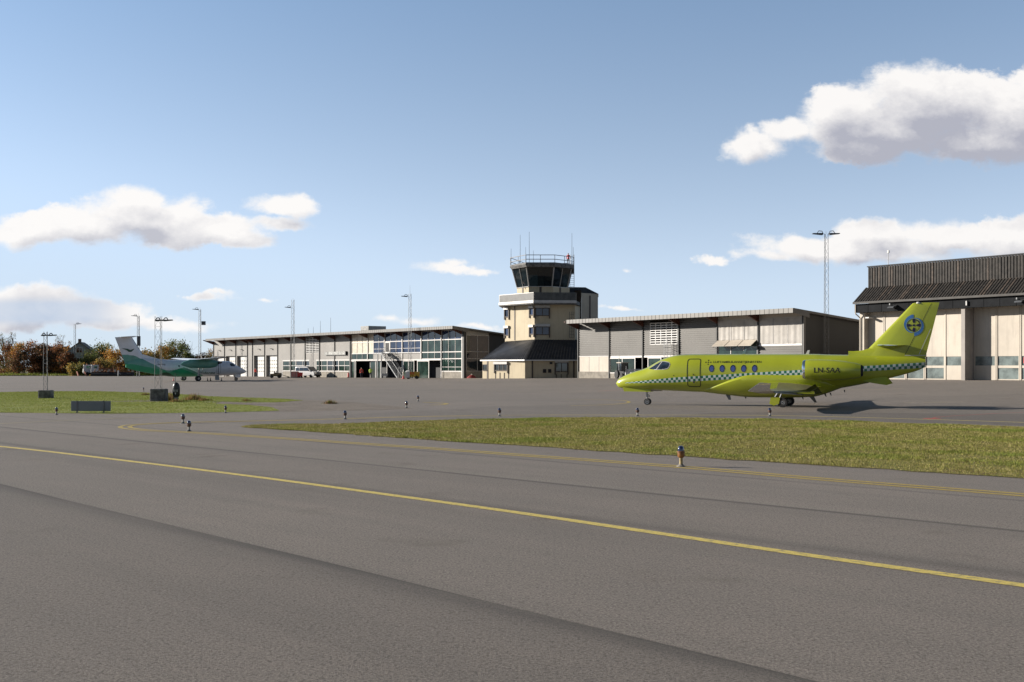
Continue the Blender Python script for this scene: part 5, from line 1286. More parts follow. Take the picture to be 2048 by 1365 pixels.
# ventral fins
v_ = [JA(A2, *p, -.5) for p in ((655, 882), (830, 850), (945, 848), (995, 915), (940, 930), (820, 912))]
for sd_ in (-1, 1):
    mb = MB(); mb.hexa([(x, sd_ * (.42 + .35 * (v_[0][1] - z + .2)), z) for x, z in v_], [(x, sd_ * (.42 + .35 * (v_[0][1] - z + .2)) + .035, z) for x, z in v_]); mb.build('ventral_fin', M['limeplain'], jet)
def blade(C, x, y, dx, dz, m='steeldark', yy=0.0, nm='antenna', ch=.16):
    a = JA(C, x, y, yy); mb = MB(); mb.hexa([(a[0] - ch, -.015, a[1] + .05), (a[0] + ch, -.015, a[1] + .05), (a[0] + ch, .015, a[1] + .05), (a[0] - ch, .015, a[1] + .05)][::1],
        [(a[0] + dx - ch * .5, -.01, a[1] + dz), (a[0] + dx + ch * .4, -.01, a[1] + dz), (a[0] + dx + ch * .4, .01, a[1] + dz), (a[0] + dx - ch * .5, .01, a[1] + dz)]); mb.build(nm, M[m], jet)
blade(A1, 1145, 1020, .16, -.33, 'steel'); blade(A1, 1318, 1035, .05, -.16, 'steeldark', ch=.07); blade(A1, 1960, 1040, .28, -.36, 'steel'); blade(A2, 340, 1022, .08, -.13, ch=.06); blade(A2, 392, 1012, .06, -.12, ch=.05); blade(A2, 530, 985, .03, -.1, ch=.04); blade(A1, 1875, 1050, .06, -.12, ch=.05)
a = JA(A1, 1300, 625); mb = MB(); mb.hexa([(a[0] - .12, -.015, a[1] - .05), (a[0] + .08, -.015, a[1] - .05), (a[0] + .08, .015, a[1] - .05), (a[0] - .12, .015, a[1] - .05)], [(a[0] + .12, -.01, a[1] + .31), (a[0] + .2, -.01, a[1] + .31), (a[0] + .2, .01, a[1] + .31), (a[0] + .12, .01, a[1] + .31)]); mb.build('antenna', mat('antenna_bluegreen', (.16, .25, .26), .4), jet)
a = JA(A1, 1925, 625); mb = MB(); mb.hexa([(a[0] - .12, -.015, a[1] - .05), (a[0] + .08, -.015, a[1] - .05), (a[0] + .08, .015, a[1] - .05), (a[0] - .12, .015, a[1] - .05)], [(a[0] + .02, -.01, a[1] + .22), (a[0] + .14, -.01, a[1] + .22), (a[0] + .14, .01, a[1] + .22), (a[0] + .02, .01, a[1] + .22)]); mb.build('antenna', M['white'], jet)
a = JA(A2, 1250, 131); MB().lathe([(.11, 0), (.11, .05), (.07, .09), (.01, .1)], (a[0], 0, a[1] - .02), 12).build('beacon', M['white'], jet)
# landing gear
def wheel(name, par, x, y, r_, wd, rimr=.55):
    o = MB().lathe([(r_ * .6, -wd / 2), (r_ * .93, -wd / 2), (r_, -wd / 3), (r_, wd / 3), (r_ * .93, wd / 2), (r_ * .6, wd / 2)], (x, y, r_), 28, 'y').build(name, M['tyre'], par, smooth=True)
    MB().lathe([(.02, -wd * .48), (r_ * .25, -wd * .52), (r_ * .4, -wd * .46), (r_ * rimr, -wd * .53), (r_ * rimr, wd * .53), (r_ * .4, wd * .46), (.02, wd * .48)], (x, y, r_), 20, 'y').build('rim', M['rim'], o, smooth=True); return o
nx, _ = JA(A1, 367, 1107, 0)
g_ = MB(); zt_ = fb(nx) + .1; g_.tube((nx, 0, .2), (nx - .08, 0, zt_), .055, .07, 10); g_.tube((nx - .02, 0, .22), (nx - .1, 0, .7), .03, n=8); g_.tube((nx + .15, 0, .55), (nx - .02, 0, .68), .03, n=6); g_.tube((nx + .02, 0, .9), (JA(A1, 508, 975)[0], 0, fb(4) + .03), .035, n=8); g_.tube((nx, -.09, .2), (nx, .09, .2), .04, n=8); g_.tube((nx - .03, 0, .50), (nx + .17, 0, .55), .02, n=6)
ng = g_.build('nose_gear_leg', M['alu'], jet, smooth=True); wheel('nose_wheel', jet, nx, -.12, .205, .12, .66); wheel('nose_wheel', jet, nx, .12, .205, .12, .66)
a, b = JA(A1, 122, 958, -.25), JA(A1, 400, 975, -.25)
for sd_ in (-1, 1): MB().hexa([(a[0], sd_ * .24, a[1] + .06), (b[0], sd_ * .26, b[1] + .12), (b[0], sd_ * .26, b[1] - .13), (a[0] + .1, sd_ * .24, b[1] - .12)], [(a[0], sd_ * .27, a[1] + .06), (b[0], sd_ * .29, b[1] + .12), (b[0], sd_ * .29, b[1] - .13), (a[0] + .1, sd_ * .27, b[1] - .12)]).build('nose_gear_door', M['limeplain'], jet)
mx0, _ = JA(A1, 1685, 1100, -1.45)
for sd_ in (-1, 1):
    yy = sd_ * 1.45; wheel('main_wheel', jet, mx0, yy - .12, .29, .17, .5); wheel('main_wheel', jet, mx0, yy + .17, .29, .15, .5)
    MB().tube((mx0, yy + .02, .29), (mx0 - .45, yy - sd_ * .1, .62), .06, n=8).tube((mx0 - .45, yy - sd_ * .1, .60), (mx0 - .1, yy - sd_ * .15, 1.15), .07, n=8).tube((mx0 - .2, yy, .48), (mx0 + .05, yy, 1.1), .05, n=8).build('main_gear_leg', M['steel'], jet, smooth=True)
    P_ = [JA(A1, *p, -1.6) for p in ((1568, 1050), (1556, 1112), (1600, 1130), (1648, 1112), (1660, 1050))]
    MB().hexa([(x, yy - sd_ * -.2, z) for x, z in P_], [(x, yy + sd_ * .23, z) for x, z in P_]).build('gear_door', M['limeplain'], jet)

# ============================================================ turboprop
DA = R(34); dfx, dfy = math.cos(DA), math.sin(DA); dax, day = -dfy, dfx; DO = (-54.7, 187.27)
def D(px, py, y=0.0):
    k = (px - CX) / F; x = (k * (DO[1] + y * day) - DO[0] - y * dax) / (dfx - k * dfy)
    return x, H - (py - HY) / F * (DO[1] + x * dfy + y * day)
D8 = lambda x, y, yy=0.0: D(200 + x / 6.4, 640 + y / 6.4, yy)
tp_ = thing('turboprop_airliner', 'white and green high wing twin turboprop parked before the terminal garage doors', 'aeroplane', (DO[0], DO[1], 0), DA)
topd = [D8(*p) for p in ((330, 545), (450, 500), (560, 492), (700, 500), (870, 512), (1100, 514), (1400, 520), (1560, 527), (1640, 531), (1690, 545), (1735, 578), (1800, 612), (1850, 640), (1872, 658))]
botd = [D8(*p) for p in ((330, 612), (440, 648), (600, 680), (760, 708), (900, 726), (1000, 730), (1400, 724), (1600, 716), (1720, 708), (1800, 696), (1850, 682), (1872, 664))]
gt, gb = pchip(*zip(*topd)), pchip(*zip(*botd)); xa_, xz_ = topd[0][0], topd[-1][0]
hwd = pchip([xa_, xa_ + 2, xa_ + 5, xa_ + 8, xz_ - 4.5, xz_ - 3, xz_ - 1.5, xz_ - .4, xz_], [.16, .45, .95, 1.30, 1.34, 1.22, .80, .35, .10])
print('dash', xa_, xz_, gt(0), gb(0))
def dsurf(x, z, side=-1, off=0.0):
    t, b = gt(x), gb(x); u = max(-.999, min(.999, (z - (t + b) / 2) / max(.02, (t - b) / 2))); return side * (hwd(x) * math.sqrt(1 - u * u) + off)
M['dwhite'] = mat('airliner_white', (.72, .74, .78), .3, 0, .03, coat=.4); M['dgreen'] = mat('livery_green', (.03, .31, .16), .35, 0, .05); M['dteal'] = mat('livery_teal', (.13, .34, .27), .35, 0, .05); M['ddark'] = mat('livery_dark_green', (.012, .075, .04), .35, 0, .05)
g1 = pchip(*zip(*[D8(*p) for p in ((280, 440), (420, 450), (520, 490), (620, 548), (700, 585), (760, 622), (850, 648), (930, 640), (1040, 612), (1130, 640), (1250, 690), (1350, 730))]))
g2 = pchip(*zip(*[D8(*p) for p in ((280, 560), (420, 570), (560, 600), (700, 625), (800, 650), (860, 675), (940, 640), (1000, 625), (1080, 650), (1180, 690), (1300, 728))]))
g3 = pchip(*zip(*[D8(*p) for p in ((680, 730), (760, 690), (820, 672), (880, 690), (960, 728), (1100, 735))]))
xgr = D8(1300, 600)[0]
nR, nS = 380, 120; xd_ = list(np.linspace(xa_, xz_ - .5, nR - 8)) + list(np.linspace(xz_ - .44, xz_, 8))
rg = []
for x in xd_:
    t, b = gt(x), gb(x); zc_, hh, hw_ = (t + b) / 2, (t - b) / 2, hwd(x); rg.append([(x, hw_ * math.cos(2 * math.pi * k / nS), zc_ + hh * math.sin(2 * math.pi * k / nS)) for k in range(nS)])
def dmi(x, z):
    if x < D8(1080, 0)[0] and x > D8(690, 0)[0] and z < g3(x): return 3
    if x < xgr and z < g2(x): return 1
    if x < xgr and z < g1(x): return 2
    return 0
def dfn(i, j): p = rg[i][j]; q = rg[min(i + 1, len(rg) - 1)][(j + 1) % nS]; return dmi((p[0] + q[0]) / 2, (p[2] + q[2]) / 2)
dfus = MB().rings(rg, fn=dfn).build('fuselage', [M['dwhite'], M['dgreen'], M['dteal'], M['ddark']], tp_, smooth=True)
# fin (many slices so the livery edge stays crisp)
f0, f1, f2, f3 = D8(560, 470), D8(405, 226), D8(207, 266), D8(335, 600)
secs = []; NF = 64
for i in range(NF):
    z = f3[1] - .2 + (f1[1] - f3[1] + .2) * i / (NF - 1); xle = lerp1(f0, f1, max(z, f0[1] - .1)) + (0 if z > f0[1] - .1 else (f0[1] - .1 - z) * 2.2); xte = lerp1(f3, f2, z); secs.append((xte, xle, z))
nU = 56; rgs = []
for xte, xle, z in secs:
    q = []
    for k in range(nU + 1): u = k / nU; q.append((xle + (xte - xle) * u, -.19 * math.sin(math.pi * u ** .6) , z))
    for k in range(nU - 1, 0, -1): u = k / nU; q.append((xle + (xte - xle) * u, .19 * math.sin(math.pi * u ** .6), z))
    rgs.append(q)
def ffn(i, j): p = rgs[i][j]; return dmi(p[0], p[2] + .12)
dfin = MB().rings(rgs, fn=ffn).build('fin', [M['dwhite'], M['dgreen'], M['dteal'], M['ddark']], tp_, smooth=True)
MB().hexa([(lerp1(f0, f1, f0[1]) - .05, -.03, f0[1]), (lerp1(f0, f1, f0[1]) + .06, -.03, f0[1]), (lerp1(f0, f1, f0[1]) + .06, .03, f0[1]), (lerp1(f0, f1, f0[1]) - .05, .03, f0[1])], [(f1[0] - .05, -.03, f1[1]), (f1[0] + .06, -.03, f1[1]), (f1[0] + .06, .03, f1[1]), (f1[0] - .05, .03, f1[1])]).build('deicing_boot', M['dark'], dfin)
bird = [(268, 366), (310, 368), (350, 372), (385, 388), (410, 378), (436, 370), (418, 392), (398, 412), (365, 412), (335, 388), (300, 375)]
vs, fs = fine_poly([D8(*p) for p in bird], 1); MB().add([(x, -.215, z) for x, z in vs], fs).build('bird_emblem', M['ddark'], dfin)
# dorsal fillet
q0, q1 = D8(760, 505), D8(545, 440)
MB().hexa([(q0[0], -.02, q0[1] - .1), (q1[0], -.12, q1[1] - 1.2), (q1[0], .12, q1[1] - 1.2), (q0[0], .02, q0[1] - .1)], [(q0[0], -.01, q0[1]), (q1[0], -.05, q1[1]), (q1[0], .05, q1[1]), (q0[0], .01, q0[1])]).build('dorsal_fillet', M['dwhite'], tp_, smooth=True)
for sd_ in (-1, 1):
    wing('tailplane', [(f1[0] + .25, -2.2, sd_ * .0, f1[1] + .06, .11), (f1[0] - .1, -1.45, sd_ * 3.9, f1[1] + .08, .06)], M['dwhite'], tp_, AS)
# wing: leading edge towards +x
wz = D8(1350, 508, -4)[1]; wle = D8(1505, 500, -4)[0] - 1.0
for sd_ in (-1, 1):
    wing('wing', [(wle, -2.75, 0, wz - .12, .24), (wle, -2.75, sd_ * 4.6, wz, .22), (wle - .35, -1.5, sd_ * 12.95, wz + .28, .09)], M['dwhite'], tp_, AF, mats=[M['dwhite'], M['dark']], fn=lambda i, j: 1 if j in (0, 15) else 0)
    yy = sd_ * 3.94; n1_ = D8(1500, 560, -3.94)[0]; n0_ = D8(1032, 600, -3.94)[0]; zt_ = wz + .02; zb_ = D8(1300, 620, -3.94)[1]
    if sd_ < 0: print('nac', n0_, n1_, zt_, zb_, wle)
    rgs_ = []
    for u, top_, bo_, hw_ in ((0, .45, .40, .05), (.08, .72, .25, .22), (.25, .98, .03, .40), (.5, 1.0, .0, .46), (.8, .98, .02, .46), (.95, .90, .12, .42), (1.0, .82, .30, .32)):
        x = n0_ + (n1_ - n0_) * u; a_, b__ = zb_ + (zt_ - zb_) * top_, zb_ + (zt_ - zb_) * bo_; zc_, hh = (a_ + b__) / 2, (a_ - b__) / 2; rgs_.append([(x, yy + hw_ * math.copysign(abs(math.cos(t)) ** .8, math.cos(t)), zc_ + hh * math.copysign(abs(math.sin(t)) ** .8, math.sin(t))) for t in np.linspace(0, 2 * math.pi, 25)[:-1]])
    nc = MB().rings(rgs_).build('engine_nacelle', M['dteal'], tp_, smooth=True)
    zs_ = zb_ + (zt_ - zb_) * .60
    pr = MB().lathe([(.26, 0), (.24, .12), (.16, .35), (.02, .5)], (n1_ + .02, yy, zs_), 16, 'x').build('spinner', M['dark'], tp_, smooth=True)
    for k in range(4):
        an = R(4 + 90 * k) if sd_ < 0 else R(38 + 90 * k); dy, dz = math.sin(an), math.cos(an); B_ = []
        for r_, ch in ((.2, .10), (.7, .17), (1.3, .19), (1.8, .15), (1.98, .06)):
            B_.append([(n1_ + .14 + .04, yy + dy * r_ - dz * ch, zs_ + dz * r_ + dy * ch), (n1_ + .14 + .07, yy + dy * r_, zs_ + dz * r_), (n1_ + .14, yy + dy * r_ + dz * ch, zs_ + dz * r_ - dy * ch), (n1_ + .14 - .02, yy + dy * r_, zs_ + dz * r_)])
        MB().rings(B_).build('propeller_blade', M['dark'], tp_)
    MB().tube((0, yy, .45), (.15, yy, zb_ + .1), .13, .15, 10).tube((.1, yy, .8), (1.0, yy, zb_ + .1), .07, n=8).build('main_gear_leg', M['alu'], tp_, smooth=True)
    for dy in (-.24, .24): wheel('main_wheel', tp_, 0, yy + dy, .44, .26, .5)
nwx = 7.95; MB().tube((nwx, 0, .3), (nwx + .1, 0, gb(nwx) + .1), .07, n=8).tube((nwx, 0, .5), (nwx - .7, 0, gb(nwx) + .1), .04, n=6).build('nose_gear_leg', M['alu'], tp_, smooth=True)
for dy in (-.18, .18): wheel('nose_wheel', tp_, nwx, dy, .28, .16, .5)
for sd_ in (-1, 1): MB().hexa([(nwx - .3, sd_ * .3, gb(nwx) + .1), (nwx + .7, sd_ * .3, gb(nwx) + .1), (nwx + .6, sd_ * .36, gb(nwx) - .45), (nwx - .2, sd_ * .36, gb(nwx) - .45)], [(nwx - .3, sd_ * .33, gb(nwx) + .1), (nwx + .7, sd_ * .33, gb(nwx) + .1), (nwx + .6, sd_ * .39, gb(nwx) - .45), (nwx - .2, sd_ * .39, gb(nwx) - .45)]).build('nose_gear_door', M['dwhite'], tp_)
dd_ = lambda nm, P_, m_, off=.012, cuts=2, par=tp_: [jdecal(nm, P_, m_, off, s_, cuts, parent=par, surf=dsurf) for s_ in (-1, 1)]
dd_('cockpit_window', [D8(*p, -.8) for p in ((1655, 562), (1695, 556), (1730, 583), (1722, 596), (1665, 594))], M['glass'])
for k in range(2, 3):
    x, z = D8(880 + k * 66, 594, -1.3)
    if x < xz_ - 3.4: dd_('cabin_window', rrect(x - .13, x + .13, z - .16, z + .16, .07), M['glass'], .012, 1)
a, b = D8(1493, 688, -1.3), D8(1545, 530, -1.3); dr = jstrip('front_door', rrect(a[0], b[0], a[1], b[1], .1), .04, M['steeldark'], parent=tp_, surf=dsurf)
def dsurf2(x, z, side=-1, off=0.0): return dsurf(x, z, side, off)
a, b = D8(1250, 694, -1.3), D8(1480, 694, -1.3); jtext('Widerøe', a[0], a[1], b[0], .42, M['ddark'], tp_, dsurf2, .01)
a, b = D8(735, 580, -1.2), D8(838, 580, -1.2); jtext('LN-WIJ', a[0], a[1], b[0], .22, M['blackline'], tp_, dsurf2, .01, 'registration')
a = D8(1480, 730, -1.3); s0_ = gb(a[0])
MB().hexa([(a[0] - .1, -1.1, s0_ + .15), (a[0] + .65, -1.1, s0_ + .15), (a[0] + .3, -2.4, .12), (a[0] - .45, -2.4, .12)], [(a[0] - .1, -1.1, s0_ + .21), (a[0] + .65, -1.1, s0_ + .21), (a[0] + .3, -2.4, .18), (a[0] - .45, -2.4, .18)]).build('airstair', M['alu'], tp_)
def gf(px, off):
    X, Y = lay(fx(px, off), -off); return (X, Y, zg(X, Y))
# ============================================================ runway / apron edge lights
def edge_light(big=False):
    t = thing('edge_light', 'x', 'lamp', (0, 0, 0), 0, 'blue taxiway edge lights')
    h = .50 if big else .40; s = h / .5
    k = 1.0 if big else .95
    MB().lathe([(.11 * k, 0), (.11 * k, .015), (.07 * k, .03), (.045 * k, .06)], (0, 0, 0), 16).build('base', M['concrete' if big else 'steel'], t, smooth=True)
    MB().lathe([(.043 * k, .03), (.043 * k, h * .46)], (0, 0, 0), 14).build('stem', mat('ochre_stem', (.34, .26, .12), .55, 0, .2, 12) if big else mat('grey_stem', (.34, .32, .28), .55, 0, .2, 12), t, smooth=True)
    MB().lathe([(.05 * k, h * .42), (.075 * k, h * .47), (.085 * k, h * .52), (.085 * k, h * .68), (.102 * k, h * .69), (.102 * k, h * .73), (.07 * k, h * .74)], (0, 0, 0), 18).build('housing', mat('amber_housing', (.24, .10, .025), .45, 0, .2, 10) if big else mat('red_brown_housing', (.13, .07, .045), .5, 0, .25, 10), t, smooth=True)
    lens = bpy.data.materials.get('blue_lens')
    if not lens:
        lens = bpy.data.materials.new('blue_lens'); lens.use_nodes = True; b = lens.node_tree.nodes['Principled BSDF']; b.inputs['Base Color'].default_value = (.004, .006, .045, 1); b.inputs['Roughness'].default_value = .06; b.inputs['IOR'].default_value = 1.9; b.inputs['Coat Weight'].default_value = .6
    MB().lathe([(.078 * k, h * .735), (.078 * k, h * .80), (.070 * k, h * .90), (.050 * k, h * .98), (.02 * k, h * 1.0), (.002, h * 1.0)], (0, 0, 0), 20).build('lens', lens, t, smooth=True)
    return t
eb = edge_light(True); eb['label'] = 'largest edge light, amber body and blue dome, beside the double yellow line'; eb.location = gp(1362, 933.5)
es = edge_light(False)
ELS = [((378, 863), 'edge light standing nearest the bend of the yellow loop line'), ((366, 847.3), 'edge light just behind the one nearest the bend of the yellow loop'),
       ((451, 826.2), 'edge light on the green verge edge right of the black sign'), ((113, 830), 'edge light left of the grey sign board on the grass edge'),
       ((690, 839), 'edge light above the left tip of the brown green grass wedge'), ((999, 833), 'edge light on the grass edge below the control tower'),
       ((1275, 832.6), 'edge light on the grass edge below the jet nose wheel'), ((1539.5, 832.8), 'edge light with reddish collar in front of the jet main wheels'),
       ((813, 816.5), 'edge light at the right end of the bare gravel strip'), ((836, 803), 'farthest edge light out on the middle of the apron'), ((287, 783), 'tiny edge light behind the grass left of the tall mast')]
for i, (p, lb) in enumerate(ELS):
    o = es if i == 0 else dup(es, (0, 0, 0)); o.location = gp(*p); o['label'] = lb
    if p[0] in (113, 451, 287): o.scale = (.85, .85, .95)

# ============================================================ lighting masts
def mast(px, pyb, pyt, Y, label, wd=.45, heads=2, side=-1, block=False, box=None, spike=0, headpy=None, z0=None, taper=.7, hs=1.0, rr=.03):
    X = (px - CX) / F * Y; zb = zat(pyb, Y) if z0 is None else z0; zt = zat(pyt, Y)
    t = thing('light_mast', label, 'mast', (X, Y, zb), 0, 'lattice light masts around the apron'); h = zt - zb
    zz = 0
    if block:
        bh, bw = block; MB().box(-bw / 2, bw / 2, -bw * .4, bw * .4, -.05, bh).build('concrete_block', M['concdark'], t, bevel=.07); zz = bh
    hz = h if headpy is None else zat(headpy, Y) - zb
    mb = MB(); lattice(mb, 0, 0, zz, h, wd, wd * 1.3, rr, rr * .42, taper, tri=True); mb.build('lattice_column', M['steeldark'] if block else M['steel'], t)
    for k in range(heads):
        s_ = 1 if k % 2 else -1
        if side: s_ = side if (k == 0 or block) else -side
        e0 = (-.55 if (block and k) else 0)
        mb = MB(); e = .5 * wd + (e0 if side else 0); L_ = .95 * hs; mb.path([(s_ * e, 0, hz - .05), (s_ * (e + .15), 0, hz + .25 * hs), (s_ * (e + .45 * hs), 0, hz + .28 * hs), (s_ * (e + .6 * hs), 0, hz + .05)], .035, 6)
        mb.hexa([(s_ * (e + .1), -.22 * hs, hz - .12 * hs), (s_ * (e + .1 + L_), -.22 * hs, hz - .02), (s_ * (e + .1 + L_), .22 * hs, hz - .02), (s_ * (e + .1), .22 * hs, hz - .12 * hs)],
                [(s_ * (e + .1), -.2 * hs, hz + .06 * hs), (s_ * (e + .1 + L_), -.2 * hs, hz + .05), (s_ * (e + .1 + L_), .2 * hs, hz + .05), (s_ * (e + .1), .2 * hs, hz + .06 * hs)])
        mb.build('lamp_head', M['steeldark'], t)
    if spike: MB().tube((0, 0, h), (0, 0, h + spike), .02, .012, 5).build('aerial', M['steeldark'], t)
    if box:
        bz, bw, bh, bx = box; MB().box(bx - bw / 2, bx + bw / 2, -.2, .2, bz, bz + bh).build('equipment_box', M['steeldark'], t)
    return t
mast(1652, 760, 468, 116, 'tallest lattice light mast, rising behind the jet before the annex side wall', .55, 2, -1, z0=zg(33, 116), hs=1.1, spike=.3, rr=.024)
mast(820, 757, 588, 170, 'lattice light mast in front of the glazed half of the terminal', .6, 1, -1, z0=zg(-16, 170), headpy=593, spike=1.3, hs=1.0, rr=.026)
mast(586, 756, 600, 205, 'lattice light mast in front of the terminal near the white slat grille', .75, 1, -1, z0=zg(-41, 200), headpy=615, spike=.3, hs=1.1, rr=.030)
mast(400, 756, 619, 232, 'slim lattice mast with a small box, behind the airliner wing', .65, 1, -1, z0=0, spike=.4, box=(11.2, .8, .8, .75), hs=1.2, rr=.034)
mast(277, 756, 632, 262, 'light mast with tall aerial panels behind the airliner tail', .7, 1, -1, z0=0, spike=.6, box=(7.4, .75, 2.3, .05), hs=1.3, rr=.05)
mast(150, 756, 648, 300, 'thin distant mast standing behind the grey house', .7, 1, 1, z0=0, hs=1.3, rr=.035)
mast(318, 803, 633, 76.5, 'dark lattice light mast on a large concrete block in front of the airliner tail', .50, 2, 1, block=(.87, 1.05), headpy=641, hs=.62, rr=.016, taper=.95)
mast(92, 797, 664, 83.8, 'short dark lattice light mast on a small concrete block at the far left', .34, 2, 1, block=(.62, .95), headpy=671, hs=.55, rr=.018, taper=.8)

# ============================================================ signs on the verge
x, y, z = gp(181, 826.5); t = thing('sign_board', 'grey back of a wide low sign board on the green verge', 'sign', (x, y, z), R(-3))
MB().box(-1.04, 1.04, 0, .10, .10, .62).build('panel', mat('sign_back_grey', (.19, .205, .225), .45, .2, .05), t, bevel=.01)
for q in (-.70, .71):
    MB().box(q - .035, q + .035, -.03, -.002, .02, .64).build('post', M['steel'], t); MB().box(q - .1, q + .1, -.12, .12, -.02, .03).build('foot', M['steeldark'], t)
x, y, z = gp(352.5, 803); t = thing('holding_point_sign', 'black rounded sign reading B18 beside the large concrete block', 'sign', (x, y, z), R(-4))
prof = []
for (w0, zz) in ((.17, 0.30), (.25, .42), (.27, .8), (.25, 1.05), (.18, 1.22), (.06, 1.32)): prof.append([(w0 * math.cos(a), .14 * math.sin(a) * min(1, w0 / .2), zz) for a in np.linspace(0, 2 * math.pi, 21)[:-1]])
MB().rings(prof).build('body', mat('black_sign_body', (.02, .021, .024), .35), t, smooth=True)
vs, fs = text_mesh('B18', .22); wv = max(v[0] for v in vs); MB().add([(v[0] / wv * .32 - .16, -.152, .66 + v[1]) for v in vs], fs).build('lettering', M['white'], t)
MB().hexa([(-.06, -.156, .60), (.06, -.156, .60), (.0, -.152, .46)], [(-.06, -.148, .60), (.06, -.148, .60), (.0, -.146, .46)]).build('arrow', M['white'], t)
MB().box(-.13, .13, -.08, .08, -.02, .30).build('base', M['steel'], t); MB().tube((-.05, 0, 1.3), (-.08, 0, 1.95), .018, n=6).tube((-.08, 0, 1.8), (.12, 0, 1.9), .012, n=5).build('rod', M['steeldark'], t)

# ============================================================ people
def person(label, px, pyb, top_m, leg_m, yaw=0, vest=None, Y=None, z=None, lean=0, arms='down'):
    if Y is None: x, y, z = gf(px, pyb)
    else: x = (px - CX) / F * Y; y = Y
    t = thing('person', label, 'person', (x, y, z), yaw)
    me = bpy.data.meshes.new('body'); bm = bmesh.new()
    hs = (.05 if arms == 'folded' else .30)
    V = {'hip': (0, 0, .95), 'waist': (0, 0, 1.10), 'chest': (0, 0, 1.32), 'neck': (0, 0, 1.50), 'head': (0, -.01, 1.62), 'crown': (0, 0, 1.74),
         'shl': (.19, 0, 1.42), 'ell': (.27, .02, 1.14), 'wrl': ((.10, -.22, 1.10) if arms == 'folded' else (.28, -.08, .90)), 'hal': ((.02, -.26, 1.12) if arms == 'folded' else (.28, -.10, .80)),
         'shr': (-.19, 0, 1.42), 'elr': (-.27, .02, 1.14), 'wrr': ((-.10, -.22, 1.10) if arms == 'folded' else (-.28, -.08, .90)), 'har': ((-.02, -.26, 1.12) if arms == 'folded' else (-.28, -.10, .80)),
         'thl': (.10, 0, .88), 'knl': (.12, -.02, .50), 'anl': (.14, .03, .09), 'tol': (.15, -.13, .04), 'thr': (-.10, 0, .88), 'knr': (-.12, .03, .50), 'anr': (-.13, .05, .09), 'tor': (-.14, -.11, .04)}
    Rr = dict(hip=.15, waist=.14, chest=.16, neck=.058, head=.098, crown=.075, shl=.075, ell=.05, wrl=.035, hal=.04, shr=.075, elr=.05, wrr=.035, har=.04, thl=.10, knl=.065, anl=.045, tol=.04, thr=.10, knr=.065, anr=.045, tor=.04)
    E = [('hip', 'waist'), ('waist', 'chest'), ('chest', 'neck'), ('neck', 'head'), ('head', 'crown'), ('chest', 'shl'), ('shl', 'ell'), ('ell', 'wrl'), ('wrl', 'hal'), ('chest', 'shr'), ('shr', 'elr'), ('elr', 'wrr'), ('wrr', 'har'),
         ('hip', 'thl'), ('thl', 'knl'), ('knl', 'anl'), ('anl', 'tol'), ('hip', 'thr'), ('thr', 'knr'), ('knr', 'anr'), ('anr', 'tor')]
    names = list(V); me.from_pydata([V[k] for k in names], [(names.index(a), names.index(b)) for a, b in E], [])
    o = bpy.data.objects.new('body', me); COL.objects.link(o); o.parent = t
    sk = o.modifiers.new('skin', 'SKIN'); lay_ = me.skin_vertices[0] if me.skin_vertices else None
    if lay_ is None:
        bm.from_mesh(me); bm.verts.layers.skin.verify(); bm.to_mesh(me); lay_ = me.skin_vertices[0]
    for i, k in enumerate(names): lay_.data[i].radius = (Rr[k], Rr[k] * (.72 if k in ('hip', 'waist', 'chest') else 1)); lay_.data[i].use_root = (k == 'hip')
    ss = o.modifiers.new('smooth', 'SUBSURF'); ss.levels = ss.render_levels = 1
    bpy.context.view_layer.update(); dg = bpy.context.evaluated_depsgraph_get(); m2 = bpy.data.meshes.new_from_object(o.evaluated_get(dg)); o.modifiers.clear(); o.data = m2; m2.name = 'body'
    m2.materials.clear()
    for q in (M[leg_m], M[top_m], M['skin'], M['black'], M['hair']): m2.materials.append(q)
    for p in m2.polygons:
        c = p.center; hand = (abs(c.x) > .2 and c.z < .90 and c.z > .7) or (arms == 'folded' and c.y < -.2 and c.z < 1.2)
        p.material_index = 4 if (c.z > 1.66 or (c.z > 1.56 and c.y > .03)) else 2 if (c.z > 1.50 or hand) else 1 if (c.z > .92 or abs(c.x) > .22) else 3 if c.z < .09 else 0
        p.use_smooth = True
    bm.free()
    # face: nose, eyes
    MB().hexa([(-.015, -.10, 1.60), (.015, -.10, 1.60), (0, -.10, 1.645)], [(-.006, -.13, 1.605), (.006, -.13, 1.605), (0, -.105, 1.64)]).build('nose', M['skin'], t)
    for q in (-.035, .035): MB().box(q - .012, q + .012, -.108, -.095, 1.637, 1.650).build('eye', M['dark'], t)
    if vest:
        vb = MB(); 
        for zz in (1.05, 1.22): vb.lathe([(.185, 0), (.187, .03)], (0, 0, zz), 16)
        for v_i in range(len(vb.v)): vx, vy, vz = vb.v[v_i]; vb.v[v_i] = (vx, vy * .8, vz)
        vb.build('reflective_band', M['white'], t, smooth=True)
    return t
person('person in a red hi vis jacket and dark trousers walking before the terminal doors', 723, 4.5, 'hired', 'navy', R(20), True)
person('person in a yellow green hi vis jacket standing before the terminal doors', 741, 4.2, 'hivis', 'navy', R(-10), True, arms='folded')
person('person in a red jacket standing by the garage doors behind the airliner nose', 510.5, 1.3, 'hired', 'navy', R(60), False)
person('person in a red top standing on the control tower roof', 1136.5, 0, 'red', 'steel', R(-20), False, Y=154, z=zrf + 0.02)
person('person in a white cap and dark clothes inside the glass tower cab', 1052, 0, 'navy', 'navy', R(-30), False, Y=151.9, z=zc0 - .35)
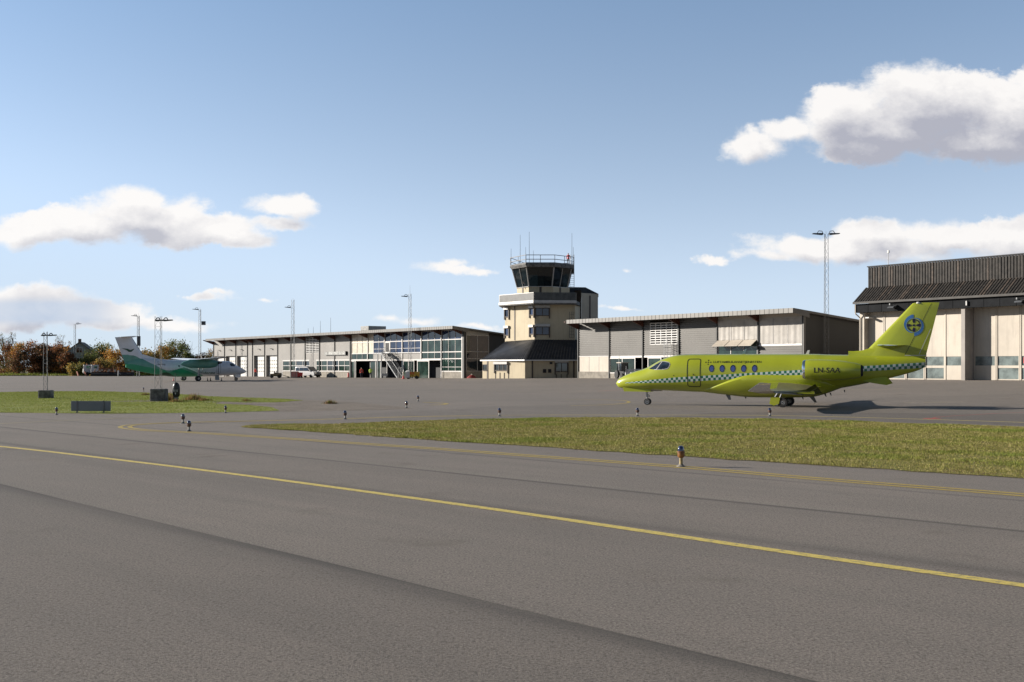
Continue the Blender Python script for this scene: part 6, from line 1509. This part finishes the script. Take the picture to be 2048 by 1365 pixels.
# ============================================================ vehicles
def wheels(t, pts, r, wd, axis='y'):
    for (x, y) in pts:
        o = MB().lathe([(r * .6, -wd / 2), (r, -wd / 2.4), (r, wd / 2.4), (r * .6, wd / 2)], (x, y, r), 18, axis).build('wheel', M['tyre'], t, smooth=True)
        MB().lathe([(.01, -wd * .5), (r * .55, -wd * .46), (r * .55, wd * .46), (.01, wd * .5)], (x, y, r), 12, axis).build('rim', M['rim'], o)
x, y, z = gf(616, 3.2)
# van: local x = forward; nose turned to the right and towards the camera
van = thing('delivery_van', 'white van parked in front of the terminal windows, dark nose to the right', 'van', (x, y, z), R(-33))
side = [(-2.35, .35), (-2.4, 1.0), (-2.3, 1.85), (-2.1, 1.98), (.55, 1.98), (1.35, 1.25), (2.25, 1.02), (2.4, .75), (2.4, .35)]
rg = []
for yy, sc_ in ((-.95, .97), (-.9, 1.0), (.9, 1.0), (.95, .97)): rg.append([(px_ * (1 if abs(yy) < .92 else .99), yy * (1.0 if z_ < 1.15 else .90), .35 + (z_ - .35) * sc_) for px_, z_ in side])
body = MB().rings(rg).build('body', mat('van_paint', (.62, .61, .60), .3, 0, .03, coat=.5), van, bevel=.04)
MB().hexa([(.62, -.80, 1.90), (1.33, -.86, 1.27), (1.33, .86, 1.27), (.62, .80, 1.90)], [(.66, -.80, 1.94), (1.38, -.86, 1.30), (1.38, .86, 1.30), (.66, .80, 1.94)]).build('windscreen', M['glass'], van)
for sd_ in (-1, 1):
    for a, b in ((-.2, .62), (-1.25, -.35), (-2.1, -1.4)): MB().hexa([(a, sd_ * .945, 1.22), (b + (.35 if b > 0 else 0), sd_ * .945, 1.22), (b, sd_ * .86, 1.75), (a, sd_ * .86, 1.75)], [(a, sd_ * .965, 1.22), (b + (.35 if b > 0 else 0), sd_ * .965, 1.22), (b, sd_ * .88, 1.77), (a, sd_ * .88, 1.77)]).build('side_window', M['glass'], van)
    MB().box(2.36, 2.43, sd_ * .6 - .18, sd_ * .6 + .18, .75, .92).build('headlight', M['chrome'], van); MB().box(1.0, 1.15, sd_ * .98, sd_ * 1.15, 1.2, 1.4).build('mirror', M['black'], van)
MB().box(2.38, 2.46, -.9, .9, .32, .58).build('bumper', M['black'], van); MB().box(2.37, 2.42, -.38, .38, .72, .9).build('grille', M['black'], van)
wheels(van, [(-1.5, -.85), (-1.5, .85), (1.55, -.85), (1.55, .85)], .33, .22)
# orange-brown tow tug
x, y, z = gf(551, 7); t = thing('baggage_tug', 'small brown tow tug on the apron between airliner nose and barrier', 'tug', (x, y, z), R(10))
MB().hexa([(-.95, -.5, .3), (1.1, -.5, .3), (1.1, .5, .3), (-.95, .5, .3)], [(-.9, -.48, .8), (1.1, -.48, .95), (1.1, .48, .95), (-.9, .48, .8)]).build('chassis', mat('dull_ochre_paint', (.20, .15, .07), .6), t, bevel=.03)
MB().box(-.15, .3, -.35, .35, .85, 1.05).box(-.3, -.15, -.35, .35, .85, 1.35).build('seat', M['black'], t); MB().tube((-.0, 0, .9), (.35, 0, 1.45), .03).tube((.1, -.4, .9), (.1, -.4, 1.6), .03).build('steering_column', M['steeldark'], t)
wheels(t, [(-.65, -.45), (-.65, .45), (.7, -.45), (.7, .45)], .3, .2)
# red-white striped barrier cart
def striped(nm, label, cat, px, py, w_, h_, n, m1, m2, yaw=0):
    x, y, z = gf(px, py); t = thing(nm, label, cat, (x, y, z), yaw); 
    for k, m in ((0, m1), (1, m2)):
        mb = MB()
        for i in range(k, n, 2): mb.box(-w_ / 2 + w_ * i / n + .001, -w_ / 2 + w_ * (i + 1) / n - .001, -.05, .05, .18, h_)
        mb.build('striped_panel', M[m], t)
    MB().box(-w_ / 2, w_ / 2, -.35, .35, .06, .17).build('base', M['steeldark'], t); return t
t = striped('striped_barrier', 'purple red and white striped barrier box left of the white van', 'barrier', 589, 6, 1.35, 1.2, 8, 'whitedirty', 'red'); MB().box(-.62, .62, .052, .9, .2, 1.15).build('box', mat('mauve_panel', (.16, .10, .14), .6), t)
x, y, z = gf(601, 5); t = thing('red_trolley', 'small red trolley between the striped barrier and the white van', 'trolley', (x, y, z), 0)
MB().hexa([(-.35, -.3, .25), (.3, -.3, .25), (.3, .3, .25), (-.35, .3, .25)], [(-.45, -.32, 1.0), (.38, -.32, .95), (.38, .32, .95), (-.45, .32, 1.0)]).build('tub', M['red'], t); wheels(t, [(-.2, -.3), (-.2, .3), (.2, -.3), (.2, .3)], .14, .08)
x, y, z = gf(570, 6); t = thing('tow_bar_trolley', 'thin black tow bar on wheels leaning near the striped barrier', 'tow bar', (x, y, z), 0)
MB().tube((-1.1, 0, .75), (.9, 0, .12), .05).tube((-.6, 0, .75), (-.6, 0, .1), .03).tube((-1.5, .2, .9), (-.3, .2, .9), .025).tube((-1.5, .2, .9), (-1.5, .2, .05), .025).build('frame', M['steeldark'], t); wheels(t, [(.6, -.2), (.6, .2)], .15, .08)
# yellow cart with striped cover
x, y, z = gf(825, 8); t = thing('ground_power_cart', 'yellow ground power cart with a white and red cover in front of the stair', 'cart', (x, y, z), 0)
MB().box(-.35, 1.0, -.5, .5, .3, 1.05).build('housing', mat('cart_yellow', (.50, .32, .03), .5, 0, .25, 3), t, bevel=.04); mb = MB(); 
mb.rings([[(a, -.56, .2), (a, -.56, 1.1 - .12 * (a < -.8)), (a, -.4, 1.26 - .14 * (a < -.8)), (a, .4, 1.26 - .14 * (a < -.8)), (a, .56, 1.1 - .12 * (a < -.8)), (a, .56, .2)] for a in (-.98, -.8, -.36)]); mb.build('cover', M['white'], t, smooth=True)
for k in range(3): MB().box(-.3 + k * .22, -.2 + k * .22, -.53, -.501, .65, 1.05).build('red_stripe', M['red'], t)
wheels(t, [(-.6, -.45), (-.6, .45), (.65, -.45), (.65, .45)], .25, .15)
x, y, z = gf(807, 8); t = thing('traffic_cone', 'small red and white marker cone left of the yellow power cart', 'cone', (x, y, z), 0)
MB().lathe([(.3, 0), (.3, .05), (.16, .06), (.12, .45)], n=14).build('skirt', M['red'], t, smooth=True); MB().lathe([(.12, .45), (.14, .55), (.10, .85), (.16, .86), (.15, 1.05), (.03, 1.08)], n=14).build('head', M['whitedirty'], t, smooth=True)
x, y, z = gf(769.5, 1.2); t = thing('white_bin', 'low white box with open base under the outdoor stair', 'box', (x, y, z), 0)
MB().hexa([(-.45, -.3, .35), (.45, -.3, .35), (.45, .3, .35), (-.45, .3, .35)], [(-.52, -.34, .75), (.52, -.34, .75), (.52, .34, .75), (-.52, .34, .75)]).build('tub', M['white'], t); MB().box(-.4, -.3, -.3, .3, 0, .35).box(.3, .4, -.3, .3, 0, .35).build('feet', M['steeldark'], t)
x, y, z = gf(697, .6); t = thing('fire_extinguisher_stand', 'red fire extinguisher stand by the grey door left of the two people', 'stand', (x, y, z), 0)
MB().lathe([(.16, .1), (.16, .75), (.1, .85), (.04, .9)], n=14).build('cylinder', M['red'], t, smooth=True); MB().box(-.2, .2, -.15, .15, 0, .1).tube((0, .1, .1), (0, .1, 1.1), .03).build('bracket', M['steeldark'], t)
# canopy (red/dark) in front of the gable glass
x, y, z = (lambda q: (q[0], q[1], zg(*q)))(lay(xeT + 1.2, sy(943, xeT + 1.2))); t = thing('bicycle_canopy', 'small dark red heap of covers against the terminal end glass', 'cover', (x, y, z), ROT_F)
rg = [[(a, b * .5, .02) for a, b in ()]] if False else None
mb = MB(); mb.lathe([(.75, 0), (.6, .2), (.3, .42), (.1, .5), (.02, .52)], n=14); mb.build('cover', mat('dark_red_cover', (.22, .02, .02), .8), t, smooth=True); MB().lathe([(.12, .48), (.14, .56), (.08, .64), (.01, .66)], (.1, 0, .0), 10).build('knob', M['whitedirty'], t)
# forklift / tractor and white rack before the annex
x, y, z = gf(1247, 3); t = thing('tow_tractor', 'black and white cab tractor in front of the green glass behind the jet nose', 'tractor', (x, y, z), R(-70))
MB().hexa([(-.9, -.55, .35), (1.0, -.5, .35), (1.0, .5, .35), (-.9, .55, .35)], [(-.9, -.55, 1.0), (.95, -.42, .85), (.95, .42, .85), (-.9, .55, 1.0)]).build('chassis', M['dark'], t, bevel=.04)
MB().hexa([(.95, -.35, .35), (1.15, -.3, .35), (1.15, .3, .35), (.95, .35, .35)], [(.95, -.33, .8), (1.1, -.25, .78), (1.1, .25, .78), (.95, .33, .8)]).build('front_weight', M['white'], t)
for px_, py_ in ((-.75, -.5), (-.75, .5), (.35, -.45), (.35, .45)): MB().tube((px_, py_, 1.0), (px_ * .92, py_ * .9, 1.85), .05, n=6).build('cab_post', M['black'], t)
MB().box(-.85, .5, -.56, .56, 1.85, 1.95).build('cab_roof', M['whitedirty'], t, bevel=.03); MB().box(-.7, .33, -.46, .46, 1.0, 1.84).build('cab_glass', M['glass'], t); MB().tube((-.2, -.5, 1.0), (-.2, -.5, 2.9), .035, n=6).build('exhaust_pole', M['white'], t)
for px_, py_ in ((.98, -.2), (.98, .2)): MB().lathe([(.1, -.03), (.12, .03), (.02, .05)], (px_ + .12, py_, .72), 12, 'x').build('headlight', M['white'], t)
wheels(t, [(-.55, -.6), (-.55, .6)], .5, .28); wheels(t, [(.7, -.55), (.7, .55)], .32, .2)
x, y, z = gf(1265, 4); t = thing('barred_trolley', 'white barred trolley rack right of the black tractor', 'trolley', (x, y, z), 0)
mb = MB()
for zz in (.35, .85, 1.05): mb.box(-.75, .95, -.03, .03, zz, zz + .09)
for k in range(9): mb.box(-.75 + k * .2, -.71 + k * .2, -.025, .025, .35, 1.1)
mb.box(-.78, -.7, -.03, .03, 0, 1.5).box(-.7, .9, .0, .7, .3, .34); mb.build('rack', M['white'], t); wheels(t, [(-.55, .1), (-.55, .6), (.75, .1), (.75, .6)], .15, .06)
# snow clearing trucks and ploughs
YT = 285
def truck(px, label):
    X = (px - CX) / F * YT; t = thing('snow_truck', label, 'truck', (X, YT, 0), R(25), 'snow clearing trucks by the hedge')
    MB().hexa([(-1.0, -1.1, .9), (.9, -1.1, .9), (.9, 1.1, .9), (-1.0, 1.1, .9)], [(-.85, -1.0, 2.9), (.9, -1.05, 2.9), (.9, 1.05, 2.9), (-.85, 1.0, 2.9)]).build('cab', M['white'], t, bevel=.06)
    MB().hexa([(-1.005, -.8, 2.0), (-1.0, .8, 2.0), (-.92, .85, 2.7), (-.92, -.85, 2.7)], [(-1.03, -.9, 1.9), (-1.03, .9, 1.9), (-.95, .85, 2.7), (-.95, -.85, 2.7)]).build('windscreen', M['glass'], t)
    MB().box(-.2, .6, -1.13, -1.08, 2.0, 2.6).build('side_window', M['glass'], t)
    MB().box(.95, 4.6, -1.15, 1.15, 1.1, 2.1).build('orange_body', mat('dull_orange_paint', (.24, .085, .03), .6, 0, .2), t); MB().box(-.9, 4.6, -.9, .9, .5, 1.09).build('chassis', M['dark'], t)
    MB().lathe([(.13, 0), (.13, .2), (.02, .25)], (0, 0, 2.9), 10).build('beacon', M['orange'], t)
    MB().hexa([(-2.2, -1.9, .1), (-1.9, -1.9, .1), (-1.9, 1.9, .1), (-2.2, 1.9, .1)], [(-2.5, -1.9, 1.2), (-2.35, -1.9, 1.2), (-2.35, 1.9, 1.2), (-2.5, 1.9, 1.2)]).build('plough', mat('rusty_plough', (.22, .08, .05), .7), t)
    wheels(t, [(0, -1), (0, 1), (3.2, -1), (3.2, 1), (4.1, -1), (4.1, 1)], .5, .3); return t
t1 = truck(174, 'snow clearing truck with white cab, the left one of the two by the hedge'); X = (190.5 - CX) / F * YT; t2 = dup(t1, (X, YT - .5, 0), R(25), 'snow clearing truck with white cab, the right one of the two by the hedge')
def sweeper(px, w_, label, orange=.6):
    X = (px - CX) / F * YT; t = thing('sweeper_attachment', label, 'sweeper', (X, YT - 4, 0), R(random.uniform(-5, 5)), 'parked sweepers and plough blades left of the airliner tail')
    MB().box(-w_ / 2, w_ / 2, -.5, .5, .35, 1.0).build('brush_cover', M['dark'], t); MB().lathe([(.42, -w_ / 2), (.42, w_ / 2)], (0, -.5, .42), 14, 'x').build('brush', M['black'], t, smooth=True)
    mb = MB(); n = 4
    for k in range(n): a = -w_ / 2 + w_ * (k + .5) / n; mb.tube((a, .2, 1.0), (a + random.uniform(-.6, .6), .3, 1.0 + random.uniform(.3, 1.1) * orange), .11, n=6)
    mb.tube((-w_ / 2, .2, 1.05), (w_ / 2, .2, 1.15), .1, n=6); mb.build('lift_frame', mat('faded_orange_paint', (.34, .13, .04), .6, 0, .25, 4), t)
    for k in range(2): a = random.uniform(-w_ * .4, w_ * .4); MB().box(a, a + .4, -.3, .1, 1.1 + .3 * k, 1.4 + .3 * k).build('lamp_box', M['whitedirty'], t)
for i, (px_, w_, lb) in enumerate(((208, 3.2, 'dark sweeper unit with low orange frame, first right of the two trucks'), (228, 3.0, 'dark sweeper unit in the middle of the parked row, behind the white post'), (248, 3.2, 'dark sweeper unit with the tallest orange frame, under the airliner tail'), (268, 2.6, 'dark sweeper unit farthest right in the row, below the airliner fuselage'))): sweeper(px_, w_, lb, (.7, .7, 1.6, .5)[i])
X = (236 - CX) / F * 270; t = thing('marker_post', 'white leaning marker post in front of the parked sweepers', 'post', (X, 270, 0), 0); MB().tube((0, 0, 0), (.1, 0, 1.5), .10, .16, 8).tube((.1, 0, .9), (.7, 0, .55), .06, .04, 8).build('post', M['white'], t)
# ground markers under the airliner
for i, (px_, lb) in enumerate(((347, 'small red and white cone under the airliner belly, left of both main wheels'), (415, 'dark cone right of the airliner near main wheel'), (421, 'dark cone beside the airliner steps'), (443, 'pale cone between the airliner steps and nose wheel'))):
    x, y, z = gp(px_, 762); t = thing('wheel_cone', lb, 'cone', (x, y, z), 0, 'cones around the airliner')
    MB().lathe([(.22, 0), (.22, .04), (.12, .05), (.03, .55), (.01, .56)], n=12).build('cone', (M['red'], M['dark'], M['dark'], M['whitedirty'])[i], t, smooth=True); MB().lathe([(.091, .2), (.064, .34)], n=12).build('band', M['white'], t, smooth=True)

# ============================================================ trees
LC = {k: leafm('foliage_' + k, tuple(q * 1.8 for q in c), .35) for k, c in dict(rust=(.16, .065, .028), brown=(.10, .055, .028), orange=(.30, .14, .035), gold=(.26, .17, .04), olive=(.11, .105, .035), green=(.065, .085, .025), dark=(.045, .04, .022)).items()}
M['bark'] = mat('bark', (.09, .07, .055), .9, 0, .3, 8)
def tree_meshes(h, r, seed, cols, nleaf=2600, low=.12, sparse=False, leaf=.22):
    rnd = random.Random(seed); limbs = MB(); tr = MB()
    tr.tube((0, 0, -.3), (rnd.uniform(-.2, .2), 0, h * .5), .045 * h * .5, .02 * h * .5, 8)
    tips = []
    for k in range(10 if not sparse else 16):
        a = rnd.uniform(0, 2 * math.pi); z0 = h * rnd.uniform(.12, .5); rr_ = r * rnd.uniform(.45, .9); z1 = h * rnd.uniform(.45, .92); p1 = (rr_ * .45 * math.cos(a), rr_ * .45 * math.sin(a), (z0 + z1) / 2); p2 = (rr_ * math.cos(a), rr_ * math.sin(a), z1)
        tr.tube((0, 0, z0), p1, .018 * h * .5, .010 * h * .5, 5); tr.tube(p1, p2, .010 * h * .5, .003 * h, 5)
        for j in range(4 if not sparse else 9):
            q = (p2[0] + rnd.gauss(0, r * .22), p2[1] + rnd.gauss(0, r * .22), p2[2] + rnd.uniform(-.05, .18) * h); tr.tube(p1 if j % 2 else p2, q, .004 * h, .0012 * h, 4); tips.append(q)
    cl = []
    for k in range(26 if not sparse else 16):
        a = rnd.uniform(0, 2 * math.pi); u = rnd.random() ** .5; zz = rnd.uniform(low, .95); f = math.sqrt(max(.05, 1 - ((zz - .45) / .58) ** 2)); cl.append((r * u * f * math.cos(a), r * u * f * math.sin(a), h * zz, r * rnd.uniform(.22, .42)))
    N = nleaf; V = np.empty((N, 4, 3)); mi = np.zeros(N, int)
    for i in range(N):
        if sparse: c = rnd.choice(tips); g_r = r * .10; ci = rnd.randrange(len(cols))
        else: k = rnd.randrange(len(cl)); c = cl[k]; g_r = c[3] * .62; ci = (k * 7 + (rnd.random() < .3)) % len(cols)
        p = np.array([c[0] + rnd.gauss(0, g_r), c[1] + rnd.gauss(0, g_r), max(.1, c[2] + rnd.gauss(0, g_r * .9))])
        u_ = np.array([rnd.gauss(0, 1) for _ in range(3)]); u_ /= np.linalg.norm(u_); v_2 = np.cross(u_, [rnd.gauss(0, 1) for _ in range(3)]); v_2 /= np.linalg.norm(v_2) + 1e-9; s_ = leaf * rnd.uniform(.5, 1.2)
        V[i, 0] = p - u_ * s_; V[i, 1] = p - v_2 * s_ * .6; V[i, 2] = p + u_ * s_; V[i, 3] = p + v_2 * s_ * .6; mi[i] = ci
    me = bpy.data.meshes.new('crown'); me.vertices.add(N * 4); me.vertices.foreach_set('co', V.ravel()); me.loops.add(N * 4); me.loops.foreach_set('vertex_index', np.arange(N * 4)); me.polygons.add(N); me.polygons.foreach_set('loop_start', np.arange(N) * 4)
    for c in cols: me.materials.append(LC[c])
    me.polygons.foreach_set('material_index', mi); me.update(); me.validate()
    return me, tr
def tree(name, label, px, Y, h, r, seed, cols, cat='tree', grp='autumn trees beyond the apron', **kw):
    t = thing(name, label, cat, ((px - CX) / F * Y, Y, 0), 0, grp); me, tr = tree_meshes(h, r, seed, cols, **kw)
    o = bpy.data.objects.new('crown', me); COL.objects.link(o); o.parent = t; tr.build('trunk', M['bark'], t); return t
TR = [ # px, top py, Y, radius px, colours, descriptive
 (8, 690, 305, 26, ('brown', 'olive', 'rust'), 'brown tree at the very left edge, leaves thinning', False),
 (14, 668, 312, 16, ('brown', 'olive'), 'tall nearly bare pale tree at the left edge', True),
 (32, 688, 303, 22, ('orange', 'olive', 'gold'), 'low olive and gold tree second from the left', False),
 (48, 696, 300, 24, ('rust', 'brown', 'dark'), 'dark rust round bush between two taller trees', False),
 (70, 680, 306, 26, ('rust', 'orange', 'brown'), 'rust tree with airy top left of the short dark mast', False),
 (90, 690, 301, 24, ('brown', 'dark', 'rust'), 'dark brown tree right behind the short dark mast', False),
 (106, 686, 305, 26, ('rust', 'brown', 'rust'), 'deep red brown tree just right of the short mast', False),
 (118, 692, 300, 22, ('rust', 'orange', 'brown'), 'orange brown tree left of the grey house', False),
 (134, 706, 297, 16, ('brown', 'rust', 'dark'), 'dark brown bush at the left corner of the grey house', False),
 (124, 676, 318, 18, ('olive', 'brown'), 'bare twiggy tree standing behind the rust trees beside the house', True),
 (156, 732, 292, 20, ('olive', 'gold', 'green'), 'low olive bush directly behind the trucks', False),
 (182, 712, 300, 22, ('olive', 'green', 'olive'), 'olive green tree in front of the house right corner', False),
 (196, 696, 306, 26, ('green', 'dark', 'olive'), 'dark green tree between house and golden tree', False),
 (216, 690, 312, 26, ('olive', 'green', 'gold'), 'pale olive tree left of the airliner fin', False),
 (228, 702, 296, 26, ('gold', 'orange', 'gold'), 'golden round tree beside the airliner fin', False),
 (206, 724, 290, 20, ('brown', 'gold', 'olive'), 'low brown bush behind the parked sweepers', False),
 (252, 712, 294, 20, ('orange', 'gold', 'brown'), 'orange bush hidden partly by the airliner fin', False),
 (292, 700, 304, 22, ('rust', 'brown', 'olive'), 'brown tree just right of the airliner fin', False),
 (300, 706, 296, 24, ('gold', 'orange', 'olive'), 'bright gold tree behind the mast on the large block', False),
 (326, 694, 302, 26, ('gold', 'olive', 'orange'), 'gold and olive tree above the airliner fuselage', False),
 (350, 684, 308, 26, ('green', 'olive', 'green'), 'tall green tree with open crown above the airliner', False),
 (368, 686, 303, 22, ('green', 'dark', 'olive'), 'dark green tree at the right end of the tall group', False),
 (378, 706, 298, 16, ('olive', 'dark', 'green'), 'small green tree tapering the tall group on its right', False),
 (412, 700, 312, 18, ('orange', 'olive'), 'thin pale orange tree left of the terminal roof end', True),
 (430, 703, 308, 16, ('gold', 'olive'), 'thin yellow tree at the terminal left corner', True),
 (398, 712, 304, 18, ('brown', 'rust', 'olive'), 'low brown bush between airliner and terminal', False),
 (424, 716, 300, 18, ('brown', 'olive'), 'low dull bush under the terminal roof end', False),
]
for i, (px_, pt, Y_, rp, cols, ds, sp) in enumerate(TR):
    h = zat(pt, Y_) * (1.0 if not sp else .98); r_ = rp / F * Y_
    tree('bare_tree' if sp else 'autumn_tree', ds, px_, Y_, h, r_, 100 + i, list(cols), nleaf=700 if sp else 3600, sparse=sp, low=.06, leaf=.16 if sp else .24)
tree('distant_hedge', 'brown hedge bushes behind the gap between airliner and terminal', 450, 320, 3.4, 4.5, 77, ['brown', 'olive', 'dark'], cat='hedge', grp=None, low=.05)
# ============================================================ house
YH = 318; X = (159 - CX) / F * YH; hs = thing('house', 'grey wooden house with a dark gabled roof among the trees', 'house', (X, YH, 0), R(14))
kx_ = YH / F
M['hwall'] = mat('grey_house_wall', (.30, .32, .36), .7, 0, .08, .5); M['hroof'] = mat('brown_grey_roof_tiles', (.13, .105, .095), .75, 0, .2, 2)
hw2, zE2, zR2 = 3.9, 6.6, zat(684.5, YH)
mb = MB(); mb.prism([(-hw2, 0), (hw2, 0), (hw2, zE2), (0, zR2 - .25), (-hw2, zE2)], 0, 11); mb.build('wall', M['hwall'], hs)
rf = MB()
for s_ in (-1, 1): rf.hexa([(0, -.5, zR2 - .12), (s_ * (hw2 + .6), -.5, zE2 - .55), (s_ * (hw2 + .6), 11.5, zE2 - .55), (0, 11.5, zR2 - .12)], [(0, -.5, zR2 + .1), (s_ * (hw2 + .6), -.5, zE2 - .33), (s_ * (hw2 + .6), 11.5, zE2 - .33), (0, 11.5, zR2 + .1)])
rfo = rf.build('roof', M['hroof'], hs); MB().box(-.9, -.1, 4, 4.8, zR2 - .6, zR2 + 1.0).build('chimney', mat('brick_chimney', (.14, .08, .06), .8), rfo)
for a, b, c, d in ((-.9, .9, zE2 - .2, zE2 + 1.5), (-2.9, -1.5, 3.4, 5.0), (-.7, .7, 3.4, 5.0), (1.5, 2.9, 3.4, 5.0)): window(hs, a, b, c, d, -.03, 2, glass='glass', frame='white', fw=.1)
mb = MB(); mb.prism([(-9.5, 0), (-hw2, 0), (-hw2, 5.6), (-9.5, 5.6)], 3, 10); mb.build('side_wing_wall', M['hwall'], hs)
mb = MB(); mb.hexa([(-10, 2.6, 5.5), (-hw2 + .3, 2.6, 5.5), (-hw2 + .3, 6.5, 8.2), (-10, 6.5, 8.2)], [(-10, 2.6, 5.7), (-hw2 + .3, 2.6, 5.7), (-hw2 + .3, 6.5, 8.4), (-10, 6.5, 8.4)]); mb.build('side_wing_roof', M['hroof'], hs)
